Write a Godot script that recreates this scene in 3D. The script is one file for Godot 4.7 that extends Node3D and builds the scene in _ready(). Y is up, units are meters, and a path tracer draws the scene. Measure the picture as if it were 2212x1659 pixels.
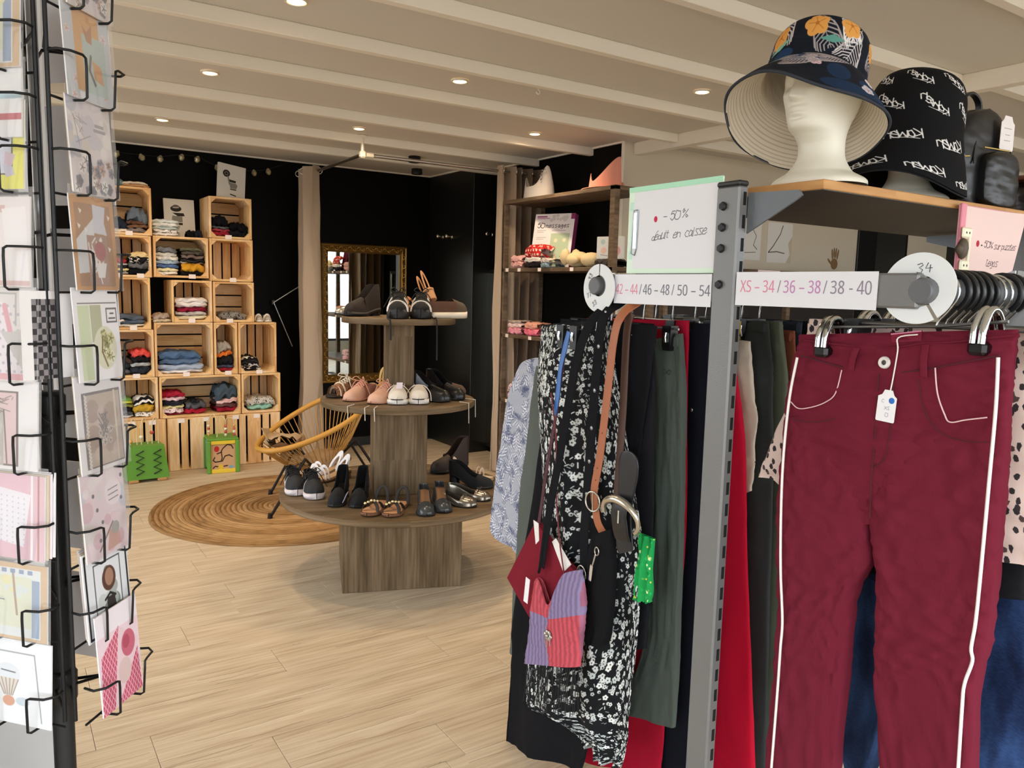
extends Node3D

# ---------------------------------------------------------------- mesh building
class M:
	var v := PackedVector3Array()
	var n := PackedVector3Array()
	var t := PackedVector2Array()
	var c := PackedColorArray()
	var x := PackedInt32Array()
	var tint := Color(1, 1, 1)
	var tinted := false

	func vert(p: Vector3, nn: Vector3, uv: Vector2) -> int:
		v.append(p); n.append(nn); t.append(uv)
		if tinted: c.append(tint)
		return v.size() - 1

	func face(a: int, b: int, d: int) -> void:
		var g := (v[d] - v[a]).cross(v[b] - v[a])      # clockwise seen from the front
		if g.dot(n[a] + n[b] + n[d]) < 0.0:
			x.append(a); x.append(d); x.append(b)
		else:
			x.append(a); x.append(b); x.append(d)

	func quad(a: Vector3, b: Vector3, d: Vector3, e: Vector3, nn := Vector3.ZERO, uv0 := Vector2.ZERO, uv1 := Vector2.ONE) -> void:
		if nn == Vector3.ZERO: nn = (b - a).cross(e - a).normalized()
		var i := vert(a, nn, Vector2(uv0.x, uv1.y))
		vert(b, nn, Vector2(uv1.x, uv1.y)); vert(d, nn, Vector2(uv1.x, uv0.y)); vert(e, nn, Vector2(uv0.x, uv0.y))
		face(i, i + 1, i + 2); face(i, i + 2, i + 3)

	func tri(a: Vector3, b: Vector3, d: Vector3, nn: Vector3) -> void:
		var i := vert(a, nn, Vector2(a.x, a.y)); vert(b, nn, Vector2(b.x, b.y)); vert(d, nn, Vector2(d.x, d.y))
		face(i, i + 1, i + 2)

	# box with chamfered edges; k = chamfer
	func box(o: Vector3, s: Vector3, k := 0.0, b := Basis()) -> void:
		var h := s * 0.5
		k = minf(k, minf(h.x, minf(h.y, h.z)) * 0.9)
		for ax in 3:
			var a1 := (ax + 1) % 3
			var a2 := (ax + 2) % 3
			for sg in [-1.0, 1.0]:
				var nn := Vector3.ZERO
				nn[ax] = sg
				var q := []
				for st in [[-1, -1], [1, -1], [1, 1], [-1, 1]]:
					var p := Vector3.ZERO
					p[ax] = sg * h[ax]
					p[a1] = st[0] * (h[a1] - k)
					p[a2] = st[1] * (h[a2] - k)
					q.append(o + b * p)
				quad(q[0], q[1], q[2], q[3], b * nn, Vector2.ZERO, Vector2(s[a1], s[a2]))
			if k > 0.0:
				for s1 in [-1.0, 1.0]:
					for s2 in [-1.0, 1.0]:
						var nn := Vector3.ZERO
						nn[a1] = s1; nn[a2] = s2
						var q := []
						for e in [[-1, 0], [1, 0], [1, 1], [-1, 1]]:
							var p := Vector3.ZERO
							p[ax] = e[0] * (h[ax] - k)
							p[a1] = s1 * (h[a1] - (k if e[1] == 0 else 0.0))
							p[a2] = s2 * (h[a2] - (k if e[1] == 1 else 0.0))
							q.append(o + b * p)
						quad(q[0], q[1], q[2], q[3], (b * nn).normalized())
		if k > 0.0:
			for sx in [-1.0, 1.0]:
				for sy in [-1.0, 1.0]:
					for sz in [-1.0, 1.0]:
						var s3 := Vector3(sx, sy, sz)
						tri(o + b * (s3 * (h - Vector3(0, k, k))), o + b * (s3 * (h - Vector3(k, 0, k))), o + b * (s3 * (h - Vector3(k, k, 0))), (b * s3).normalized())

	# points of a grid, row-major [j * nu + i]; smooth normals; side = 1 / -1 picks the outside
	func grid(p: PackedVector3Array, nu: int, nv: int, wrap := false, side := 1.0, us := 1.0, vs := 1.0) -> void:
		var base := v.size()
		for j in nv:
			for i in nu:
				var i0 := i - 1
				var i1 := i + 1
				if wrap:
					i0 = (i - 1 + nu - 1) % (nu - 1)
					i1 = (i + 1) % (nu - 1)
				else:
					i0 = maxi(i0, 0); i1 = mini(i1, nu - 1)
				var du := p[j * nu + i1] - p[j * nu + i0]
				var dv := p[mini(j + 1, nv - 1) * nu + i] - p[maxi(j - 1, 0) * nu + i]
				var g := du.cross(dv)
				if g.length_squared() < 1e-16:
					var jj := clampi(j, 1, nv - 2)
					du = p[jj * nu + i1] - p[jj * nu + i0]
					dv = p[(jj + 1) * nu + i] - p[(jj - 1) * nu + i]
					g = du.cross(dv)
				vert(p[j * nu + i], g.normalized() * side, Vector2(us * i / (nu - 1.0), vs * j / (nv - 1.0)))
		for j in nv - 1:
			for i in nu - 1:
				var a := base + j * nu + i
				face(a, a + 1, a + nu + 1); face(a, a + nu + 1, a + nu)

	# swept round tube; r is a number or one radius per point
	func tube(pts: Array, r, k := 8, caps := true, flat := 1.0, upv := Vector3.UP) -> void:
		var m := pts.size()
		if m < 2: return
		var p := PackedVector3Array()
		var cen := []
		var last := Vector3.ZERO
		for j in m:
			var d: Vector3 = (pts[mini(j + 1, m - 1)] - pts[maxi(j - 1, 0)]).normalized()
			var s := d.cross(upv)
			if last != Vector3.ZERO: s = last - d * last.dot(d)
			if s.length() < 0.05: s = d.cross(Vector3(1, 0, 0)) if absf(d.x) < 0.9 else d.cross(Vector3(0, 0, 1))
			s = s.normalized(); last = s
			var w := s.cross(d).normalized()
			var rr: float = r[j] if r is Array else r
			for i in k + 1:
				var a := TAU * i / k
				p.append(pts[j] + (s * cos(a) + w * sin(a) * flat) * rr)
		var before := v.size()
		grid(p, k + 1, m, true, 1.0, 1.0, 1.0)
		# turn normals outwards
		for j in m:
			for i in k + 1:
				var q := before + j * (k + 1) + i
				var out: Vector3 = v[q] - pts[j]
				if n[q].dot(out) < 0.0: n[q] = -n[q]
		var from := x.size() - (m - 1) * k * 6
		for f in range(from, x.size(), 3):
			var g := (v[x[f + 2]] - v[x[f]]).cross(v[x[f + 1]] - v[x[f]])
			if g.dot(n[x[f]] + n[x[f + 1]] + n[x[f + 2]]) < 0.0:
				var sw := x[f + 1]
				x[f + 1] = x[f + 2]; x[f + 2] = sw
		if caps:
			for e in [0, m - 1]:
				var d: Vector3 = (pts[0] - pts[1]).normalized() if e == 0 else (pts[m - 1] - pts[m - 2]).normalized()
				var ci := vert(pts[e], d, Vector2(0.5, 0.5))
				var ring := []
				for i in k + 1: ring.append(vert(p[e * (k + 1) + i], d, Vector2(0.5, 0.5)))
				for i in k: face(ci, ring[i], ring[i + 1])

	# profile of Vector2(radius, height) turned about y
	func lathe(prof: Array, k := 24, xf := Transform3D(), smooth := true, sx := 1.0, sz := 1.0) -> void:
		if smooth:
			var p := PackedVector3Array()
			for q in prof:
				for i in k + 1:
					var a := TAU * i / k
					p.append(xf * Vector3(cos(a) * q.x * sx, q.y, sin(a) * q.x * sz))
			grid(p, k + 1, prof.size(), true, 1.0)
		else:
			for j in prof.size() - 1:
				lathe([prof[j], prof[j + 1]], k, xf, true, sx, sz)

	# flat outline (x, y) with thickness along z from z0 to z1
	func prism(poly: PackedVector2Array, z0: float, z1: float, xf := Transform3D(), smooth_sides := false, uvs := 1.0) -> void:
		var idx := Geometry2D.triangulate_polygon(poly)
		var cw := 1.0 if Geometry2D.is_polygon_clockwise(poly) else -1.0
		var lo := poly[0]
		var hi := poly[0]
		for q in poly:
			lo = lo.min(q); hi = hi.max(q)
		for side in [[z0, -1.0], [z1, 1.0]]:
			var nn: Vector3 = (xf.basis * Vector3(0, 0, side[1] * signf(z1 - z0))).normalized()
			var b := v.size()
			for q in poly: vert(xf * Vector3(q.x, q.y, side[0]), nn, Vector2((q.x - lo.x) / maxf(hi.x - lo.x, 1e-5), 1.0 - (q.y - lo.y) / maxf(hi.y - lo.y, 1e-5)) * uvs)
			for i in range(0, idx.size(), 3): face(b + idx[i], b + idx[i + 1], b + idx[i + 2])
		var m := poly.size()
		var nrm := []
		for i in m:
			var d := poly[(i + 1) % m] - poly[i]
			nrm.append((Vector2(-d.y, d.x) * cw).normalized())
		for i in m:
			var i1 := (i + 1) % m
			var n0: Vector2 = nrm[i]
			var n1: Vector2 = nrm[i]
			if smooth_sides:
				n0 = (nrm[i] + nrm[(i - 1 + m) % m]).normalized()
				n1 = (nrm[i] + nrm[i1]).normalized()
			var a := poly[i]
			var e := poly[i1]
			var b := vert(xf * Vector3(a.x, a.y, z0), (xf.basis * Vector3(n0.x, n0.y, 0)).normalized(), Vector2(0, 0))
			vert(xf * Vector3(e.x, e.y, z0), (xf.basis * Vector3(n1.x, n1.y, 0)).normalized(), Vector2(1, 0))
			vert(xf * Vector3(e.x, e.y, z1), (xf.basis * Vector3(n1.x, n1.y, 0)).normalized(), Vector2(1, 1))
			vert(xf * Vector3(a.x, a.y, z1), (xf.basis * Vector3(n0.x, n0.y, 0)).normalized(), Vector2(0, 1))
			face(b, b + 1, b + 2); face(b, b + 2, b + 3)

	func ball(o: Vector3, r: Vector3, k := 12, b := Basis()) -> void:
		var prof := []
		for j in k / 2 + 1:
			var a := PI * j / (k / 2)
			prof.append(Vector2(maxf(sin(a), 1e-4), cos(a)))
		lathe(prof, k, Transform3D(b.scaled_local(r), o))

	func mesh(mat: Material = null) -> ArrayMesh:
		var a := []
		a.resize(Mesh.ARRAY_MAX)
		a[Mesh.ARRAY_VERTEX] = v; a[Mesh.ARRAY_NORMAL] = n; a[Mesh.ARRAY_TEX_UV] = t; a[Mesh.ARRAY_INDEX] = x
		if tinted: a[Mesh.ARRAY_COLOR] = c
		var am := ArrayMesh.new()
		am.add_surface_from_arrays(Mesh.PRIMITIVE_TRIANGLES, a)
		if mat: am.surface_set_material(0, mat)
		return am

# ---------------------------------------------------------------- scene helpers
var rng := RandomNumberGenerator.new()
var used := {}
var mats := {}

func R(a: float, b: float) -> float: return rng.randf_range(a, b)

func numbered(called: String) -> String:
	if not used.has(called):
		used[called] = 0
		return called
	used[called] += 1
	return "%s_%03d" % [called, used[called]]

func tag(o: Node3D, label: String, category: String, group := "") -> Node3D:
	o.set_meta("label", label); o.set_meta("category", category)
	if group != "": o.set_meta("group", group)
	return o

func thing(called: String, label: String, category: String, at := Vector3.ZERO, turn := 0.0, group := "") -> Node3D:
	var o := Node3D.new()
	o.name = numbered(called)
	add_child(o)
	o.position = at; o.rotation.y = turn
	return tag(o, label, category, group)

func part(parent: Node3D, called: String, m, mat: Material, at := Vector3.ZERO) -> MeshInstance3D:
	var o := MeshInstance3D.new()
	o.name = called
	o.mesh = m.mesh() if m is M else m
	o.material_override = mat
	o.position = at
	parent.add_child(o, true)
	return o

func single(called: String, m, mat: Material, label: String, category: String, at := Vector3.ZERO, turn := 0.0, group := "") -> MeshInstance3D:
	var o := MeshInstance3D.new()
	o.name = numbered(called)
	o.mesh = m.mesh() if m is M else m
	o.material_override = mat
	add_child(o)
	o.position = at; o.rotation.y = turn
	tag(o, label, category, group)
	return o

func struct(called: String, m, mat: Material) -> MeshInstance3D:
	var o := MeshInstance3D.new()
	o.name = called
	o.mesh = m.mesh() if m is M else m
	o.material_override = mat
	add_child(o)
	o.set_meta("kind", "structure")
	return o

func dup(o: Node3D, called: String, label: String, at: Vector3, turn := 0.0) -> Node3D:
	var r: Node3D = o.duplicate()
	r.name = numbered(called)
	add_child(r)
	r.position = at; r.rotation.y = turn
	r.set_meta("label", label)
	return r

# ---------------------------------------------------------------- materials
func mat(col: Color, rough := 0.7, metal := 0.0, sheen := 0.0) -> StandardMaterial3D:
	var key := [col, rough, metal, sheen]
	if mats.has(key): return mats[key]
	var m := StandardMaterial3D.new()
	m.albedo_color = col; m.roughness = rough; m.metallic = metal
	if sheen > 0.0:
		m.rim_enabled = true; m.rim = sheen; m.rim_tint = 0.5
	mats[key] = m
	return m

func hexc(s: String) -> Color: return Color.html(s)

func noise(seed_: int, freq: float, kind := FastNoiseLite.TYPE_SIMPLEX_SMOOTH, oct := 3) -> FastNoiseLite:
	var f := FastNoiseLite.new()
	f.seed = seed_; f.frequency = freq; f.noise_type = kind; f.fractal_octaves = oct
	return f

func itex(img: Image) -> ImageTexture:
	return ImageTexture.create_from_image(img)

# fine weave bump shared by fabrics
var weave_n: Texture2D
var soft_n: Texture2D

func fabric(col: Color, bump := 0.5, sc := 9.0, rough := 0.92) -> StandardMaterial3D:
	var key := ["fab", col, bump, sc, rough]
	if mats.has(key): return mats[key]
	var m := StandardMaterial3D.new()
	m.albedo_color = col; m.roughness = rough
	m.metallic_specular = 0.25
	m.normal_enabled = true; m.normal_texture = soft_n; m.normal_scale = bump
	m.uv1_triplanar = true; m.uv1_scale = Vector3.ONE * sc
	mats[key] = m
	return m

func textured(tex: Texture2D, rough := 0.8, tri := 0.0, bump: Texture2D = null, bs := 0.5) -> StandardMaterial3D:
	var m := StandardMaterial3D.new()
	m.albedo_texture = tex; m.roughness = rough
	m.metallic_specular = 0.3
	if tri > 0.0:
		m.uv1_triplanar = true; m.uv1_scale = Vector3.ONE * tri; m.uv1_triplanar_sharpness = 8.0
	if bump:
		m.normal_enabled = true; m.normal_texture = bump; m.normal_scale = bs
	return m

# wood: grain runs along the picture's width
func wood_img(seed_: int, cols: Array, w: int, h: int, fx: float, fy: float, streak := 0.35) -> Image:
	var a := noise(seed_, 1.0, FastNoiseLite.TYPE_SIMPLEX_SMOOTH, 3)
	var b := noise(seed_ + 7, 1.0, FastNoiseLite.TYPE_SIMPLEX_SMOOTH, 2)
	var img := Image.create(w, h, false, Image.FORMAT_RGB8)
	for y in h:
		for x in w:
			var u := 0.5 + 0.5 * a.get_noise_2d(x * fx, y * fy)
			var s := b.get_noise_2d(x * fx * 1.6 + 300.0, y * fy * 5.0)
			var k := clampf(u + s * streak, 0.0, 1.0) * (cols.size() - 1)
			var i := mini(int(k), cols.size() - 2)
			img.set_pixel(x, y, cols[i].lerp(cols[i + 1], k - i))
	return img

# ---------------------------------------------------------------- drawing on pictures (prints, lettering by hand)
func d_disc(img: Image, c: Vector2, r: float, col: Color, ry := 0.0) -> void:
	if ry <= 0.0: ry = r
	for y in range(maxi(0, int(c.y - ry)), mini(img.get_height(), int(c.y + ry) + 2)):
		for x in range(maxi(0, int(c.x - r)), mini(img.get_width(), int(c.x + r) + 2)):
			var d := Vector2((x - c.x) / r, (y - c.y) / ry).length()
			if d < 1.0: img.set_pixel(x, y, img.get_pixel(x, y).lerp(col, clampf((1.0 - d) * minf(r, ry), 0.0, 1.0)))

func d_line(img: Image, pts: Array, w: float, col: Color) -> void:
	for i in pts.size() - 1:
		var a: Vector2 = pts[i]
		var b: Vector2 = pts[i + 1]
		var lo := a.min(b) - Vector2(w, w)
		var hi := a.max(b) + Vector2(w, w)
		var ab := b - a
		var l2 := maxf(ab.length_squared(), 1e-6)
		for y in range(maxi(0, int(lo.y)), mini(img.get_height(), int(hi.y) + 2)):
			for x in range(maxi(0, int(lo.x)), mini(img.get_width(), int(hi.x) + 2)):
				var p := Vector2(x, y)
				var q := a + ab * clampf((p - a).dot(ab) / l2, 0.0, 1.0)
				var d := p.distance_to(q)
				if d < w * 0.5 + 0.5: img.set_pixel(x, y, img.get_pixel(x, y).lerp(col, clampf(w * 0.5 + 0.5 - d, 0.0, 1.0)))

func d_poly(img: Image, pts: Array, col: Color) -> void:
	var pv := PackedVector2Array(pts)
	var lo := pv[0]
	var hi := pv[0]
	for q in pv:
		lo = lo.min(q); hi = hi.max(q)
	for y in range(maxi(0, int(lo.y)), mini(img.get_height(), int(hi.y) + 1)):
		for x in range(maxi(0, int(lo.x)), mini(img.get_width(), int(hi.x) + 1)):
			if Geometry2D.is_point_in_polygon(Vector2(x + 0.5, y + 0.5), pv): img.set_pixel(x, y, col)

func d_rect(img: Image, x: float, y: float, w: float, h: float, col: Color) -> void:
	img.fill_rect(Rect2i(int(x), int(y), int(w), int(h)), col)

# handwriting: letters as strokes in a unit box (y down, 0..1; descenders below 1)
const GLYPH := {
	"0": "52 21 15 18 3a 6a 88 85 72 52", "5": "71 31 24 53 75 78 5a 28", "%": "82 2a;33 21 13 25 43 33;7a 68 77 99 7a",
	"-": "25 75", "d": "76 45 28 3a 6a 82 7a 9a", "e": "27 76 74 53 26 2a 6a 88", "u": "23 29 4a 79 73 7a 9a", "i": "33 3a;31 32", "t": "31 3a 5a;14 54",
	"n": "23 2a;25 54 75 7a", "c": "74 43 26 28 4a 7a", "a": "75 43 27 3a 69 74 7a 9a", "s": "73 33 35 68 6a 2a", "4": "41 26 86;63 6a", "3": "22 61 73 45 77 6a 29",
	"6": "71 34 28 4a 79 66 37", "K": "2a 21;82 26 8a", "o": "53 26 3a 6a 76 53", "w": "13 2a 55 7a 93", "h": "21 2a;26 54 76 7a", "m": "13 1a;15 44 4a;45 74 7a 9a",
	"A": "1a 51 9a;26 76", "l": "42 21 29 3a 5a", "p": "23 2d;24 64 77 5a 29", "g": "75 43 27 49 74 7c 3d", "z": "23 73 2a 7a", "r": "23 2a;26 54 74", "7": "21 71 4a", "x": "23 8a;83 2a"}

func strokes(s: String, at: Vector2, size: float, adv := 0.85, slant := 0.12, rise := 0.0) -> Array:
	var out := []
	var p := at
	for ch in s:
		if GLYPH.has(ch):
			for st in GLYPH[ch].split(";"):
				var line := []
				for k in st.split(" "):
					var gx := ("0123456789abcdef".find(k[0])) / 10.0
					var gy := ("0123456789abcdef".find(k[1])) / 10.0
					line.append(p + Vector2((gx + (1.0 - gy) * slant) * size, gy * size))
				out.append(line)
		var nar := 0.62 if ch in "itlr" else 1.0
		p += Vector2(size * adv * nar, rise * size * nar)
	return out

func d_write(img: Image, s: String, at: Vector2, size: float, w: float, col: Color, adv := 0.85, slant := 0.12, rise := 0.0) -> void:
	for l in strokes(s, at, size, adv, slant, rise): d_line(img, l, w, col)

func smoothv(a: float) -> float: return a * a * (3.0 - 2.0 * a)

func spline(pts: Array, per := 6) -> Array:
	var out := []
	var m := pts.size()
	for i in m - 1:
		var p0: Vector3 = pts[maxi(i - 1, 0)]
		var p1: Vector3 = pts[i]
		var p2: Vector3 = pts[i + 1]
		var p3: Vector3 = pts[mini(i + 2, m - 1)]
		for k in per:
			var t := float(k) / per
			out.append(0.5 * ((2.0 * p1) + (p2 - p0) * t + (2.0 * p0 - 5.0 * p1 + 4.0 * p2 - p3) * t * t + (3.0 * p1 - p0 - 3.0 * p2 + p3) * t * t * t))
	out.append(pts[m - 1])
	return out

func arc(o: Vector3, ax: Vector3, ay: Vector3, a0: float, a1: float, k := 10) -> Array:
	var out := []
	for i in k + 1:
		var a := lerpf(a0, a1, float(i) / k)
		out.append(o + ax * cos(a) + ay * sin(a))
	return out

# ================================================================ the scene
const CEIL := 2.565

func _ready() -> void:
	# camera
	var cam := Camera3D.new()
	cam.name = "camera"
	cam.fov = 52.12
	cam.near = 0.05
	cam.far = 60.0
	add_child(cam)
	var rt := Vector3(0.8350, 0.0253, 0.5497)
	var bk := Vector3(-0.5487, 0.1195, 0.8274)
	cam.transform = Transform3D(Basis(rt, bk.cross(rt), bk).orthonormalized(), Vector3(0, 1.5, 0))
	cam.current = true
	# sky: a bright overcast day outside the shop windows
	var we := WorldEnvironment.new()
	we.name = "world_environment"
	var env := Environment.new()
	var skm := ProceduralSkyMaterial.new()
	skm.sky_top_color = Color(0.90, 0.95, 1.0)
	skm.sky_horizon_color = Color(0.97, 0.985, 1.0)
	skm.ground_bottom_color = Color(0.62, 0.61, 0.60)
	skm.ground_horizon_color = Color(0.70, 0.70, 0.70)
	skm.sky_energy_multiplier = 1.0
	var sky := Sky.new()
	sky.sky_material = skm
	env.background_mode = Environment.BG_SKY
	env.sky = sky
	env.background_energy_multiplier = 7.0
	env.tonemap_mode = Environment.TONE_MAPPER_LINEAR
	env.tonemap_exposure = 0.97
	env.sdfgi_enabled = true
	env.ssao_enabled = true
	env.ssil_enabled = true
	we.environment = env
	add_child(we)
	rng.seed = 20240611
	soft_n = NoiseTexture2D.new()
	soft_n.width = 256; soft_n.height = 256; soft_n.seamless = true; soft_n.as_normal_map = true; soft_n.bump_strength = 3.0
	soft_n.noise = noise(5, 0.03, FastNoiseLite.TYPE_SIMPLEX_SMOOTH, 4)
	build_room()
	build_lamps()
	build_crates()
	build_booth()
	build_rug_and_chair()
	build_table()
	build_wall_shelves()
	build_rack()
	build_garments()
	build_hats_and_bags()
	build_card_rack()
	print("objects ", get_child_count())

const SPOT_E := 1.0

# ---------------------------------------------------------------- room
func slab(called: String, lo: Vector3, hi: Vector3, m: Material, k := 0.0) -> MeshInstance3D:
	var b := M.new()
	b.box((lo + hi) * 0.5, hi - lo, k)
	return struct(called, b, m)

func build_room() -> void:
	var black := mat(hexc("0b0a09"), 0.55)
	black.metallic_specular = 0.2
	var beige := mat(hexc("d8ccb6"), 0.85)
	var offwhite := mat(hexc("d6d0c4"), 0.9)
	var trimw := mat(hexc("efe7d6"), 0.6)
	var grey := mat(hexc("c9c8c6"), 0.8)
	# floor slab and planks
	var fl := slab("floor", Vector3(-1.6, -0.12, -7.1), Vector3(8.5, -0.014, 1.9), mat(hexc("4a4036"), 0.9))
	var cols := [hexc("b8a184"), hexc("c3ad90"), hexc("cbb698"), hexc("d2bea1"), hexc("d9c7ab")]
	var img := wood_img(11, cols, 1024, 512, 0.0030, 0.022, 0.45)
	var nz := noise(77, 0.012)
	for i in 26:      # dark splits that run along the grain
		var y := rng.randi_range(4, 507)
		var x0 := rng.randi_range(0, 800)
		var pts := []
		var ln := rng.randi_range(60, 260)
		for k in 14: pts.append(Vector2(x0 + ln * k / 13.0, y + nz.get_noise_2d(x0 + k * 9.0, y) * 9.0))
		d_line(img, pts, R(0.2, 1.2), hexc("7d6750"))
	var ft := itex(img)
	var bump := NoiseTexture2D.new()
	bump.width = 256; bump.height = 256; bump.seamless = true; bump.as_normal_map = true; bump.bump_strength = 2.0
	bump.noise = noise(9, 0.02)
	var fm := textured(ft, 0.5, 0.0, bump, 0.25)
	var pl := 1.29
	var pw := 0.2092
	var vars_ := []
	for k in 8:
		var m := M.new()
		var u0 := R(0, 1)
		var v0 := R(0, 1)
		m.box(Vector3(0, -0.007, 0), Vector3(pl - 0.0012, 0.014, pw - 0.0020), 0.0014)
		for i in m.t.size(): m.t[i] = Vector2(u0 + m.v[i].x / 1.9, v0 + m.v[i].z / 0.95)
		vars_.append(m.mesh())
	var known := {0: 0.374, 1: 0.716, -1: 1.505, -2: 0.897, -4: 0.625, -6: 0.91}
	for row in range(-20, 21):
		var zc := -2.683 + pw * (row + 0.5)
		if zc > 1.85 or zc < -6.93: continue
		var x0: float = known[row] if known.has(row) else R(0.0, pl)
		var n0 := -2
		while x0 + n0 * pl > -1.55: n0 -= 1
		for k in range(n0, 5):
			var xa := x0 + k * pl
			if xa + pl < -1.5 or xa > 3.8: continue
			if zc < -4.4 and xa > 3.8: continue
			part(fl, "plank", vars_[rng.randi() % 8], fm, Vector3(xa + pl * 0.5, 0, zc))
	var rest := M.new()
	rest.box(Vector3(6.6, -0.008, -1.3), Vector3(3.4, 0.012, 6.2))
	part(fl, "far_boards", rest, fm)
	# ceiling, beams
	slab("ceiling", Vector3(-1.6, CEIL, -7.1), Vector3(8.5, CEIL + 0.12, 1.9), offwhite)
	var k := 1
	for z in [-6.04, -5.41, -4.71, -3.93, -3.32, -2.70, -2.07, -1.42, -0.75, -0.1, 0.6, 1.2]:
		slab("trim_%d" % k, Vector3(-1.5, CEIL - 0.058, z - 0.045), Vector3(3.80 if z < -4.4 else 3.89, CEIL, z), trimw, 0.003)
		k += 1
	slab("trim_%d" % k, Vector3(3.89, CEIL - 0.085, -4.37), Vector3(3.96, CEIL, 1.8), trimw, 0.003)
	for i in 5: slab("trim_%d" % (k + 1 + i), Vector3(3.96, CEIL - 0.072, -3.95 + i * 0.65), Vector3(8.2, CEIL, -3.89 + i * 0.65), trimw, 0.003)
	# cornice line of white filler along the black walls
	slab("trim_30", Vector3(-1.5, CEIL - 0.012, -6.95), Vector3(3.8, CEIL, -6.935), trimw)
	slab("trim_31", Vector3(3.785, CEIL - 0.012, -6.935), Vector3(3.8, CEIL, -4.37), trimw)
	slab("trim_32", Vector3(3.79, 0, -4.385), Vector3(3.803, CEIL, -4.366), trimw)
	# walls
	slab("wall_back", Vector3(-1.6, 0, -7.1), Vector3(3.8, CEIL, -6.95), black)
	slab("wall_right", Vector3(3.8, 0, -7.1), Vector3(3.95, CEIL, -4.38), black)
	slab("wall_alcove", Vector3(3.802, 0, -4.52), Vector3(8.4, CEIL, -4.37), beige)
	slab("wall_east", Vector3(8.2, 0, -4.5), Vector3(8.35, CEIL, 1.8), mat(hexc("2b2a28"), 0.8))
	slab("wall_west", Vector3(-1.65, 0, -7.1), Vector3(-1.5, CEIL, -6.0), beige)
	slab("wall_west_pier", Vector3(-1.65, 0, -2.4), Vector3(-1.5, CEIL, -0.60), beige)
	slab("wall_west_back_low", Vector3(-1.65, 0, -6.0), Vector3(-1.5, 0.35, -2.4), beige)
	slab("wall_west_back_header", Vector3(-1.65, 2.4, -6.0), Vector3(-1.5, CEIL, -2.4), beige)
	slab("wall_west_low", Vector3(-1.65, 0, -0.60), Vector3(-1.5, 0.35, 1.8), beige)
	slab("wall_west_header", Vector3(-1.65, 2.4, -0.60), Vector3(-1.5, CEIL, 1.8), beige)
	slab("wall_left", Vector3(-1.5, 0, -1.90), Vector3(0.105, CEIL, -1.80), grey, 0.004)
	slab("baseboard_back", Vector3(-1.5, 0, -6.95), Vector3(3.63, 0.07, -6.938), mat(hexc("23201d"), 0.5), 0.002)
	# shop front: low wall, header and tall panes in dark frames
	slab("wall_front", Vector3(-1.6, 0, 1.7), Vector3(8.4, 0.35, 1.85), grey)
	slab("wall_front_header", Vector3(-1.6, 2.4, 1.7), Vector3(8.4, CEIL, 1.85), grey)
	var glass := StandardMaterial3D.new()
	glass.albedo_color = Color(0.95, 1.0, 0.98, 0.06)
	glass.transparency = BaseMaterial3D.TRANSPARENCY_ALPHA
	glass.roughness = 0.0
	var frame_m := mat(hexc("2e2e30"), 0.4, 0.3)
	for i in 7:
		var x0 := -1.5 + i * 1.3857
		var w := M.new()
		for s in [0.0, 1.3857 - 0.05]: w.box(Vector3(x0 + s + 0.025, 1.375, 1.775), Vector3(0.05, 2.05, 0.07), 0.004)
		for yy in [0.375, 2.375]: w.box(Vector3(x0 + 0.6929, yy, 1.775), Vector3(1.3857, 0.05, 0.07), 0.004)
		var o := struct("window_%d" % (i + 1), w, frame_m)
		var g := M.new()
		g.box(Vector3(x0 + 0.6929, 1.375, 1.775), Vector3(1.28, 1.95, 0.006))
		part(o, "pane", g, glass)

	for i in 5:
		var z0 := -0.60 + i * 1.15 if i < 2 else -6.0 + (i - 2) * 1.2
		var w := M.new()
		for q in [0.025, 1.125]: w.box(Vector3(-1.575, 1.375, z0 + q), Vector3(0.07, 2.05, 0.05), 0.004)
		for yy in [0.375, 2.375]: w.box(Vector3(-1.575, yy, z0 + 0.575), Vector3(0.07, 0.05, 1.15), 0.004)
		var o := struct("window_%d" % (i + 8), w, frame_m)
		var g := M.new()
		g.box(Vector3(-1.575, 1.375, z0 + 0.575), Vector3(0.006, 1.95, 1.05))
		part(o, "pane", g, glass)

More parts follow.
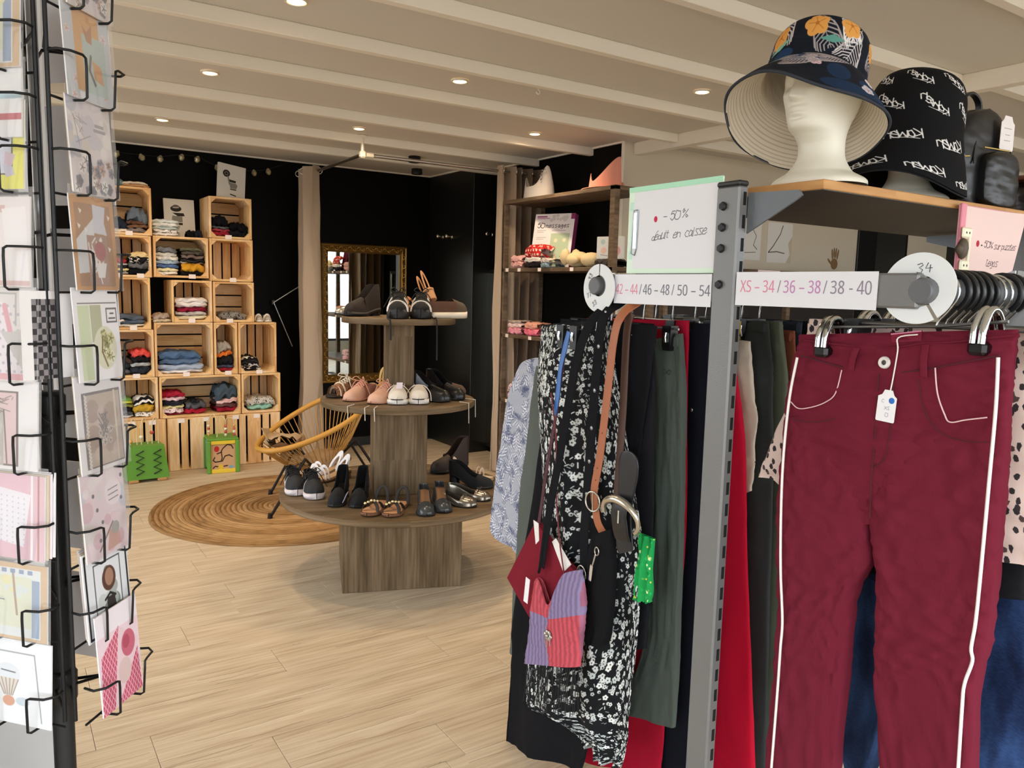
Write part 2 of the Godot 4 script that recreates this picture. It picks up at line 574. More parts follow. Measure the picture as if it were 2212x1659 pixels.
func build_lamps() -> void:
	var ring := mat(hexc("e8e2d4"), 0.35, 0.2)
	var em := StandardMaterial3D.new()
	em.albedo_color = Color(1, 0.9, 0.75)
	em.emission_enabled = true
	em.emission = Color(1.0, 0.80, 0.52)
	em.emission_energy_multiplier = 14.0
	var at := [[1.012, -3.068, "nearest the camera, at the top edge"], [0.983, -4.350, "left, in front of the crates"], [1.0, -5.793, "small, far left by the black wall"], [2.067, -3.678, "middle one over the shoe display"], [2.138, -5.189, "farther one above the changing booth corner"], [3.176, -3.050, "right one beside the patterned hat"], [3.15, -4.55, "above the wooden wall shelves"], [5.2, -2.6, "in the side alcove"]]
	for a in at:
		var t := thing("ceiling_spotlight", "lit round recessed ceiling spotlight with pale rim, " + a[2], "spotlight", Vector3(a[0], CEIL, a[1]), 0.0, "recessed ceiling spotlights")
		var m := M.new()
		m.lathe([Vector2(0.046, -0.001), Vector2(0.047, -0.007), Vector2(0.040, -0.011), Vector2(0.034, -0.008), Vector2(0.033, -0.002)], 28)
		part(t, "rim", m, ring)
		var b := M.new()
		b.lathe([Vector2(0.034, -0.004), Vector2(0.030, -0.010), Vector2(0.018, -0.013), Vector2(0.0005, -0.014)], 20)
		part(t, "bulb", b, em)
		var l := SpotLight3D.new()
		l.name = "spot_lamp"
		l.light_color = Color(1.0, 0.89, 0.75)
		l.light_energy = SPOT_E
		l.light_size = 0.03
		l.spot_range = 9.0
		l.spot_attenuation = 2.0
		l.spot_angle = 84.0
		l.spot_angle_attenuation = 0.9
		l.shadow_enabled = true
		l.rotation_degrees.x = -90.0
		l.position = Vector3(0, -0.02, 0)
		t.add_child(l)
	var dark := mat(hexc("171717"), 0.4)
	for a in [[2.956, -5.997, "nearer of the two black cylinder spotlights under the booth ceiling"], [3.28, -6.604, "farther of the two black cylinder spotlights under the booth ceiling"]]:
		var t := thing("cylinder_spotlight", a[2], "spotlight", Vector3(a[0], CEIL, a[1]), 0.0, "black cylinder spotlights")
		var m := M.new()
		m.lathe([Vector2(0.001, 0), Vector2(0.05, 0.0), Vector2(0.05, -0.048), Vector2(0.042, -0.050), Vector2(0.040, -0.03), Vector2(0.001, -0.028)], 24)
		part(t, "housing", m, dark)
	# small white ceiling hook
	var h := M.new()
	h.tube(spline([Vector3(0, 0, 0), Vector3(0, -0.03, 0), Vector3(0.012, -0.05, 0), Vector3(0.002, -0.062, 0), Vector3(-0.012, -0.052, 0)], 5), 0.003, 6)
	single("ceiling_hook", h, mat(hexc("f2efe6"), 0.4), "small white metal hook screwed into the ceiling beside a beam", "hook", Vector3(2.40, CEIL, -3.45))

# ---------------------------------------------------------------- the wall of crates
var pine := []
var crate_parts := {}

func board(size: Vector3) -> ArrayMesh:
	var key := size.snapped(Vector3.ONE * 0.0005)
	if not crate_parts.has(key):
		var m := M.new()
		m.box(Vector3.ZERO, size, 0.0025)
		for i in m.t.size():
			var p := m.v[i]
			var long := 0 if size.x >= size.y and size.x >= size.z else (1 if size.y >= size.z else 2)
			var q := [p.x, p.y, p.z]
			var w := (p.y + p.z) if long == 0 else ((p.x + p.z) if long == 1 else (p.x + p.y))
			m.t[i] = Vector2(q[long] * 1.6 + size.x * 7.0, w * 2.2 + size.y * 5.0)
		crate_parts[key] = m.mesh()
	return crate_parts[key]

func crate(x0: float, x1: float, y0: float, y1: float, style: String, where: String, labels := []) -> Node3D:
	var zf := -6.565
	var dp := 0.33
	var t := 0.017
	var w := x1 - x0
	var h := y1 - y0
	var o := thing("wooden_crate", where, "crate", Vector3((x0 + x1) * 0.5, y0, zf - dp * 0.5), 0.0, "pine crates stacked along the black wall")
	var hd := dp * 0.5 - 0.004
	for sx in [-1.0, 1.0]:
		for sz in [-1.0, 1.0]:
			part(o, "side_board", board(Vector3(t, h - 0.002, hd)), pine[rng.randi() % 3], Vector3(sx * (w - t) * 0.5, h * 0.5, sz * (dp - hd) * 0.5))
	for yy in [t * 0.5, h - t * 0.5]:
		for sz in [-1.0, 1.0]:
			part(o, "rail_board", board(Vector3(w - 2 * t, t, hd)), pine[rng.randi() % 3], Vector3(0, yy, sz * (dp - hd) * 0.5))
	# slats of the crate's bottom, seen at its back (or facing the room)
	var zb := -dp * 0.5 + 0.006 if style.length() == 1 else dp * 0.5 + 0.006
	if style == "h":
		var nn := 3 if h < 0.36 else 4
		var sh := (h - 2 * t) / nn
		for i in nn: part(o, "bottom_slat", board(Vector3(w - 2 * t, sh - 0.011, 0.011)), pine[rng.randi() % 3], Vector3(0, t + sh * (i + 0.5), zb))
	elif style == "v":
		var nn := 4 if w > 0.25 else 2
		var sw := (w - 2 * t) / nn
		for i in nn: part(o, "bottom_slat", board(Vector3(sw - 0.012, h - 2 * t, 0.011)), pine[rng.randi() % 3], Vector3(-w * 0.5 + t + sw * (i + 0.5), h * 0.5, zb))
	else:
		var ws := [0.075, 0.052, 0.108, 0.052, 0.075]
		var tot := 0.0
		for q in ws: tot += q
		var gap := (w - tot) / 5.0
		var xx := -w * 0.5 + gap * 0.5
		for q in ws:
			part(o, "bottom_slat", board(Vector3(q, h - 0.004, 0.012)), pine[rng.randi() % 3], Vector3(xx + q * 0.5, h * 0.5, zb))
			xx += q + gap
	# triangular corner posts
	var cp := 0.038
	for sx in [-1.0, 1.0]:
		for sy in [-1.0, 1.0]:
			var m := M.new()
			var cx: float = sx * (w * 0.5 - t)
			var cy: float = h * 0.5 + sy * (h * 0.5 - t)
			m.prism(PackedVector2Array([Vector2(cx, cy), Vector2(cx - sx * cp, cy), Vector2(cx, cy - sy * cp)]), -dp * 0.5 + 0.02, dp * 0.5 - 0.006)
			part(o, "corner_post", m, pine[rng.randi() % 3])
	for lx in labels:
		var m := M.new()
		m.box(Vector3.ZERO, Vector3(0.05, 0.033, 0.0015), 0.0)
		part(o, "price_label", m, mat(hexc("f3e6df"), 0.7), Vector3(lx - (x0 + x1) * 0.5, 0.012 if style.length() == 1 else h - 0.02, dp * 0.5 + (0.002 if style.length() == 1 else 0.0135)))
	return o

var stripe_t: Texture2D
var print_t: Texture2D
var blob_t: Texture2D

func cloth_mat(spec: String) -> Material:
	var key := "cl" + spec
	if mats.has(key): return mats[key]
	var m: StandardMaterial3D
	if spec.begins_with("s:"):
		m = textured(stripe_t, 0.9, 0.0, soft_n, 0.3)
		m.uv1_scale = Vector3(1, 1, 1)
	elif spec.begins_with("p:"):
		m = textured(print_t, 0.9, 6.0); m.albedo_color = hexc(spec.substr(2))
	elif spec.begins_with("b:"):
		m = textured(blob_t, 0.9, 7.0); m.albedo_color = hexc(spec.substr(2))
	else:
		m = fabric(hexc(spec), 0.7, 6.0)
	mats[key] = m
	return m

# one folded piece of clothing: a soft slab whose front edge shows the folded layers
func folded_mesh(w: float, th: float, d: float, sd: int, layers := 2, slump := 0.0) -> M:
	var nz := noise(sd, 1.0, FastNoiseLite.TYPE_SIMPLEX_SMOOTH, 2)
	var p := PackedVector3Array()
	var nu := 29
	var nv := 15
	for j in nv:
		var u := -1.0 + 2.0 * j / (nv - 1.0)
		var e := 1.0 - pow(absf(u), 7.0)
		if j == 0 or j == nv - 1: e = 0.02
		for i in nu:
			var a := TAU * i / (nu - 1.0)
			var cz := signf(cos(a)) * pow(absf(cos(a)), 0.45)
			var cy := signf(sin(a)) * pow(absf(sin(a)), 0.7)
			# front edge divided in layers
			var groove := 1.0
			if cz > 0.5: groove = 1.0 - 0.07 * pow(absf(cos(cy * PI * layers * 0.5)), 6.0)
			var x := u * w * 0.5 + nz.get_noise_2d(cy * 2.0 + 9.0, cz * 2.0) * w * 0.03
			var y := cy * th * 0.5 * lerpf(0.55, 1.0, e) + nz.get_noise_2d(u * 1.6, cz * 1.4 + 4.0) * th * 0.34 - slump * u * u * th
			var z := cz * d * 0.5 * lerpf(0.8, 1.0, e) * groove + nz.get_noise_2d(u * 1.8 + 20.0, cy) * d * 0.05
			p.append(Vector3(x, y + th * 0.5, z))
	var m := M.new()
	m.grid(p, nu, nv, true, 1.0, th * 14.0, 1.0)
	fix_out(m, Vector3(0, th * 0.5, 0))
	return m

# turn a closed shape's normals and faces away from its middle
func fix_out(m: M, mid: Vector3) -> void:
	var s := 0.0
	for i in m.v.size(): s += m.n[i].dot(m.v[i] - mid)
	if s < 0.0:
		for i in m.n.size(): m.n[i] = -m.n[i]
		for f in range(0, m.x.size(), 3):
			var q := m.x[f + 1]
			m.x[f + 1] = m.x[f + 2]; m.x[f + 2] = q

const ORD := ["bottom", "second", "third", "fourth", "fifth", "sixth", "seventh", "eighth"]

# a pile of folded clothes, listed from the bottom: [colour, thickness, what it is]
func pile(x: float, y: float, z: float, w: float, d: float, list: Array, where: String, kind := "clothes") -> void:
	for i in list.size():
		var q: Array = list[i]
		var th: float = q[1]
		var ww: float = w * (q[3] if q.size() > 3 else R(0.92, 1.04))
		var m := folded_mesh(ww, th * 1.12, d * R(0.93, 1.0), rng.randi(), 2 if th < 0.04 else 3, 0.25 if i == list.size() - 1 else 0.0)
		var place: String = "folded alone" if list.size() == 1 else ("topmost" if i == list.size() - 1 else (ORD[i] + " from below" if i > 0 else "lowest"))
		var o := single("folded_garment", m, cloth_mat(q[0]), "%s, %s in %s" % [q[2], place, where], "folded clothes", Vector3(x + R(-0.006, 0.006), y, z + R(-0.006, 0.004)), R(-0.06, 0.06), "folded clothes in and on the crates")
		if q.size() > 4: o.rotation.z = q[4]
		y += th

func build_crates() -> void:
	var sets := [["cf9e66", "e2b67c", "ecc890", "f0d2a2"], ["c99660", "dcac74", "e8be88", "eeca98"], ["d6aa78", "e8c08e", "f0d2a8", "f3dab4"]]
	for s in 3:
		var cc := []
		for q in sets[s]: cc.append(hexc(q))
		pine.append(textured(itex(wood_img(31 + s, cc, 256, 128, 0.006, 0.045, 0.3)), 0.6))
	var im := Image.create(8, 64, false, Image.FORMAT_RGB8)
	for y in 64: d_rect(im, 0, y, 8, 1, hexc("f2efe8") if (y / 8) % 2 == 0 else hexc("17171a"))
	im.rotate_90(CLOCKWISE)
	stripe_t = itex(im)
	var pi := Image.create(128, 128, false, Image.FORMAT_RGB8)
	pi.fill(Color(1, 1, 1))
	for i in 60: d_disc(pi, Vector2(R(6, 122), R(6, 122)), R(2, 6), Color(0.12, 0.12, 0.14), R(2, 5))
	print_t = itex(pi)
	var bi := Image.create(128, 128, false, Image.FORMAT_RGB8)
	bi.fill(hexc("1c1c20"))
	for i in 50: d_disc(bi, Vector2(R(8, 120), R(8, 120)), R(4, 9), Color(0.95, 0.93, 0.9), R(3, 8))
	blob_t = itex(bi)

	crate(0.70, 1.04, 1.835, 2.19, "h", "top left pine crate of the stack, with grey and brown clothes in it", [0.88])
	crate(0.70, 1.03, 1.52, 1.833, "v", "pine crate second from top at the left, with two small piles", [0.80, 0.95])
	crate(0.70, 1.015, 1.125, 1.518, "v", "tall pine crate third from top at the left, slate jeans on its floor", [0.89])
	crate(0.70, 1.03, 0.757, 1.123, "h", "left pine crate with a coral red garment on a dark pile", [0.90])
	crate(0.66, 1.05, 0.425, 0.755, "v", "left pine crate with yellow and striped clothes, just above the floor row", [])
	crate(1.045, 1.445, 1.525, 1.84, "h", "wide pine crate packed with two full piles, mustard top showing", [1.32])
	crate(1.165, 1.467, 1.18, 1.507, "v", "pine crate holding a white and burgundy pile, centre of the stack", [1.31])
	crate(1.475, 1.795, 1.18, 1.503, "h", "pine crate with one grey patterned garment, right of the burgundy pile", [1.60])
	crate(1.455, 1.785, 1.845, 2.17, "h", "topmost right pine crate with dark garments, picture standing on it", [1.60])
	crate(1.455, 1.79, 1.507, 1.843, "v", "empty pine crate in the right column of the stack", [1.63])
	crate(1.035, 1.467, 0.757, 1.178, "h", "large pine crate with blue denim folded in it", [1.26])
	crate(1.475, 1.657, 0.757, 1.178, "v", "narrow pine crate with orange and grey clothes", [1.58])
	crate(1.665, 1.975, 0.757, 1.178, "v", "pine crate with a black and white striped top only", [1.83])
	crate(1.06, 1.677, 0.425, 0.755, "h", "widest pine crate with red piles, lying on the floor row", [])
	crate(1.685, 2.005, 0.425, 0.755, "v", "pine crate with a mint and grey print garment, right end", [])
	crate(0.66, 1.10, 0, 0.422, "front", "floor pine crate turned slats outwards, behind the green zigzag toy", [0.86, 1.0])
	crate(1.11, 1.55, 0, 0.422, "front", "middle floor pine crate turned slats outwards", [1.21, 1.40])
	crate(1.56, 2.00, 0, 0.422, "front", "right floor pine crate turned slats outwards, by the yellow chair", [1.63, 1.80])
	var z := -6.71
	pile(0.80, 1.853, z, 0.15, 0.24, [["efe4d2", 0.025, "cream top"], ["2a3140", 0.075, "navy jersey"]], "left pile of the top left crate")
	pile(0.945, 1.853, z, 0.145, 0.24, [["8d8480", 0.032, "taupe top"], ["7b5b48", 0.028, "brown top"], ["6b4c3c", 0.028, "dark brown top"], ["66707d", 0.085, "slate grey jumper", 1.0, -0.12]], "right pile of the top left crate")
	pile(0.935, 2.192, z, 0.19, 0.22, [["d6a878", 0.02, "tan top"], ["efe2cf", 0.02, "cream top"]], "short stack on the top left crate")
	pile(0.78, 2.192, z, 0.17, 0.22, [["7f9a98", 0.05, "dusty teal jumper"]], "heap on the top left crate")
	pile(0.80, 1.538, z, 0.155, 0.24, [["b:ffffff", 0.024, "black and white print top"], ["f0e2a8", 0.022, "pale yellow top"], ["22242a", 0.022, "black top"], ["efeae0", 0.018, "white top"], ["a8333a", 0.035, "red jumper"]], "left pile, second crate at left")
	pile(0.955, 1.538, z, 0.15, 0.24, [["17181c", 0.042, "black jeans"], ["6d6d70", 0.045, "grey sweater"], ["b:ffffff", 0.045, "black floral blouse"], ["ecd6a2", 0.035, "sand coloured top"]], "right pile, second crate at left")
	pile(0.855, 1.143, z, 0.27, 0.24, [["e6dccb", 0.02, "cream shirt"], ["5a6472", 0.034, "slate jeans"], ["59626e", 0.036, "grey blue jeans"]], "slate pile, tall left crate")
	pile(0.79, 1.18, z + 0.02, 0.10, 0.20, [["f0dcd4", 0.02, "small pale pink cloth", 1.0]], "tall left crate over slate jeans")
	pile(0.80, 0.776, z, 0.16, 0.24, [["55565a", 0.04, "dark grey top"], ["34363b", 0.045, "charcoal top"], ["4d4038", 0.04, "dark brown top"]], "dark pile beside the coral jumper")
	pile(0.94, 0.776, z, 0.145, 0.24, [["2d3138", 0.06, "charcoal print jumper"], ["b9bcbd", 0.03, "pale grey top"], ["1f1f22", 0.045, "black cardigan"], ["e0554e", 0.05, "coral red jumper"]], "coral topped pile, left crate")
	pile(0.80, 0.444, z, 0.15, 0.24, [["efeae4", 0.018, "white top"], ["5c5d60", 0.03, "grey top"], ["26272b", 0.03, "black print top"], ["8a8a45", 0.026, "olive top"], ["d9d84f", 0.024, "yellow top"], ["7fb45a", 0.02, "lime green top"]], "yellow pile, lowest open left crate")
	pile(0.955, 0.444, z, 0.15, 0.24, [["p:e9e4da", 0.035, "pale striped shirt"], ["c09a34", 0.055, "mustard jumper"], ["s:", 0.06, "black striped sweater", 1.0, 0.15]], "mustard pile, lowest open left crate")
	pile(1.145, 1.543, z, 0.17, 0.24, [["f2eee6", 0.026, "white striped top"], ["efe4b8", 0.026, "pale lemon top"], ["5d79a8", 0.03, "blue print shirt"], ["a9bccd", 0.03, "light blue shirt"], ["e9e7e0", 0.034, "white shirt"], ["dcdad2", 0.026, "off white top"], ["7b7e84", 0.04, "grey print top", 0.9]], "left pile, wide packed crate")
	pile(1.335, 1.543, z, 0.18, 0.24, [["17171a", 0.03, "black sweater"], ["d29a2e", 0.065, "mustard yellow jumper"], ["s:", 0.036, "striped black and white top"], ["7a6a60", 0.03, "taupe top"], ["5b5348", 0.03, "dark olive top"], ["6b6a55", 0.025, "olive green top"]], "right pile, wide packed crate")
	pile(1.15, 1.843, z, 0.19, 0.22, [["f0ece6", 0.022, "white top"], ["p:f5efe8", 0.024, "white printed shirt"], ["c9d4cf", 0.022, "pale mint shirt"], ["e9e9e4", 0.03, "white blouse"], ["dde3e0", 0.026, "pale grey blouse"]], "white pile on the wide packed crate")
	pile(1.385, 1.843, z + 0.06, 0.06, 0.13, [["1d2027", 0.05, "navy hat"]], "corner beside the standing picture")
	pile(1.318, 1.843, z + 0.07, 0.05, 0.12, [["141416", 0.045, "small black cap"]], "gap left of the navy hat")
	pile(1.545, 1.863, z, 0.15, 0.24, [["a02a38", 0.035, "crimson top"], ["b04450", 0.022, "red top"], ["6e6f73", 0.02, "grey top"], ["14151b", 0.075, "black and navy jumper", 0.95, 0.1]], "left pile, topmost right crate")
	pile(1.69, 1.863, z, 0.15, 0.24, [["1b1b1e", 0.05, "black top"], ["111216", 0.06, "black folded trousers", 1.0, -0.08]], "right pile, topmost right crate")
	pile(1.32, 1.20, z, 0.235, 0.25, [["efe6c6", 0.03, "cream print top"], ["c9c2be", 0.03, "pale taupe top"], ["8e1f38", 0.034, "burgundy top"], ["efe9e6", 0.04, "white top with red print"], ["f2ece8", 0.034, "white folded tee"]], "white and burgundy pile")
	pile(1.635, 1.20, z, 0.23, 0.24, [["p:8b8780", 0.055, "grey camouflage garment"]], "crate right of the burgundy pile")
	pile(1.09, 1.18, z + 0.05, 0.13, 0.22, [["d8c6a6", 0.022, "beige top"], ["b9a595", 0.04, "taupe jumper", 0.9, 0.15]], "gap left of the burgundy pile crate")
	pile(1.225, 0.777, z, 0.33, 0.25, [["f2ebe6", 0.022, "white shirt"], ["a9b7cc", 0.045, "light blue denim shirt"], ["5d7594", 0.04, "blue denim jeans"], ["546f92", 0.06, "blue denim jacket", 0.95]], "denim pile, large crate")
	pile(1.566, 0.777, z, 0.14, 0.24, [["a32a35", 0.03, "dark red top"], ["4b5368", 0.02, "navy top"], ["232327", 0.07, "black sweater"], ["e07a34", 0.04, "orange top", 0.95, 0.22], ["a39c94", 0.07, "grey checked scarf", 0.9, 0.3]], "narrow crate with orange clothes")
	pile(1.775, 0.777, z, 0.16, 0.24, [["b:f5eadf", 0.035, "black and cream print top"], ["s:", 0.07, "striped black and white sweater", 0.95]], "crate with only stripes")
	pile(1.16, 0.444, z, 0.18, 0.25, [["8f2038", 0.015, "dark red top"], ["p:f0d9d9", 0.036, "pink print top"], ["efe5a8", 0.024, "pale yellow top"], ["2b2a33", 0.036, "dark navy top"], ["eac9cf", 0.03, "pale pink top"], ["a8243a", 0.04, "crimson jumper"]], "left red pile, widest crate")
	pile(1.335, 0.444, z, 0.16, 0.25, [["b02437", 0.038, "red jumper"], ["5b5a60", 0.05, "grey jumper"], ["2a2a2e", 0.02, "black top", 0.4]], "middle pile, widest crate")
	pile(1.575, 0.444, z, 0.17, 0.25, [["9c2133", 0.04, "deep red top"], ["6e4a47", 0.03, "brown top"], ["e0b9b4", 0.035, "pink striped shirt", 1.0, 0.1], ["44525c", 0.1, "dark denim jacket", 1.05]], "right pile, widest crate")
	pile(1.845, 0.444, z, 0.24, 0.24, [["93c4b0", 0.04, "mint green top", 0.85], ["p:c9c5bb", 0.06, "grey printed blouse", 1.05]], "lowest open crate at right")
	# pictures
	picture(Vector3(1.665, 2.172, -6.74), 0.23, 0.285, 0.15, -0.12, true, "white canvas picture of a figure holding a round hat, on the topmost crate")
	picture(Vector3(1.285, 1.843, -6.80), 0.23, 0.31, 0.0, 0.0, false, "white canvas picture of a figure in a brimmed hat, behind a white pile")
	# baby shoes
	for k in 2:
		var b := shoe({"len": 0.12, "wid": 0.055, "h": 0.045, "rim": 0.045, "sole": 0.012, "upper": fabric(hexc("b5a89a"), 0.5), "solem": mat(hexc("efeae0"), 0.6), "lining": mat(hexc("d8cfc0"), 0.8), "straps": [[0.35, 0.04], [0.55, 0.05]], "strapm": mat(hexc("efe6da"), 0.7)})
		place_shoe(b, "baby_shoe", "tiny grey baby shoe with white straps on the crates, " + ["left of the pair", "right of the pair"][k], Vector3(1.845 + k * 0.07, 1.18, -6.63), -PI / 2 + 0.1, "pair of baby shoes on the crates")
	# string of lights
	var wire := M.new()
	var px := [[0.45, 2.53], [0.72, 2.505], [0.86, 2.463], [1.03, 2.458], [1.17, 2.461], [1.33, 2.49], [1.45, 2.487], [1.60, 2.435], [1.75, 2.413], [1.90, 2.425], [2.02, 2.447], [2.15, 2.50]]
	var pts := []
	for q in px: pts.append(Vector3(q[0], q[1] + 0.02, -6.925))
	wire.tube(spline(pts, 5), 0.0022, 5)
	var t := thing("string_lights", "unlit string of small faceted glass lights along the top of the black wall", "string lights")
	part(t, "cable", wire, mat(hexc("26241f"), 0.6))
	var gl := mat(hexc("b9b08c"), 0.2, 0.35)
	for i in range(2, 11):
		var b := M.new()
		b.lathe([Vector2(0.0005, 0.02), Vector2(0.010, 0.016), Vector2(0.026, -0.008), Vector2(0.016, -0.032), Vector2(0.0005, -0.040)], 6, Transform3D(Basis(Vector3(0, 0, 1), R(-0.5, 0.5)), Vector3.ZERO), false)
		part(t, "bulb", b, gl, pts[i] + Vector3(0, -0.012, 0.027))
	toys()
	# folding silver arm on the black wall
	var ar := thing("folding_wall_arm", "thin silver folding arm fixed to the black wall beside the left curtain", "wall arm")
	var m := M.new()
	m.tube([Vector3(2.335, 1.52, -6.86), Vector3(2.055, 1.335, -6.90)], 0.006, 6)
	part(ar, "upper_rod", m, mat(hexc("c9cccd"), 0.25, 0.9))
	m = M.new()
	m.tube([Vector3(2.055, 1.335, -6.90), Vector3(2.21, 0.95, -6.88)], 0.006, 6)
	part(ar, "lower_rod", m, mat(hexc("c9cccd"), 0.25, 0.9))
	m = M.new()
	m.box(Vector3(2.05, 1.335, -6.92), Vector3(0.03, 0.045, 0.05), 0.006)
	part(ar, "joint", m, mat(hexc("3a3a3a"), 0.4, 0.5))

func picture(at: Vector3, w: float, h: float, turn: float, roll: float, arm: bool, label: String) -> void:
	var o := thing("canvas_picture", label, "picture", at, turn)
	o.rotation.x = -0.16; o.rotation.z = roll
	var m := M.new()
	m.box(Vector3(0, h * 0.5, 0), Vector3(w, h, 0.018), 0.002)
	part(o, "canvas", m, mat(hexc("e6e2d8"), 0.8))
	var im := Image.create(128, 160, false, Image.FORMAT_RGB8)
	im.fill(hexc("e6e2d8"))
	var dk := hexc("35302b")
	var gy := hexc("8e8c82")
	if arm:
		d_disc(im, Vector2(38, 44), 17, dk)
		d_disc(im, Vector2(38, 44), 9, hexc("b9b3a4"))
		d_disc(im, Vector2(38, 44), 7, dk)
		d_line(im, [Vector2(46, 58), Vector2(54, 92)], 7, gy)
		d_poly(im, [Vector2(52, 70), Vector2(84, 72), Vector2(82, 82), Vector2(56, 82)], dk)
		d_poly(im, [Vector2(54, 84), Vector2(84, 84), Vector2(92, 94), Vector2(86, 110), Vector2(58, 110)], gy)
		d_poly(im, [Vector2(58, 112), Vector2(86, 112), Vector2(86, 117), Vector2(58, 117)], dk)
		d_line(im, [Vector2(60, 138), Vector2(84, 142)], 5, dk)
	else:
		d_disc(im, Vector2(50, 40), 24, dk, 13)
		d_disc(im, Vector2(50, 32), 15, hexc("6b635a"), 9)
		d_line(im, [Vector2(38, 36), Vector2(62, 34)], 3, hexc("d8d2c6"))
		d_poly(im, [Vector2(34, 58), Vector2(82, 58), Vector2(86, 70), Vector2(58, 72)], dk)
		d_poly(im, [Vector2(34, 70), Vector2(76, 72), Vector2(76, 96), Vector2(30, 96)], gy)
		d_poly(im, [Vector2(32, 99), Vector2(50, 99), Vector2(48, 108), Vector2(34, 108)], dk)
		d_poly(im, [Vector2(58, 99), Vector2(76, 99), Vector2(76, 108), Vector2(60, 108)], dk)
		d_poly(im, [Vector2(34, 112), Vector2(66, 112), Vector2(46, 150), Vector2(34, 150)], hexc("a8a598"))
	var f := M.new()
	f.quad(Vector3(-w * 0.5 + 0.001, 0.001, 0.0095), Vector3(w * 0.5 - 0.001, 0.001, 0.0095), Vector3(w * 0.5 - 0.001, h - 0.001, 0.0095), Vector3(-w * 0.5 + 0.001, h - 0.001, 0.0095), Vector3(0, 0, 1))
	part(o, "painting", f, textured(itex(im), 0.7))

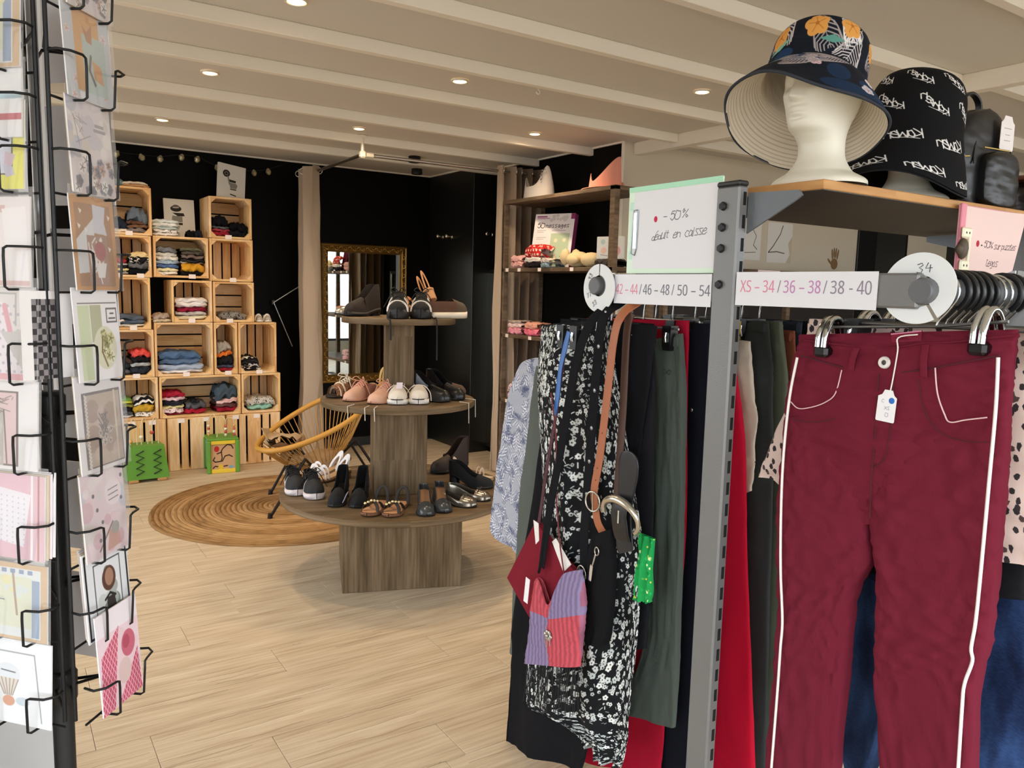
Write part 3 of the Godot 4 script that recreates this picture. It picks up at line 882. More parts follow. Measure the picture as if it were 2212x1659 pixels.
func toys() -> void:
	var green := mat(hexc("5f9a35"), 0.45)
	var yellow := mat(hexc("e3c437"), 0.45)
	var wood := mat(hexc("c9a077"), 0.6)
	var o := thing("activity_cube", "green and yellow wooden activity cube with a black track on its front", "toy", Vector3(1.485, 0, -6.435), -0.1)
	var m := M.new()
	m.box(Vector3(0, 0.13, 0), Vector3(0.20, 0.24, 0.20), 0.004)
	var im := Image.create(128, 128, false, Image.FORMAT_RGB8)
	im.fill(hexc("c9a077"))
	var dk := hexc("33231f")
	d_line(im, [Vector2(22, 66), Vector2(14, 78), Vector2(24, 86), Vector2(52, 84), Vector2(58, 70), Vector2(54, 40), Vector2(62, 28), Vector2(84, 12), Vector2(104, 16), Vector2(112, 30)], 5, dk)
	d_line(im, [Vector2(34, 50), Vector2(56, 44)], 5, dk)
	d_line(im, [Vector2(58, 84), Vector2(72, 62), Vector2(92, 58), Vector2(108, 66)], 5, dk)
	d_disc(im, Vector2(32, 30), 13, hexc("b9342b"))
	d_line(im, [Vector2(14, 112), Vector2(24, 104), Vector2(36, 106)], 5, dk)
	d_line(im, [Vector2(66, 106), Vector2(84, 104)], 5, dk)
	d_disc(im, Vector2(50, 108), 12, hexc("d9b93a"))
	d_disc(im, Vector2(102, 110), 13, hexc("7fa3b0"), 8)
	part(o, "core", m, wood)
	var q := M.new()
	q.quad(Vector3(-0.098, 0.012, 0.1012), Vector3(0.098, 0.012, 0.1012), Vector3(0.098, 0.248, 0.1012), Vector3(-0.098, 0.248, 0.1012), Vector3(0, 0, 1))
	part(o, "track_panel", q, textured(itex(im), 0.5))
	for sx in [-1.0, 1.0]:
		for sz in [-1.0, 1.0]:
			m = M.new()
			m.box(Vector3(sx * 0.108, 0.13, sz * 0.108), Vector3(0.03, 0.26, 0.03), 0.006)
			part(o, "corner_pillar", m, green)
	for yy in [0.015, 0.245]:
		m = M.new()
		m.box(Vector3(0, yy, 0.106), Vector3(0.184, 0.03, 0.02), 0.004)
		part(o, "front_rail", m, yellow)
	m = M.new()
	m.box(Vector3(0, 0.268, 0), Vector3(0.235, 0.016, 0.235), 0.004)
	part(o, "lid", m, green)
	# left face: grey blue panel with coloured pieces
	m = M.new()
	m.box(Vector3(-0.104, 0.13, 0), Vector3(0.01, 0.22, 0.18), 0.002)
	part(o, "side_panel", m, mat(hexc("8fa3a6"), 0.5))
	var wirem := mat(hexc("d8c79c"), 0.5)
	var beadc := [hexc("d9a55c"), hexc("e8dcc0"), hexc("b5463a"), hexc("efe6d2"), hexc("c9604a")]
	for k in 3:
		var x0 := -0.07 + k * 0.065
		m = M.new()
		m.tube(spline([Vector3(x0 - 0.02, 0.275, -0.03), Vector3(x0 - 0.02, 0.40, -0.02), Vector3(x0 + 0.01, 0.46 - k * 0.02, 0.0), Vector3(x0 + 0.035, 0.40, 0.02), Vector3(x0 + 0.035, 0.275, 0.03)], 5), 0.004, 6)
		part(o, "bead_wire", m, wirem)
		for j in 4:
			m = M.new()
			m.ball(Vector3(x0 + (0.035 if k > 0 else -0.02), 0.29 + j * 0.024, 0.03 if k > 0 else -0.03), Vector3.ONE * 0.012, 10)
			part(o, "bead", m, mat(beadc[(j + k) % 5], 0.4))
	# zigzag toy
	o = thing("zigzag_toy", "green wooden bead maze toy with two black zigzags, by the left floor crate", "toy", Vector3(0.915, 0, -6.36), 0.05)
	m = M.new()
	m.prism(PackedVector2Array([Vector2(-0.15, 0.025), Vector2(0.15, 0.025), Vector2(0.115, 0.275), Vector2(-0.115, 0.275)]), -0.09, 0.09)
	part(o, "body", m, green)
	for sx in [-1.0, 1.0]:
		m = M.new()
		var zig := []
		for j in 8: zig.append(Vector3(sx * 0.060 + (0.032 if j % 2 else -0.022), 0.06 + j * 0.026, 0.093))
		m.tube(zig, 0.0075, 6, true, 0.6)
		part(o, "zigzag", m, mat(hexc("1d1d1b"), 0.5))
		m = M.new()
		m.box(Vector3(sx * 0.10, 0.014, 0.05), Vector3(0.07, 0.028, 0.09), 0.008)
		part(o, "foot", m, mat(hexc("b58a55"), 0.6))
	for k in 3:
		var x0 := -0.08 + k * 0.075
		m = M.new()
		m.tube(spline([Vector3(x0 - 0.02, 0.27, 0), Vector3(x0 - 0.02, 0.42, 0.01), Vector3(x0 + 0.0, 0.47, 0.0), Vector3(x0 + 0.025, 0.42, -0.01), Vector3(x0 + 0.025, 0.27, 0)], 5), 0.004, 6)
		part(o, "bead_wire", m, wirem)
		m = M.new()
		m.ball(Vector3(x0 - 0.02, 0.30 + 0.03 * k, 0), Vector3.ONE * 0.016, 10)
		part(o, "bead", m, mat(beadc[k], 0.4))

# ---------------------------------------------------------------- shoes (heel at -x, toe at +x)
func foot_w(s: float, point: float) -> float:
	if s < 0.13: return 0.66 * sqrt(maxf(0.0, 1.0 - pow((0.13 - s) / 0.13, 2.0)))
	if s < 0.42: return lerpf(0.66, 0.70, smoothv((s - 0.13) / 0.29))
	if s < 0.70: return lerpf(0.70, 1.0, smoothv((s - 0.42) / 0.28))
	return pow(maxf(0.0, 1.0 - pow((s - 0.70) / 0.30, point)), 1.0 / 2.0)

func loft(m: M, secs: Array, wrap := true) -> void:
	var nu: int = secs[0].size()
	var p := PackedVector3Array()
	for q in secs:
		for v in q: p.append(v)
	m.grid(p, nu, secs.size(), wrap, 1.0)

func shoe(o: Dictionary) -> Array:
	var ln: float = o.get("len", 0.25)
	var wd: float = o.get("wid", 0.092) * 0.5
	var pt: float = o.get("point", 2.2)
	var so: float = o.get("sole", 0.018)
	var heel: float = o.get("heel", 0.0)
	var s0: float = o.get("s0", 0.50)
	var hh: float = o.get("h", 0.06)
	var rim: float = o.get("rim", 0.055)
	var lean: float = o.get("lean", 0.0)
	var out := []
	var lift := func(s: float) -> float: return heel * smoothv(clampf((0.62 - s) / 0.5, 0.0, 1.0)) + 0.006 * pow(maxf(0.0, (s - 0.8) / 0.2), 2.0)
	var px := func(s: float) -> float: return (s - 0.5) * ln
	# sole
	var m := M.new()
	var secs := []
	for j in 23:
		var s := j / 22.0
		var w: float = maxf(foot_w(s, pt) * wd * 1.05, 0.0015)
		var y: float = lift.call(s)
		var x: float = px.call(s)
		secs.append([Vector3(x, y, -w), Vector3(x, y, w), Vector3(x, y + so * 0.5, w * 1.03), Vector3(x, y + so, w), Vector3(x, y + so, -w), Vector3(x, y + so * 0.5, -w * 1.03), Vector3(x, y, -w)])
	loft(m, secs)
	fix_out(m, Vector3(0, heel * 0.4 + so * 0.5, 0))
	out.append(["sole", m, o.get("solem", mat(hexc("2a2523"), 0.6))])
	if heel > 0.015:
		m = M.new()
		var hp := PackedVector2Array()
		for a in 14: hp.append(Vector2(-ln * 0.5 + ln * 0.12 + cos(TAU * a / 14.0) * ln * 0.105, sin(TAU * a / 14.0) * wd * 0.60))
		m.prism(hp, 0.0, heel + 0.002, Transform3D(Basis(Vector3(1, 0, 0), Vector3(0, 0, 1), Vector3(0, 1, 0)), Vector3.ZERO), true)
		out.append(["heel", m, o.get("heelm", o.get("solem", mat(hexc("2a2523"), 0.6)))])
	# insole
	m = M.new()
	secs = []
	for j in 17:
		var s: float = lerpf(0.02, s0 + 0.12 if o.has("upper") and not o.get("open", false) else 0.985, j / 16.0)
		var w: float = maxf(foot_w(s, pt) * wd * 0.90, 0.001)
		var y: float = lift.call(s) + so + 0.0025
		secs.append([Vector3(px.call(s), y, -w), Vector3(px.call(s), y, 0), Vector3(px.call(s), y, w)])
	loft(m, secs, false)
	for i in m.n.size(): m.n[i] = Vector3.UP if m.n[i].y >= 0 else -m.n[i]
	for f in range(0, m.x.size(), 3):
		var g := (m.v[m.x[f + 2]] - m.v[m.x[f]]).cross(m.v[m.x[f + 1]] - m.v[m.x[f]])
		if g.y < 0.0:
			var q := m.x[f + 1]
			m.x[f + 1] = m.x[f + 2]; m.x[f + 2] = q
	out.append(["insole", m, o.get("lining", mat(hexc("b99a7a"), 0.7))])
	if o.has("upper"):
		# vamp
		m = M.new()
		secs = []
		var vend: float = o.get("toecut", 1.0)
		for j in 15:
			var s := lerpf(s0, vend, j / 14.0)
			var w: float = maxf(foot_w(s, pt) * wd, 0.001)
			var k := clampf((1.0 - s) / (1.0 - s0), 0.0, 1.0)
			var th: float = o.get("toe", 0.55)
			var h: float = hh * lerpf(th, 1.0, k) * pow(clampf((1.0 - s) / 0.10, 0.02, 1.0), 0.5)
			var sec := []
			for i in 15:
				var a := PI * i / 14.0
				sec.append(Vector3(px.call(s), lift.call(s) + so + h * pow(maxf(sin(a), 0.0), 0.75), -cos(a) * w * (1.0 - 0.10 * sin(a))))
			secs.append(sec)
		loft(m, secs, false)
		fix_out(m, Vector3(ln * 0.2, lift.call(0.6), 0))
		out.append(["vamp", m, o.get("vampm", o.upper)])
		# walls round the heel, both faces
		m = M.new()
		secs = []
		var path := []
		for j in 12: path.append([lerpf(s0 + 0.02, 0.13, j / 11.0), -1.0])
		for j in range(1, 12): path.append([-1.0, PI * j / 12.0])
		for j in 12: path.append([lerpf(0.13, s0 + 0.02, j / 11.0), 1.0])
		for q in path:
			var x: float
			var z: float
			var s: float
			if q[0] < 0.0:
				s = 0.13 * (1.0 - sin(q[1]))
				x = px.call(0.13) - sin(q[1]) * 0.13 * ln
				z = -cos(q[1]) * 0.66 * wd
			else:
				s = q[0]
				x = px.call(s)
				z = q[1] * foot_w(s, pt) * wd
			var kk := smoothv(clampf((s0 - s) / (s0 * 0.75), 0.0, 1.0))
			var sidey: float = o.get("side", 0.8)
			var r: float = lerpf(hh * sidey, rim, kk)
			var y0: float = lift.call(s) + so - 0.002
			var sec := []
			for lv in [0.0, 0.35, 0.7, 1.0]: sec.append(Vector3(x + lean * lv * lv, y0 + r * lv, z * (1.0 - 0.16 * lv * lv)))
			for lv in [1.0, 0.6, 0.0]: sec.append(Vector3(x * 0.975 + lean * lv * lv, y0 + r * lv, z * (1.0 - 0.16 * lv * lv) * 0.90))
			secs.append(sec)
		loft(m, secs, false)
		# outside faces away from the shoe's axis
		var sgn := 0.0
		for i in range(0, m.v.size(), 7): sgn += m.n[i].dot(Vector3(m.v[i].x * 0.3, 0, m.v[i].z))
		if sgn < 0.0:
			for i in m.n.size(): m.n[i] = -m.n[i]
			for f in range(0, m.x.size(), 3):
				var q := m.x[f + 1]
				m.x[f + 1] = m.x[f + 2]; m.x[f + 2] = q
		out.append(["quarter", m, o.upper])
	# tongue and laces
	if o.has("lace"):
		m = M.new()
		var tp := PackedVector3Array()
		for j in 6:
			var k := j / 5.0
			var s := s0 + 0.10 - 0.20 * k
			for i in 5:
				var u := (i - 2) / 2.0
				tp.append(Vector3(px.call(s), lift.call(maxf(s, 0.0)) + so + hh * (0.86 + 0.42 * k) - 0.010 * u * u, u * wd * 0.42))
		m.grid(tp, 5, 6, false, 1.0)
		var flip := m.n[12].y < 0.0
		if flip:
			for i in m.n.size(): m.n[i] = -m.n[i]
			for f in range(0, m.x.size(), 3):
				var q := m.x[f + 1]
				m.x[f + 1] = m.x[f + 2]; m.x[f + 2] = q
		out.append(["tongue", m, o.upper])
		m = M.new()
		for j in 4:
			var s := s0 + 0.12 - 0.055 * j
			var y: float = lift.call(s) + so + hh * (0.93 + 0.09 * j)
			m.tube([Vector3(px.call(s), y - 0.012, -wd * 0.55), Vector3(px.call(s) - 0.006, y + 0.005, 0), Vector3(px.call(s) - 0.012, y - 0.008, wd * 0.55)], 0.0026, 5)
			m.tube([Vector3(px.call(s), y - 0.012, wd * 0.55), Vector3(px.call(s) - 0.006, y + 0.006, 0), Vector3(px.call(s) - 0.012, y - 0.008, -wd * 0.55)], 0.0026, 5)
		var top := Vector3(px.call(s0 - 0.06), lift.call(s0) + so + hh * 1.25, 0)
		for sg in [-1.0, 1.0]:
			m.tube(spline([top, top + Vector3(0.02, 0.022, sg * 0.02), top + Vector3(0.035, 0.008, sg * 0.035), top + Vector3(0.012, 0.0, sg * 0.012)], 4), 0.0024, 5)
			m.tube(spline([top, top + Vector3(0.02, -0.006, sg * 0.03), top + Vector3(0.02, -hh * 0.9, sg * (wd + 0.012)), top + Vector3(0.03, -hh * 1.1, sg * (wd + 0.02))], 4), 0.0024, 5)
		out.append(["laces", m, o.lace])
	if o.has("straps"):
		for q in o.straps:
			var s: float = q[0]
			var s2: float = q[2] if q.size() > 2 else s
			var h: float = q[1]
			m = M.new()
			var w: float = foot_w(s, pt) * wd
			var w2: float = foot_w(s2, pt) * wd
			var pts := []
			for i in 13:
				var a := PI * i / 12.0
				var k := i / 12.0
				pts.append(Vector3(px.call(lerpf(s, s2, k)) + (q[3] if q.size() > 3 else 0.0) * sin(a), lift.call(lerpf(s, s2, k)) + so * 0.8 + h * pow(maxf(sin(a), 0.0), 0.8), -cos(a) * lerpf(w, w2, k)))
			m.tube(pts, o.get("strapw", 0.009), 8, true, 0.22, Vector3(1, 0, 0))
			out.append(["strap", m, o.get("strapm", o.get("upper"))])
	for q in o.get("extra", []): out.append(q)
	return out

func place_shoe(parts: Array, called: String, label: String, at: Vector3, turn: float, group := "", tilt := 0.0) -> Node3D:
	var t := thing(called, label, "shoe", at, turn, group)
	t.rotation.z = tilt
	for q in parts: part(t, q[0], q[1], q[2])
	return t

func toe_at(parts: Array, called: String, label: String, toe: Vector3, turn: float, ln: float, group := "") -> Node3D:
	return place_shoe(parts, called, label, toe - Vector3(cos(turn), 0, -sin(turn)) * ln * 0.5, turn, group)

# ---------------------------------------------------------------- round three-tier display
func build_table() -> void:
	var c := Vector3(1.745, 0, -3.70)
	var wcols := [hexc("54442f"), hexc("6a5840"), hexc("7c6850"), hexc("8c775c")]
	var wi := wood_img(51, wcols, 256, 256, 0.004, 0.03, 0.4)
	var flat_t := itex(wi)
	var wi2: Image = wi.duplicate()
	wi2.rotate_90(CLOCKWISE)
	var up_m := textured(itex(wi2), 0.55, 1.6)
	var flat_m := textured(flat_t, 0.45, 1.3)
	var edge_m := textured(flat_t, 0.5, 1.3)
	edge_m.albedo_color = Color(1.12, 1.1, 1.05)
	var t := thing("tiered_display_table", "three-tier round grey-brown wooden display table covered in shoes", "display table", c, -0.342)
	var spec := [[0.295, 0.0, 0.412, "base_box"], [0.135, 0.442, 0.895, "lower_column"], [0.072, 0.925, 1.315, "upper_column"]]
	for s in spec:
		var m := M.new()
		m.box(Vector3(0, (s[1] + s[2]) * 0.5, 0), Vector3(s[0] * 2, s[2] - s[1], s[0] * 2), 0.003)
		part(t, s[3], m, up_m)
	for s in [[0.60, 0.412, 0.030], [0.395, 0.895, 0.030], [0.29, 1.315, 0.030]]:
		var m := M.new()
		m.lathe([Vector2(0.001, s[1]), Vector2(s[0] - 0.002, s[1])], 72, Transform3D(), false)
		m.lathe([Vector2(s[0], s[1] + 0.002), Vector2(s[0], s[1] + s[2] - 0.002)], 72, Transform3D(), false)
		m.lathe([Vector2(s[0] - 0.002, s[1] + s[2]), Vector2(0.001, s[1] + s[2])], 72, Transform3D(), false)
		m.lathe([Vector2(s[0] - 0.002, s[1]), Vector2(s[0], s[1] + 0.002)], 72, Transform3D(), false)
		m.lathe([Vector2(s[0], s[1] + s[2] - 0.002), Vector2(s[0] - 0.002, s[1] + s[2])], 72, Transform3D(), false)
		for i in m.n.size():
			var q := m.v[i]
			if q.y < s[1] + 0.0005: m.n[i] = Vector3.DOWN
			elif q.y > s[1] + s[2] - 0.0005: m.n[i] = Vector3.UP
			elif m.n[i].dot(Vector3(q.x, 0, q.z)) < 0.0: m.n[i] = -m.n[i]
		for f in range(0, m.x.size(), 3):
			var g := (m.v[m.x[f + 2]] - m.v[m.x[f]]).cross(m.v[m.x[f + 1]] - m.v[m.x[f]])
			if g.dot(m.n[m.x[f]] + m.n[m.x[f + 1]] + m.n[m.x[f + 2]]) < 0.0:
				var sw := m.x[f + 1]
				m.x[f + 1] = m.x[f + 2]; m.x[f + 2] = sw
		part(t, "round_shelf", m, flat_m)
	# ---- shoes
	var blk := mat(hexc("17171a"), 0.55)
	var blks := mat(hexc("141416"), 0.85)
	var leather := mat(hexc("1b1b1d"), 0.35)
	var white := mat(hexc("e9e4e0"), 0.6)
	var pair := ["left one of the pair", "right one of the pair"]
	var y := 1.346
	# top tier
	var boot := shoe({"len": 0.27, "h": 0.075, "s0": 0.56, "rim": 0.125, "side": 0.95, "toe": 0.5, "sole": 0.02, "heel": 0.02, "lean": 0.012, "upper": mat(hexc("2c2421"), 0.9), "solem": blk, "lining": mat(hexc("1c1816"), 0.9)})
	toe_at(boot, "ankle_boot", "dark brown suede ankle boot on the left of the top tier", Vector3(1.475, y, -3.735), -2.60, 0.27)
	var sil := shoe({"len": 0.24, "h": 0.045, "s0": 0.62, "rim": 0.04, "point": 1.7, "sole": 0.008, "upper": mat(hexc("b9b4aa"), 0.25, 0.7), "lining": mat(hexc("5a5048"), 0.8)})
	toe_at(sil, "flat_shoe", "silver pointed flat shoe peeking out behind the dark suede boot", Vector3(1.46, y, -3.84), -2.75, 0.24)
	for k in 2:
		var sn := shoe({"len": 0.26, "wid": 0.10, "h": 0.068, "s0": 0.58, "rim": 0.06, "toe": 0.42, "sole": 0.042, "point": 3.0, "upper": blks, "vampm": mat(hexc("d9cfca"), 0.7) if false else blks, "solem": mat(hexc("1d1d1f"), 0.6), "lining": mat(hexc("2a2a2c"), 0.9), "lace": mat(hexc("1a1a1a"), 0.8), "straps": [[0.88, 0.042], [0.84, 0.050], [0.60, 0.076]], "strapm": white, "strapw": 0.006})
		toe_at(sn, "platform_sneaker", "black platform sneaker with a white stripe on the top tier, " + pair[k], Vector3(1.612 + 0.118 * k, y, -3.44 + 0.015 * k), -2.06, 0.26, "black platform sneakers")
		var lw := [Vector3(1.60, y + 0.05, -3.47), Vector3(1.575, y + 0.004, -3.46), Vector3(1.575, y - 0.01, -3.435), Vector3(1.576, y - 0.10, -3.432)] if k == 0 else [Vector3(1.77, y + 0.05, -3.46), Vector3(1.805, y + 0.004, -3.44), Vector3(1.807, y - 0.01, -3.405), Vector3(1.809, y - 0.20, -3.402)]
		var holder: Node3D = get_child(get_child_count() - 1)
		var loc := []
		for q in lw: loc.append(holder.transform.affine_inverse() * q)
		var lc2 := M.new()
		lc2.tube(spline(loc, 5), 0.0042, 6)
		part(holder, "hanging_lace", lc2, mat(hexc("1a1a1a"), 0.8))
	var tan_m := mat(hexc("c08a5e"), 0.6)
	var tan := shoe({"len": 0.24, "sole": 0.012, "heel": 0.05, "solem": tan_m, "lining": mat(hexc("d3a377"), 0.7), "straps": [[0.72, 0.05], [0.60, 0.06], [0.25, 0.10], [0.12, 0.11]], "strapm": tan_m, "strapw": 0.011})
	var ts := place_shoe(tan, "strappy_sandal", "tan leather sandal with loose straps lying on the top tier", Vector3(1.86, y + 0.045, -3.72), 2.2, "", -0.5)
	ts.rotation.x = 0.25
	var brn := shoe({"len": 0.27, "wid": 0.10, "h": 0.07, "s0": 0.60, "rim": 0.055, "sole": 0.032, "point": 2.6, "upper": mat(hexc("5d4030"), 0.85), "vampm": mat(hexc("57493a"), 0.85), "solem": mat(hexc("e9dfd0"), 0.6), "lining": mat(hexc("3a2a20"), 0.9)})
	toe_at(brn, "suede_shoe", "brown suede shoe with a thick white sole jutting over the top tier", Vector3(2.055, y, -3.565), 0.28, 0.27)
	# middle tier
	y = 0.926
	var emb := shoe({"len": 0.27, "h": 0.07, "s0": 0.55, "rim": 0.06, "sole": 0.012, "open": true, "toecut": 0.88, "upper": textured(print_t, 0.9, 14.0), "solem": mat(hexc("2e231c"), 0.6), "lining": mat(hexc("5a4434"), 0.8), "lace": mat(hexc("d9cfbd"), 0.8), "straps": [[0.80, 0.045], [0.70, 0.06]], "strapm": mat(hexc("cfc0a6"), 0.8)})
	for q in emb: if q[0] in ["vamp", "quarter"]: (q[2] as StandardMaterial3D).albedo_color = hexc("9a6f55")
	toe_at(emb, "lace_up_sandal", "brown embroidered peep-toe shoe with silver bow, left edge of the middle tier", Vector3(1.405, y, -3.825), -2.80, 0.27)
	for k in 2:
		var pk := shoe({"len": 0.25, "wid": 0.094, "h": 0.068, "s0": 0.50, "rim": 0.062, "toe": 0.5, "sole": 0.008, "upper": mat(hexc("c98f7a"), 0.75), "vampm": mat(hexc("d8ab93"), 0.7), "solem": mat(hexc("c59079"), 0.7), "lining": mat(hexc("e39aa0"), 0.7), "lace": mat(hexc("d9a08a"), 0.8)})
		toe_at(pk, "lace_up_shoe", "pink suede lace-up shoe on the middle tier, " + pair[k], [Vector3(1.445, y, -3.665), Vector3(1.520, y, -3.535)][k], -2.55, 0.25, "pink lace-up shoes")
	for k in 2:
		var cr := shoe({"len": 0.255, "wid": 0.098, "h": 0.062, "s0": 0.54, "rim": 0.06, "toe": 0.62, "sole": 0.026, "point": 2.8, "upper": mat(hexc("e6dccd"), 0.6), "solem": mat(hexc("efeae2"), 0.6), "lining": mat(hexc("b9a793"), 0.8), "extra": []})
		var seam := M.new()
		var sp := []
		for a in 15:
			var s := 0.55 + 0.45 * sin(PI * a / 14.0) if false else 0.0
			var th := PI * a / 14.0 - PI * 0.5
			sp.append(Vector3(0.045 + cos(th) * 0.0855, 0.028, sin(th) * 0.0505))
		seam.tube(sp, 0.0028, 5)
		cr.append(["seam_line", seam, mat(hexc("3a2c26"), 0.7)])
		var lc := M.new()
		for sg in [-1.0, 1.0]: lc.tube(spline([Vector3(0.0, 0.085, 0), Vector3(0.02, 0.08, sg * 0.03), Vector3(0.03, 0.05, sg * 0.056), Vector3(0.05, 0.01, sg * 0.062)], 5), 0.0024, 5)
		cr.append(["laces", lc, mat(hexc("efe6da"), 0.7)])
		if k == 0:
			var tg := M.new()
			tg.box(Vector3(0.05, 0.088, -0.008), Vector3(0.05, 0.002, 0.03), 0.0, Basis(Vector3(0, 0, 1), -0.5))
			cr.append(["price_tag", tg, mat(hexc("e6e0f0"), 0.7)])
		toe_at(cr, "lace_up_sneaker", "cream leather lace-up shoe with white sole facing front, " + pair[k], [Vector3(1.622, y, -3.455), Vector3(1.722, y, -3.425)][k], -2.06, 0.255, "cream lace-up shoes")
	for k in 2:
		var bt := shoe({"len": 0.26, "wid": 0.092, "h": 0.07, "s0": 0.55, "rim": 0.115, "side": 1.0, "toe": 0.55, "sole": 0.012, "heel": 0.02, "upper": leather, "solem": blk, "lining": mat(hexc("3a3f40"), 0.8)})
		toe_at(bt, "ankle_boot", "black leather ankle boot on the middle tier, " + pair[k], [Vector3(1.905, y, -3.44), Vector3(2.005, y, -3.475)][k], -1.15 - 0.1 * k, 0.26, "black ankle boots")
	var sd := shoe({"len": 0.25, "h": 0.06, "s0": 0.55, "rim": 0.05, "sole": 0.015, "upper": mat(hexc("5a4334"), 0.9), "solem": mat(hexc("3a2c22"), 0.7), "lining": mat(hexc("8a6f58"), 0.8)})
	toe_at(sd, "suede_shoe", "brown suede shoe at the right edge of the middle tier", Vector3(2.11, y, -3.63), -0.75, 0.25)
	var ys := shoe({"len": 0.24, "sole": 0.012, "heel": 0.05, "solem": mat(hexc("c69a4c"), 0.6), "lining": mat(hexc("d3a65a"), 0.7), "straps": [[0.7, 0.05], [0.25, 0.085], [0.12, 0.09]], "strapm": mat(hexc("d9b262"), 0.5), "strapw": 0.008})
	toe_at(ys, "strappy_sandal", "golden yellow strappy sandal at the back of the middle tier by the column", Vector3(1.60, y, -3.80), -2.6, 0.24)
	# lower tier
	y = 0.443
	for k in 2:
		var ws := shoe({"len": 0.25, "sole": 0.016, "heel": 0.025, "solem": mat(hexc("8a6a4a"), 0.7), "lining": mat(hexc("cda97f"), 0.7), "straps": [[0.74, 0.055], [0.66, 0.065], [0.30, 0.075, 0.30, -0.05], [0.22, 0.085, 0.22, -0.04]], "strapm": mat(hexc("ece9ea"), 0.35), "strapw": 0.010})
		toe_at(ws, "strappy_sandal", "white strappy sandal with tan insole at the back left of the lower tier, " + ["near one", "far one"][k], Vector3(1.385, y, -4.02 - 0.10 * k), -2.95, 0.25, "white strappy sandals")
	for k in 2:
		var sn := shoe({"len": 0.27, "wid": 0.10, "h": 0.07, "s0": 0.56, "rim": 0.075, "toe": 0.55, "sole": 0.03, "point": 2.5, "upper": mat(hexc("222224"), 0.8), "solem": mat(hexc("d9cfcf"), 0.6), "lining": mat(hexc("151516"), 0.9), "lace": mat(hexc("1d1d1f"), 0.8), "straps": [[0.60, 0.068]], "strapm": mat(hexc("d8d4d0"), 0.5), "strapw": 0.003})
		toe_at(sn, "running_sneaker", "black running sneaker with pale sole at the left of the lower tier, " + ["near one", "far one"][k], [Vector3(1.292, y, -3.665), Vector3(1.235, y, -3.78)][k], -1.75, 0.27, "black running sneakers")
	for k in 2:
		var hb := shoe({"len": 0.25, "wid": 0.086, "h": 0.065, "s0": 0.58, "rim": 0.10, "side": 0.85, "toe": 0.6, "sole": 0.01, "heel": 0.05, "upper": mat(hexc("121214"), 0.9), "solem": blk, "lining": mat(hexc("0f0f10"), 0.9)})
		if k == 1:
			var tg := M.new()
			tg.box(Vector3(0.10, 0.05, 0.05), Vector3(0.045, 0.05, 0.002), 0.0, Basis(Vector3(1, 0, 0), -0.4))
			hb.append(["price_tag", tg, mat(hexc("b9b2c6"), 0.7)])
		toe_at(hb, "heeled_boot", "black suede heeled shoe with high sides beside the sneakers, " + pair[k], [Vector3(1.318, y, -3.50), Vector3(1.40, y, -3.44)][k], -2.15, 0.25, "black suede heeled shoes")
	var insole_t := mat(hexc("cf9a70"), 0.6)
	for k in 2:
		var th := shoe({"len": 0.25, "wid": 0.092, "sole": 0.014, "solem": mat(hexc("7a5138"), 0.7), "lining": insole_t, "straps": [[0.48, 0.045, 0.86, 0.0], [0.86, 0.045, 0.48, 0.0], [0.13, 0.075, 0.13, -0.03]], "strapm": mat(hexc("221d1a"), 0.7), "strapw": 0.008})
		var gd := M.new()
		for a in 5: gd.ball(Vector3(0.035 + a * 0.012, 0.062 - absf(a - 2.0) * 0.004, -0.022 + a * 0.011), Vector3(0.010, 0.006, 0.008), 8)
		th.append(["gold_ornament", gd, mat(hexc("e9dcae"), 0.25, 0.6)])
		toe_at(th, "thong_sandal", "black thong sandal with gold ornament and tan insole, " + pair[k], [Vector3(1.395, y, -3.285), Vector3(1.475, y, -3.225)][k], -2.3, 0.25, "black and gold thong sandals")
	for k in 2:
		var pu := shoe({"len": 0.255, "wid": 0.086, "h": 0.050, "s0": 0.70, "rim": 0.034, "side": 0.50, "toe": 0.66, "sole": 0.006, "heel": 0.06, "point": 3.0, "upper": mat(hexc("3c3f40"), 0.25), "solem": mat(hexc("1e1c1b"), 0.6), "lining": mat(hexc("b58d6d"), 0.6)})
		toe_at(pu, "heeled_pump", "glossy grey snakeskin pump with beige insole, toe to the front, " + pair[k], [Vector3(1.637, y, -3.155), Vector3(1.735, y, -3.165)][k], -1.97 + 0.03 * k, 0.255, "grey snakeskin pumps")
	for k in 2:
		var ba := shoe({"len": 0.25, "wid": 0.088, "h": 0.045, "s0": 0.70, "rim": 0.04, "side": 0.6, "toe": 0.66, "sole": 0.006, "heel": 0.016, "upper": mat(hexc("8d8477"), 0.22, 0.75), "solem": mat(hexc("1b1918"), 0.6), "lining": mat(hexc("15130f"), 0.8)})
		var bow := M.new()
		for sg in [-1.0, 1.0]: bow.tube(spline([Vector3(0.06, 0.05, 0), Vector3(0.065, 0.062, sg * 0.012), Vector3(0.06, 0.058, sg * 0.022), Vector3(0.06, 0.05, 0)], 5), 0.0022, 5)
		ba.append(["bow", bow, mat(hexc("4a443c"), 0.5)])
		toe_at(ba, "ballet_flat", "metallic bronze ballet flat with small bow, " + pair[k], [Vector3(1.925, y, -3.19), Vector3(2.045, y, -3.255)][k], -1.05, 0.25, "bronze ballet flats")
	var pe := shoe({"len": 0.26, "wid": 0.095, "h": 0.055, "s0": 0.66, "rim": 0.07, "side": 0.9, "toe": 0.6, "sole": 0.012, "heel": 0.05, "upper": mat(hexc("151516"), 0.85), "solem": blk, "lining": mat(hexc("e6dcc8"), 0.6)})
	toe_at(pe, "heeled_pump", "black suede heeled shoe with cream lining at the right of the lower tier", Vector3(2.19, y, -3.46), -0.95, 0.26)
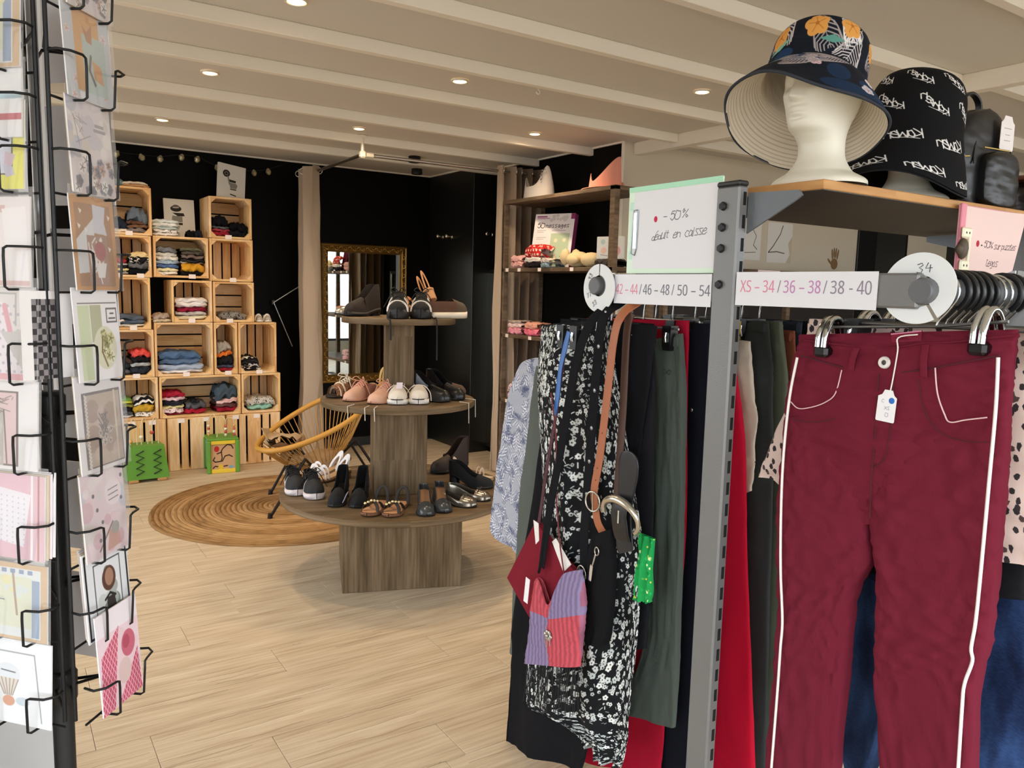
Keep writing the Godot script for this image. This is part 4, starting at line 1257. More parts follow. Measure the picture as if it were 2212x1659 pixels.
	var cs := shoe({"len": 0.24, "sole": 0.014, "heel": 0.03, "solem": mat(hexc("b8946f"), 0.7), "lining": mat(hexc("e4d3bb"), 0.6), "straps": [[0.7, 0.05], [0.62, 0.055], [0.15, 0.07, 0.15, -0.03]], "strapm": mat(hexc("d9c4ae"), 0.5)})
	toe_at(cs, "strappy_sandal", "cream strappy sandal at the far right edge of the lower tier", Vector3(2.28, y, -3.60), -0.85, 0.24)
	var bb := shoe({"len": 0.28, "wid": 0.10, "h": 0.075, "s0": 0.55, "rim": 0.15, "side": 1.0, "sole": 0.02, "heel": 0.02, "upper": mat(hexc("2b1a14"), 0.6), "solem": blk, "lining": mat(hexc("1a100c"), 0.9)})
	toe_at(bb, "ankle_boot", "dark brown leather boot at the back of the lower tier", Vector3(2.05, y, -3.90), -2.9, 0.28)
	# price tags on strings hanging over the rim of the middle tier
	var tagm := mat(hexc("d9d2c6"), 0.7)
	var n := 0
	for a in [[-2.66, 0.03], [-2.42, 0.028], [-2.30, 0.03], [-0.95, 0.07], [-0.60, 0.06]]:
		var p := c + Vector3(cos(a[0]), 0, -sin(a[0])) * 0.399
		p.z = c.z + 0.399 * absf(sin(a[0])); p.x = c.x + 0.399 * cos(a[0])
		var m := M.new()
		m.tube([Vector3(-0.05 * cos(a[0]), 0.036, -0.05 * absf(sin(a[0]))), Vector3(0, 0.033, 0.003), Vector3(0.002, -a[1], 0.004)], 0.0022, 5)
		single("tag_string", m, tagm, "white price tag string hanging over the middle tier rim, %s from the left" % ["first", "second", "third", "fourth", "last"][n], "string", p + Vector3(0, 0.895, 0))
		n += 1

# ---------------------------------------------------------------- changing booth, mirrors, curtains
func curtain(called: String, a: Vector3, b: Vector3, folds: float, amp: float, label: String, col: Color, flare := 0.0) -> void:
	var t := thing(called, label, "curtain", Vector3(a.x, 0, a.z))
	var nu := 97
	var nv := 14
	var d := b - a
	var side := Vector3(-d.z, 0, d.x).normalized()
	var nz := noise(rng.randi(), 1.0)
	var p := PackedVector3Array()
	for j in nv:
		var v := j / (nv - 1.0)
		var y := lerpf(2.47, 0.015, v)
		for i in nu:
			var u := i / (nu - 1.0)
			var ph := u * folds * TAU + nz.get_noise_2d(u * 3.0, v * 1.2) * 1.6 * v
			var w := lerpf(1.0, 1.0 + flare, v)
			var q := d * (0.5 + (u - 0.5) * w + 0.010 * sin(ph * 2.0)) + side * (sin(ph) * amp * lerpf(0.8, 1.05, v) + nz.get_noise_2d(u * 4.0 + 50.0, v * 2.0) * 0.02)
			p.append(Vector3(q.x, y, q.z))
	var m := M.new()
	m.grid(p, nu, nv, false, 1.0)
	var cm := fabric(col, 0.5, 7.0)
	part(t, "drape", m, cm)
	var hm := M.new()
	var top := []
	for i in nu: top.append(p[i] + Vector3(0, -0.06, 0))
	# eyelets where the folds cross the rail
	var ring := mat(hexc("c9c6bd"), 0.25, 0.9)
	for k in int(folds * 2):
		var u := (k + 0.5) / (folds * 2.0)
		var i := int(u * (nu - 1))
		var e := M.new()
		var n := side.lerp(d.normalized(), 0.75).normalized()
		var ax := Vector3.UP
		var bx := n.cross(ax).normalized()
		e.tube(arc(Vector3(top[i].x, 2.43, top[i].z), ax * 0.024, bx * 0.024, 0.0, TAU, 14), 0.005, 6, false)
		part(t, "eyelet", e, ring)

func rod_piece(t: Node3D, called: String, a: Vector3, b: Vector3, r: float, m: Material) -> void:
	var k := M.new()
	k.tube([a, b], r, 12)
	part(t, called, k, m)

func mirror_mat() -> StandardMaterial3D:
	var g := StandardMaterial3D.new()
	g.albedo_color = Color(0.86, 0.88, 0.86); g.metallic = 1.0; g.roughness = 0.015
	return g

func build_booth() -> void:
	var chrome := mat(hexc("b9b4aa"), 0.22, 0.95)
	slab("wall_booth", Vector3(3.60, 0, -6.95), Vector3(3.80, CEIL - 0.0, -6.12), mat(hexc("161614"), 0.38), 0.003)
	slab("trim_33", Vector3(3.585, CEIL - 0.012, -6.935), Vector3(3.60, CEIL, -6.12), mat(hexc("efe7d6"), 0.6))
	# rail
	var t := thing("curtain_rail", "chrome curtain rail around the changing booth with a white ceiling bracket", "curtain rail", Vector3(2.26, 2.43, -5.42))
	rod_piece(t, "front_rod", Vector3(0.03, 0, 0), Vector3(1.54, 0, 0.03), 0.0125, chrome)
	rod_piece(t, "side_rod", Vector3(0, 0, -0.02), Vector3(0.05, 0, -1.52), 0.0125, mat(hexc("6b645a"), 0.3, 0.8))
	var wm := mat(hexc("e6dfcc"), 0.35, 0.3)
	rod_piece(t, "ceiling_post", Vector3(0, 0.0, 0), Vector3(0, 0.13, 0), 0.013, wm)
	var m := M.new()
	m.lathe([Vector2(0.001, 0.118), Vector2(0.018, 0.115), Vector2(0.036, 0.128), Vector2(0.036, 0.134), Vector2(0.001, 0.134)], 20)
	part(t, "ceiling_flange", m, wm)
	m = M.new()
	m.box(Vector3.ZERO, Vector3(0.045, 0.05, 0.045), 0.01)
	part(t, "corner_joint", m, wm)
	m = M.new()
	m.lathe([Vector2(0.012, 0), Vector2(0.018, 0.0), Vector2(0.018, 0.055), Vector2(0.012, 0.055)], 14, Transform3D(Basis(Vector3(0, 0, 1), -PI / 2), Vector3(0.025, 0, 0)), false)
	part(t, "rod_sleeve", m, mat(hexc("d9d2bd"), 0.35, 0.3))
	var taupe := hexc("b3a08b")
	curtain("curtain", Vector3(2.235, 0, -6.40), Vector3(2.32, 0, -6.86), 2.5, 0.075, "taupe eyelet curtain bunched at the left side of the changing booth", taupe, 0.55)
	curtain("curtain", Vector3(3.39, 0, -5.40), Vector3(3.56, 0, -5.385), 1.5, 0.060, "taupe curtain at the right of the booth, next to the wooden shelves", taupe, 0.2)
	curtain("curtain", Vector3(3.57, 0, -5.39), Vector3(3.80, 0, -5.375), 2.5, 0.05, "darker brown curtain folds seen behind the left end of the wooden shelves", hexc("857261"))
	# gilt mirror
	var x0 := 2.478
	var x1 := 3.337
	var y0 := 0.60
	var y1 := 1.875
	var fw := 0.078
	var g := thing("gilt_mirror", "tall mirror in an ornate carved gold frame on the black booth wall", "mirror", Vector3((x0 + x1) * 0.5, y0, -6.94))
	var w := x1 - x0
	var h := y1 - y0
	var gold := mat(hexc("8a6a34"), 0.38, 0.75)
	var gold2 := mat(hexc("c79a4e"), 0.3, 0.8)
	m = M.new()
	m.quad(Vector3(-w * 0.5 + fw - 0.01, fw - 0.01, 0.018), Vector3(w * 0.5 - fw + 0.01, fw - 0.01, 0.018), Vector3(w * 0.5 - fw + 0.01, h - fw + 0.01, 0.018), Vector3(-w * 0.5 + fw - 0.01, h - fw + 0.01, 0.018), Vector3(0, 0, 1))
	part(g, "mirror_glass", m, mirror_mat())
	# mitred frame bars swept from a profile
	var prof := [Vector2(0, 0), Vector2(0, 0.030), Vector2(0.010, 0.040), Vector2(0.022, 0.036), Vector2(0.050, 0.050), Vector2(0.064, 0.040), Vector2(0.070, 0.028), Vector2(fw, 0.020), Vector2(fw, 0.0)]
	var cs := [Vector2(-w * 0.5, 0), Vector2(w * 0.5, 0), Vector2(w * 0.5, h), Vector2(-w * 0.5, h)]
	var inn := [Vector2(1, 1), Vector2(-1, 1), Vector2(-1, -1), Vector2(1, -1)]
	for e in 4:
		m = M.new()
		for j in prof.size() - 1:
			var pa: Vector2 = cs[e] + inn[e] * prof[j].x
			var pb: Vector2 = cs[(e + 1) % 4] + inn[(e + 1) % 4] * prof[j].x
			var pc: Vector2 = cs[(e + 1) % 4] + inn[(e + 1) % 4] * prof[j + 1].x
			var pd: Vector2 = cs[e] + inn[e] * prof[j + 1].x
			var q := [Vector3(pa.x, pa.y, prof[j].y), Vector3(pb.x, pb.y, prof[j].y), Vector3(pc.x, pc.y, prof[j + 1].y), Vector3(pd.x, pd.y, prof[j + 1].y)]
			var nn: Vector3 = (q[1] - q[0]).cross(q[3] - q[0]).normalized()
			if nn.z < -0.01: nn = -nn
			m.quad(q[0], q[1], q[2], q[3], nn)
		part(g, "frame_bar", m, gold)
	# carving: curled leaves along the bars
	m = M.new()
	for e in 4:
		var a: Vector2 = cs[e] + inn[e] * 0.043
		var b: Vector2 = cs[(e + 1) % 4] + inn[(e + 1) % 4] * 0.043
		var nleaf := int(a.distance_to(b) / 0.042)
		var dir := (b - a).normalized()
		var sd := Vector2(-dir.y, dir.x)
		for i in nleaf:
			var c := a.lerp(b, (i + 0.5) / nleaf)
			var s := 1.0 if i % 2 else -1.0
			var pts := []
			for k in 7:
				var an := k * 0.75
				var r := 0.020 * (1.0 - k / 9.0)
				var o2: Vector2 = c + dir * cos(an) * r + sd * s * sin(an) * r
				pts.append(Vector3(o2.x, o2.y, 0.049 + 0.004 * sin(an)))
			m.tube(pts, [0.003, 0.006, 0.006, 0.005, 0.004, 0.004, 0.003], 5)
	var cv := part(g, "carving", m, gold2)
	cv.set_meta("kind", "stuff")
	# second mirror leaning on the side wall
	var s2 := thing("leaning_mirror", "narrow mirror with thin dark frame, half hidden by the right curtain", "mirror", Vector3(3.785, 0.05, -5.93))
	m = M.new()
	m.box(Vector3(0, 0.81, 0), Vector3(0.02, 1.62, 0.64), 0.003)
	part(s2, "backing", m, mat(hexc("1c1b19"), 0.4))
	m = M.new()
	m.quad(Vector3(-0.0115, 0.03, -0.30), Vector3(-0.0115, 0.03, 0.30), Vector3(-0.0115, 1.59, 0.30), Vector3(-0.0115, 1.59, -0.30), Vector3(-1, 0, 0))
	part(s2, "mirror_glass", m, mirror_mat())
	for zz in [-0.312, 0.312]:
		m = M.new()
		m.box(Vector3(-0.006, 0.81, zz), Vector3(0.03, 1.62, 0.016), 0.003)
		part(s2, "frame_bar", m, mat(hexc("a8a49a"), 0.3, 0.8))
	# silver knobs
	var silver := mat(hexc("d9d4c2"), 0.15, 0.95)
	var hk := [[Vector3(3.60, 1.977, -6.69), "left silver coat knob on the dark booth panel"], [Vector3(3.60, 1.97, -6.515), "second silver coat knob on the dark booth panel"], [Vector3(3.80, 1.986, -6.13 + 0.0), "silver coat knob on the black wall left of the right curtain"]]
	for q in hk:
		var hh := thing("coat_knob", q[1], "coat hook", q[0], 0.0, "silver coat knobs")
		m = M.new()
		m.tube([Vector3(0, 0, 0), Vector3(-0.045, 0.004, 0)], 0.007, 8)
		part(hh, "stem", m, silver)
		m = M.new()
		m.ball(Vector3(-0.05, 0.005, 0), Vector3.ONE * 0.021, 14)
		part(hh, "knob", m, silver)
		m = M.new()
		m.lathe([Vector2(0.001, 0.006), Vector2(0.018, 0.005), Vector2(0.02, 0.0)], 14, Transform3D(Basis(Vector3(0, 0, 1), PI / 2), Vector3.ZERO))
		part(hh, "rosette", m, silver)

# ---------------------------------------------------------------- rug and string chair
func build_rug_and_chair() -> void:
	var r := thing("jute_rug", "large round jute rug woven in rings under the yellow chair", "rug", Vector3(1.63, 0, -5.176))
	var tones := [hexc("a0794c"), hexc("aa8355"), hexc("b48d5e"), hexc("957046")]
	var jm := []
	for q in tones:
		var cc := [q.darkened(0.20), q, q.lightened(0.08)]
		jm.append(textured(itex(wood_img(rng.randi() % 999, cc, 128, 128, 0.03, 0.05, 0.6)), 0.95))
	var rings := 26
	var dr := 0.876 / rings
	for k in rings:
		var r0 := k * dr
		var m := M.new()
		var prof := []
		for j in 6:
			var a := PI * j / 5.0
			prof.append(Vector2(maxf(r0 + dr * 0.5 - cos(a) * dr * 0.5, 0.0005), 0.001 + sin(a) * 0.011))
		var p := PackedVector3Array()
		var nu := 73
		for q in prof:
			for i in nu:
				var a := TAU * i / (nu - 1.0)
				var wob := 1.0 + 0.004 * sin(a * 5.0 + k) + 0.003 * sin(a * 9.0)
				p.append(Vector3(cos(a) * q.x * wob, q.y, sin(a) * q.x * wob))
		m.grid(p, nu, prof.size(), true, 1.0, float(maxi(1, int(r0 * 8.0))), 0.12)
		for i in m.n.size():
			if m.n[i].y < 0.0: m.n[i] = -m.n[i]
		for f in range(0, m.x.size(), 3):
			var g := (m.v[m.x[f + 2]] - m.v[m.x[f]]).cross(m.v[m.x[f + 1]] - m.v[m.x[f]])
			if g.y < 0.0:
				var q := m.x[f + 1]
				m.x[f + 1] = m.x[f + 2]; m.x[f + 2] = q
		part(r, "braid_ring", m, jm[(k * 7 + k / 3) % 4])
	# chair
	var front := Vector3(1.45, 0.40, -5.19)
	var back := Vector3(2.25, 0.74, -5.42)
	var c := (front + back) * 0.5
	var ax := (back - front) * 0.5
	var ay := Vector3(0.285, 0, 0.958) * 0.285
	var o := thing("string_chair", "low yellow string lounge chair with dark metal legs on the jute rug", "chair", Vector3(c.x, 0, c.z))
	var off := Vector3(c.x, 0, c.z)
	var yel := mat(hexc("c08d3a"), 0.5)
	var cord := mat(hexc("b98a45"), 0.6)
	var m := M.new()
	var ring := []
	for i in 65:
		var a := TAU * i / 64.0
		var egg := 1.0 + 0.14 * cos(a)
		ring.append(c - off + ax * cos(a) + ay * sin(a) * egg + Vector3(0, -0.03 * absf(sin(a)), 0))
	m.tube(ring, 0.0185, 10, false)
	part(o, "rim", m, yel)
	var b := Vector3(1.93, 0.215, -5.315) - off
	var bx := ax.normalized() * 0.10
	var by := ay.normalized() * 0.085
	for i in 56:
		var a := TAU * (i + 0.5) / 56.0
		var egg := 1.0 + 0.14 * cos(a)
		var p0 := c - off + ax * cos(a) + ay * sin(a) * egg + Vector3(0, -0.03 * absf(sin(a)), 0)
		var p1 := b + bx * cos(a) + by * sin(a)
		var k := M.new()
		k.tube([p0, p0.lerp(p1, 0.5) + Vector3(0, -0.03, 0), p1], 0.0032, 5, false)
		part(o, "cord", k, cord)
	m = M.new()
	var lo := []
	for i in 25:
		var a := TAU * i / 24.0
		lo.append(b + bx * cos(a) + by * sin(a))
	m.tube(lo, 0.009, 8, false)
	part(o, "seat_hoop", m, yel)
	var steel := mat(hexc("1d1715"), 0.45, 0.4)
	for q in [[Vector3(1.419, 0.012, -4.90), Vector3(1.70, 0.34, -5.04)], [Vector3(1.591, 0.012, -5.477), Vector3(1.80, 0.34, -5.52)], [Vector3(2.36, 0.012, -5.10), Vector3(2.10, 0.42, -5.14)], [Vector3(2.42, 0.012, -5.58), Vector3(2.16, 0.42, -5.58)]]:
		m = M.new()
		m.tube([q[0] - off, q[1] - off], 0.0095, 8)
		part(o, "leg", m, steel)
		m = M.new()
		m.tube([q[0] - off - Vector3(0, 0.011, 0), q[0] - off + Vector3(0.006, 0.03, 0)], 0.016, 8)
		part(o, "foot_cap", m, steel)
	m = M.new()
	m.tube([Vector3(1.70, 0.34, -5.04) - off, Vector3(1.86, 0.20, -5.28) - off, Vector3(1.80, 0.34, -5.52) - off], 0.009, 8)
	m.tube([Vector3(2.10, 0.42, -5.14) - off, Vector3(1.95, 0.20, -5.30) - off, Vector3(2.16, 0.42, -5.58) - off], 0.009, 8)
	part(o, "cross_bar", m, steel)
	# kraft cushion lying in it, and a folded paper bag at its front
	var cu := folded_mesh(0.30, 0.07, 0.30, 4, 1, 0.4)
	var cus := single("cushion", cu, fabric(hexc("9c8263"), 0.8, 6.0), "flat beige cushion lying in the yellow string chair", "cushion", Vector3(1.93, 0.245, -5.31), 0.3)
	cus.rotation.z = 0.10
	var pb := thing("paper_bag", "crumpled brown kraft paper bag at the front edge of the string chair", "bag", Vector3(1.63, 0.40, -5.24), 1.1)
	m = folded_mesh(0.30, 0.08, 0.24, 12, 1)
	part(pb, "bag_body", m, mat(hexc("a58a68"), 0.85))
	m = M.new()
	m.box(Vector3(-0.02, 0.075, -0.11), Vector3(0.26, 0.10, 0.004), 0.0, Basis(Vector3(1, 0, 0), -0.5))
	part(pb, "bag_flap", m, mat(hexc("b0946f"), 0.85))
	pb.rotation.z = -0.2

# ---------------------------------------------------------------- wall shelves on the right
func shelf_board(t: Node3D, called: String, lo: Vector3, hi: Vector3, m: Material) -> void:
	var b := M.new()
	b.box((lo + hi) * 0.5 - t.position, hi - lo, 0.003)
	part(t, called, b, m)

func build_wall_shelves() -> void:
	var wi := wood_img(61, [hexc("4a3c2f"), hexc("5f4f3f"), hexc("6f5e4c"), hexc("7c6a56")], 256, 128, 0.006, 0.04, 0.4)
	var wm := textured(itex(wi), 0.6, 1.5)
	var t := thing("shelf_unit", "tall brown wooden shelf unit with four boards against the black wall", "shelf", Vector3(3.60, 0, -4.64))
	for y in [2.19, 1.665, 1.15, 0.63, 0.12]:
		shelf_board(t, "board", Vector3(3.40, y - 0.028, -5.31), Vector3(3.79, y, -3.98), wm)
	for q in [[3.40, -5.31], [3.40, -4.03], [3.745, -5.31], [3.745, -4.03]]:
		shelf_board(t, "upright", Vector3(q[0], 0, q[1]), Vector3(q[0] + 0.045, 2.162 if q[1] < -5 else 2.192, q[1] + (0.018 if q[1] < -5.0 else 0.05)), wm)
	for q in [[1.665, [-5.24, -5.07, -4.80, -4.41]], [1.15, [-5.22, -4.90]], [0.63, [-5.20]]]:
		for z in q[1]:
			var m := M.new()
			m.box(Vector3(3.398, q[0] - 0.014, z) - t.position, Vector3(0.0015, 0.026, 0.04))
			part(t, "price_label", m, mat(hexc("f0e2dc"), 0.7))
	# side unit along the pale wall
	var s := thing("side_shelf", "dark brown shelf running along the pale wall behind the clothes rail", "shelf", Vector3(5.3, 0, -4.2))
	for y in [1.70, 1.15, 0.60]:
		shelf_board(s, "board", Vector3(3.95, y - 0.045, -4.36), Vector3(6.85, y, -4.05), wm)
	shelf_board(s, "back_panel", Vector3(3.95, 0.10, -4.368), Vector3(6.85, 1.66, -4.352), mat(hexc("2a221c"), 0.7))
	for x in [3.95, 5.3, 6.80]:
		shelf_board(s, "upright", Vector3(x, 0, -4.10), Vector3(x + 0.045, 1.655, -4.055), wm)
	var lb := M.new()
	lb.box(Vector3(5.05, 1.683, -4.048) - s.position, Vector3(0.26, 0.03, 0.0015))
	part(s, "price_label", lb, mat(hexc("efdcda"), 0.7))
	# hats
	hat_western("white felt hat with two upturned peaks on the top wooden shelf", Vector3(3.56, 2.192, -5.06), hexc("ddd5cd"), false)
	hat_western("pink felt hat with a flat brim and upturned peaks on the top wooden shelf", Vector3(3.57, 2.192, -4.27), hexc("e59a85"), true)
	# boxed cards standing on the second shelf
	var bk := thing("gift_box_set", "standing white and green boxed card set with purple side on the second shelf", "box", Vector3(3.52, 1.667, -4.83), -PI / 2 + 0.42)
	bk.rotation.x = -0.2
	var m := M.new()
	m.box(Vector3(0, 0.205, 0), Vector3(0.34, 0.41, 0.055), 0.002)
	part(bk, "box_body", m, mat(hexc("8a2f5f"), 0.5))
	var im := Image.create(256, 320, false, Image.FORMAT_RGB8)
	im.fill(hexc("e6e0e0"))
	d_rect(im, 232, 0, 24, 34, hexc("8a2f5f"))
	d_rect(im, 12, 12, 66, 9, hexc("a05a80")); d_rect(im, 12, 24, 84, 6, hexc("b98aa4"))
	for i in 16: d_disc(im, Vector2(R(100, 220), R(10, 40)), R(5, 13), hexc("cfc8c4"))
	d_write(im, "50", Vector2(14, 50), 34, 3.4, hexc("1f1d1f"), 0.72)
	d_write(im, "messages", Vector2(72, 58), 24, 2.6, hexc("1f1d1f"), 0.80)
	for q in [[22, 98, 60], [22, 108, 44], [118, 100, 90], [22, 140, 64], [22, 150, 48]]: d_rect(im, q[0], q[1], q[2], 3, hexc("a59c9e"))
	d_rect(im, 116, 118, 120, 196, hexc("b3c4a6"))
	for i in 40: d_disc(im, Vector2(R(120, 232), R(230, 312)), R(3, 8), [hexc("8fa684"), hexc("c98f8f"), hexc("6f8a6a"), hexc("d9c9a8")][i % 4])
	d_disc(im, Vector2(150, 160), 12, hexc("dcd8b8")); d_disc(im, Vector2(205, 158), 12, hexc("dcd8b8"))
	for i in 18: d_disc(im, Vector2(R(14, 104), R(190, 312)), R(4, 10), [hexc("d8b9ae"), hexc("c9a79a"), hexc("e0cfc6")][i % 3])
	var f := M.new()
	f.quad(Vector3(-0.17, 0.001, 0.0282), Vector3(0.17, 0.001, 0.0282), Vector3(0.17, 0.409, 0.0282), Vector3(-0.17, 0.409, 0.0282), Vector3(0, 0, 1))
	part(bk, "printed_front", f, textured(itex(im), 0.5))
	# clothes on the shelves
	var dots := Image.create(128, 128, false, Image.FORMAT_RGB8)
	dots.fill(hexc("c22a2a"))
	for i in 5:
		for j in 5: d_disc(dots, Vector2(14 + i * 25 + (j % 2) * 12, 14 + j * 25), 8, hexc("f3d9c8"))
	mats["cld:"] = textured(itex(dots), 0.9, 6.0)
	spile(Vector3(3.50, 1.667, -5.16), 0.15, [["e9b2ac", 0.045, "pale pink"], ["ecb6b0", 0.045, "rose pink"]], "left end of the second wooden shelf")
	spile(Vector3(3.47, 1.667, -4.90), 0.21, [["2b2226", 0.038, "dark plum"], ["e9dfd6", 0.04, "cream printed"], ["d:", 0.075, "red white-dotted"]], "pile before the boxed card set")
	spile(Vector3(3.45, 1.667, -4.71), 0.10, [["8fa6ad", 0.03, "teal grey"], ["cfc4bd", 0.03, "pale grey printed"]], "stack right of the dotted red garment")
	spile(Vector3(3.49, 1.152, -5.15), 0.19, [["e79aa8", 0.05, "bright pink"], ["e9cfc8", 0.035, "pale striped"], ["b9a89f", 0.02, "grey trimmed"]], "left pile on the third wooden shelf")
	spile(Vector3(3.49, 1.152, -4.93), 0.17, [["e8788a", 0.05, "coral pink"], ["d59a86", 0.045, "salmon"]], "right pile on the third wooden shelf")
	spile(Vector3(3.49, 0.632, -5.14), 0.17, [["eab8bd", 0.05, "light pink"], ["p:f0c9cb", 0.06, "pink printed"]], "pile on the fourth wooden shelf")
	# plush bunny-like toy and gift boxes at the right end of the second shelf
	var pl := thing("plush_toy", "cream soft plush toy lying on the second wooden shelf", "soft toy", Vector3(3.48, 1.667, -4.38), 1.5)
	var fur := fabric(hexc("dcc79c"), 1.2, 12.0)
	m = M.new()
	m.ball(Vector3(-0.09, 0.05, 0.0), Vector3(0.085, 0.052, 0.07), 16)
	part(pl, "head", m, fur)
	m = M.new()
	m.ball(Vector3(0.07, 0.055, 0.0), Vector3(0.11, 0.058, 0.075), 16)
	part(pl, "body", m, fur)
	for sg in [-1.0, 1.0]:
		m = M.new()
		m.ball(Vector3(0.02, 0.05, sg * 0.075), Vector3(0.06, 0.03, 0.025), 10)
		part(pl, "arm", m, fur)
		m = M.new()
		m.ball(Vector3(0.17, 0.075, sg * 0.045), Vector3(0.05, 0.06, 0.032), 10)
		part(pl, "leg", m, fur)
	var gb := thing("gift_card", "pastel printed gift card box standing at the right end of the second shelf", "box", Vector3(3.50, 1.72, -4.12), -1.2)
	m = M.new()
	m.box(Vector3(0, 0.075, 0), Vector3(0.20, 0.15, 0.03), 0.004)
	part(gb, "box_body", m, mat(hexc("d9d6d0"), 0.6))
	im = Image.create(96, 72, false, Image.FORMAT_RGB8)
	im.fill(hexc("dde0dc"))
	d_disc(im, Vector2(70, 46), 18, hexc("dfa3a4")); d_disc(im, Vector2(64, 44), 5, hexc("b96f74"))
	d_disc(im, Vector2(22, 16), 9, hexc("b5cfc9")); d_disc(im, Vector2(26, 44), 11, hexc("e9c3b8"))
	d_line(im, [Vector2(14, 58), Vector2(40, 62)], 2, hexc("9a8c8a"))
	f = M.new()
	f.quad(Vector3(-0.098, 0.002, 0.0152), Vector3(0.098, 0.002, 0.0152), Vector3(0.098, 0.148, 0.0152), Vector3(-0.098, 0.148, 0.0152), Vector3(0, 0, 1))
	part(gb, "printed_front", f, textured(itex(im), 0.6))
	m = folded_mesh(0.16, 0.05, 0.2, 33, 2)
	single("folded_garment", m, mat(hexc("2a211c"), 0.7), "dark brown folded garment under the pastel gift card box", "folded clothes", Vector3(3.52, 1.667, -4.13), 1.57)
	# paper drawings pinned on the pale wall
	for q in [[5.20, 0.24, 1.79, 2.09, "white paper drawing pinned on the pale wall beside the post", 0], [5.56, 0.32, 1.78, 2.11, "white paper with a line drawing of a figure on the pale wall", 1]]:
		var po := thing("wall_drawing", q[4], "poster", Vector3(q[0], q[2], -4.368))
		im = Image.create(128, 128, false, Image.FORMAT_RGB8)
		im.fill(hexc("e9e6de"))
		if q[5] == 1:
			d_line(im, [Vector2(8, 96), Vector2(30, 76), Vector2(64, 36), Vector2(76, 8)], 3, hexc("4a443c"))
			d_line(im, [Vector2(8, 96), Vector2(50, 92), Vector2(90, 96)], 2.5, hexc("4a443c"))
			d_poly(im, [Vector2(92, 0), Vector2(128, 0), Vector2(128, 40), Vector2(108, 64), Vector2(120, 100), Vector2(100, 128), Vector2(128, 128), Vector2(128, 0), Vector2(104, 0)], hexc("cfc2a6"))
		else:
			d_line(im, [Vector2(70, 20), Vector2(96, 44), Vector2(80, 76), Vector2(104, 90)], 3, hexc("6b6458"))
			d_line(im, [Vector2(20, 104), Vector2(96, 100)], 2, hexc("6b6458"))
		m = M.new()
		m.box(Vector3(0, (q[3] - q[2]) * 0.5, 0), Vector3(q[1], q[3] - q[2], 0.002))
		part(po, "paper", m, mat(hexc("e9e6de"), 0.8))
		f = M.new()
		f.quad(Vector3(-q[1] * 0.5, 0, 0.0016), Vector3(q[1] * 0.5, 0, 0.0016), Vector3(q[1] * 0.5, q[3] - q[2], 0.0016), Vector3(-q[1] * 0.5, q[3] - q[2], 0.0016), Vector3(0, 0, 1))
		part(po, "drawing", f, textured(itex(im), 0.8))
	# brown hand print
	var hp := thing("hand_print", "brown painted hand print low on the pale wall", "wall print", Vector3(6.33, 1.80, -4.3675))
	m = M.new()
	var hb := mat(hexc("8a6a48"), 0.9)
	m.ball(Vector3(0, 0, 0), Vector3(0.05, 0.05, 0.003), 12)
	for k in 4: m.ball(Vector3(-0.036 + k * 0.027, 0.085 + (0.012 if k in [1, 2] else 0.0), 0), Vector3(0.011, 0.05, 0.003), 8, Basis(Vector3(0, 0, 1), 0.16 - k * 0.12))
	m.ball(Vector3(-0.07, 0.02, 0), Vector3(0.012, 0.04, 0.003), 8, Basis(Vector3(0, 0, 1), 0.9))
	part(hp, "print", m, hb)
	# dark framed mirror farther along the pale wall
	var wmr := thing("wall_mirror", "black framed mirror on the pale wall beyond the hand print", "mirror", Vector3(7.05, 1.2, -4.36))
	m = M.new()
	m.box(Vector3(0, 0.55, 0), Vector3(0.80, 1.25, 0.02), 0.004)
	part(wmr, "frame", m, mat(hexc("151514"), 0.4))
	m = M.new()
	m.quad(Vector3(-0.12, 0.02, 0.011), Vector3(0.36, 0.02, 0.011), Vector3(0.36, 1.12, 0.011), Vector3(-0.12, 1.12, 0.011), Vector3(0, 0, 1))
	part(wmr, "mirror_glass", m, mirror_mat())

func spile(at: Vector3, w: float, list: Array, where: String) -> void:
	var y := at.y
	for i in list.size():
		var q: Array = list[i]
		var m := folded_mesh(w * R(0.93, 1.03), q[1] * 1.1, 0.17, rng.randi(), 2)
		single("folded_garment", m, cloth_mat(q[0]), "%s folded garment, %s in the %s" % [q[2], "topmost" if i == list.size() - 1 else ("lowest" if i == 0 else "middle one"), where], "folded clothes", Vector3(at.x, y, at.z), -PI / 2 + R(-0.05, 0.05), "folded clothes on the wall shelves")
		y += q[1]

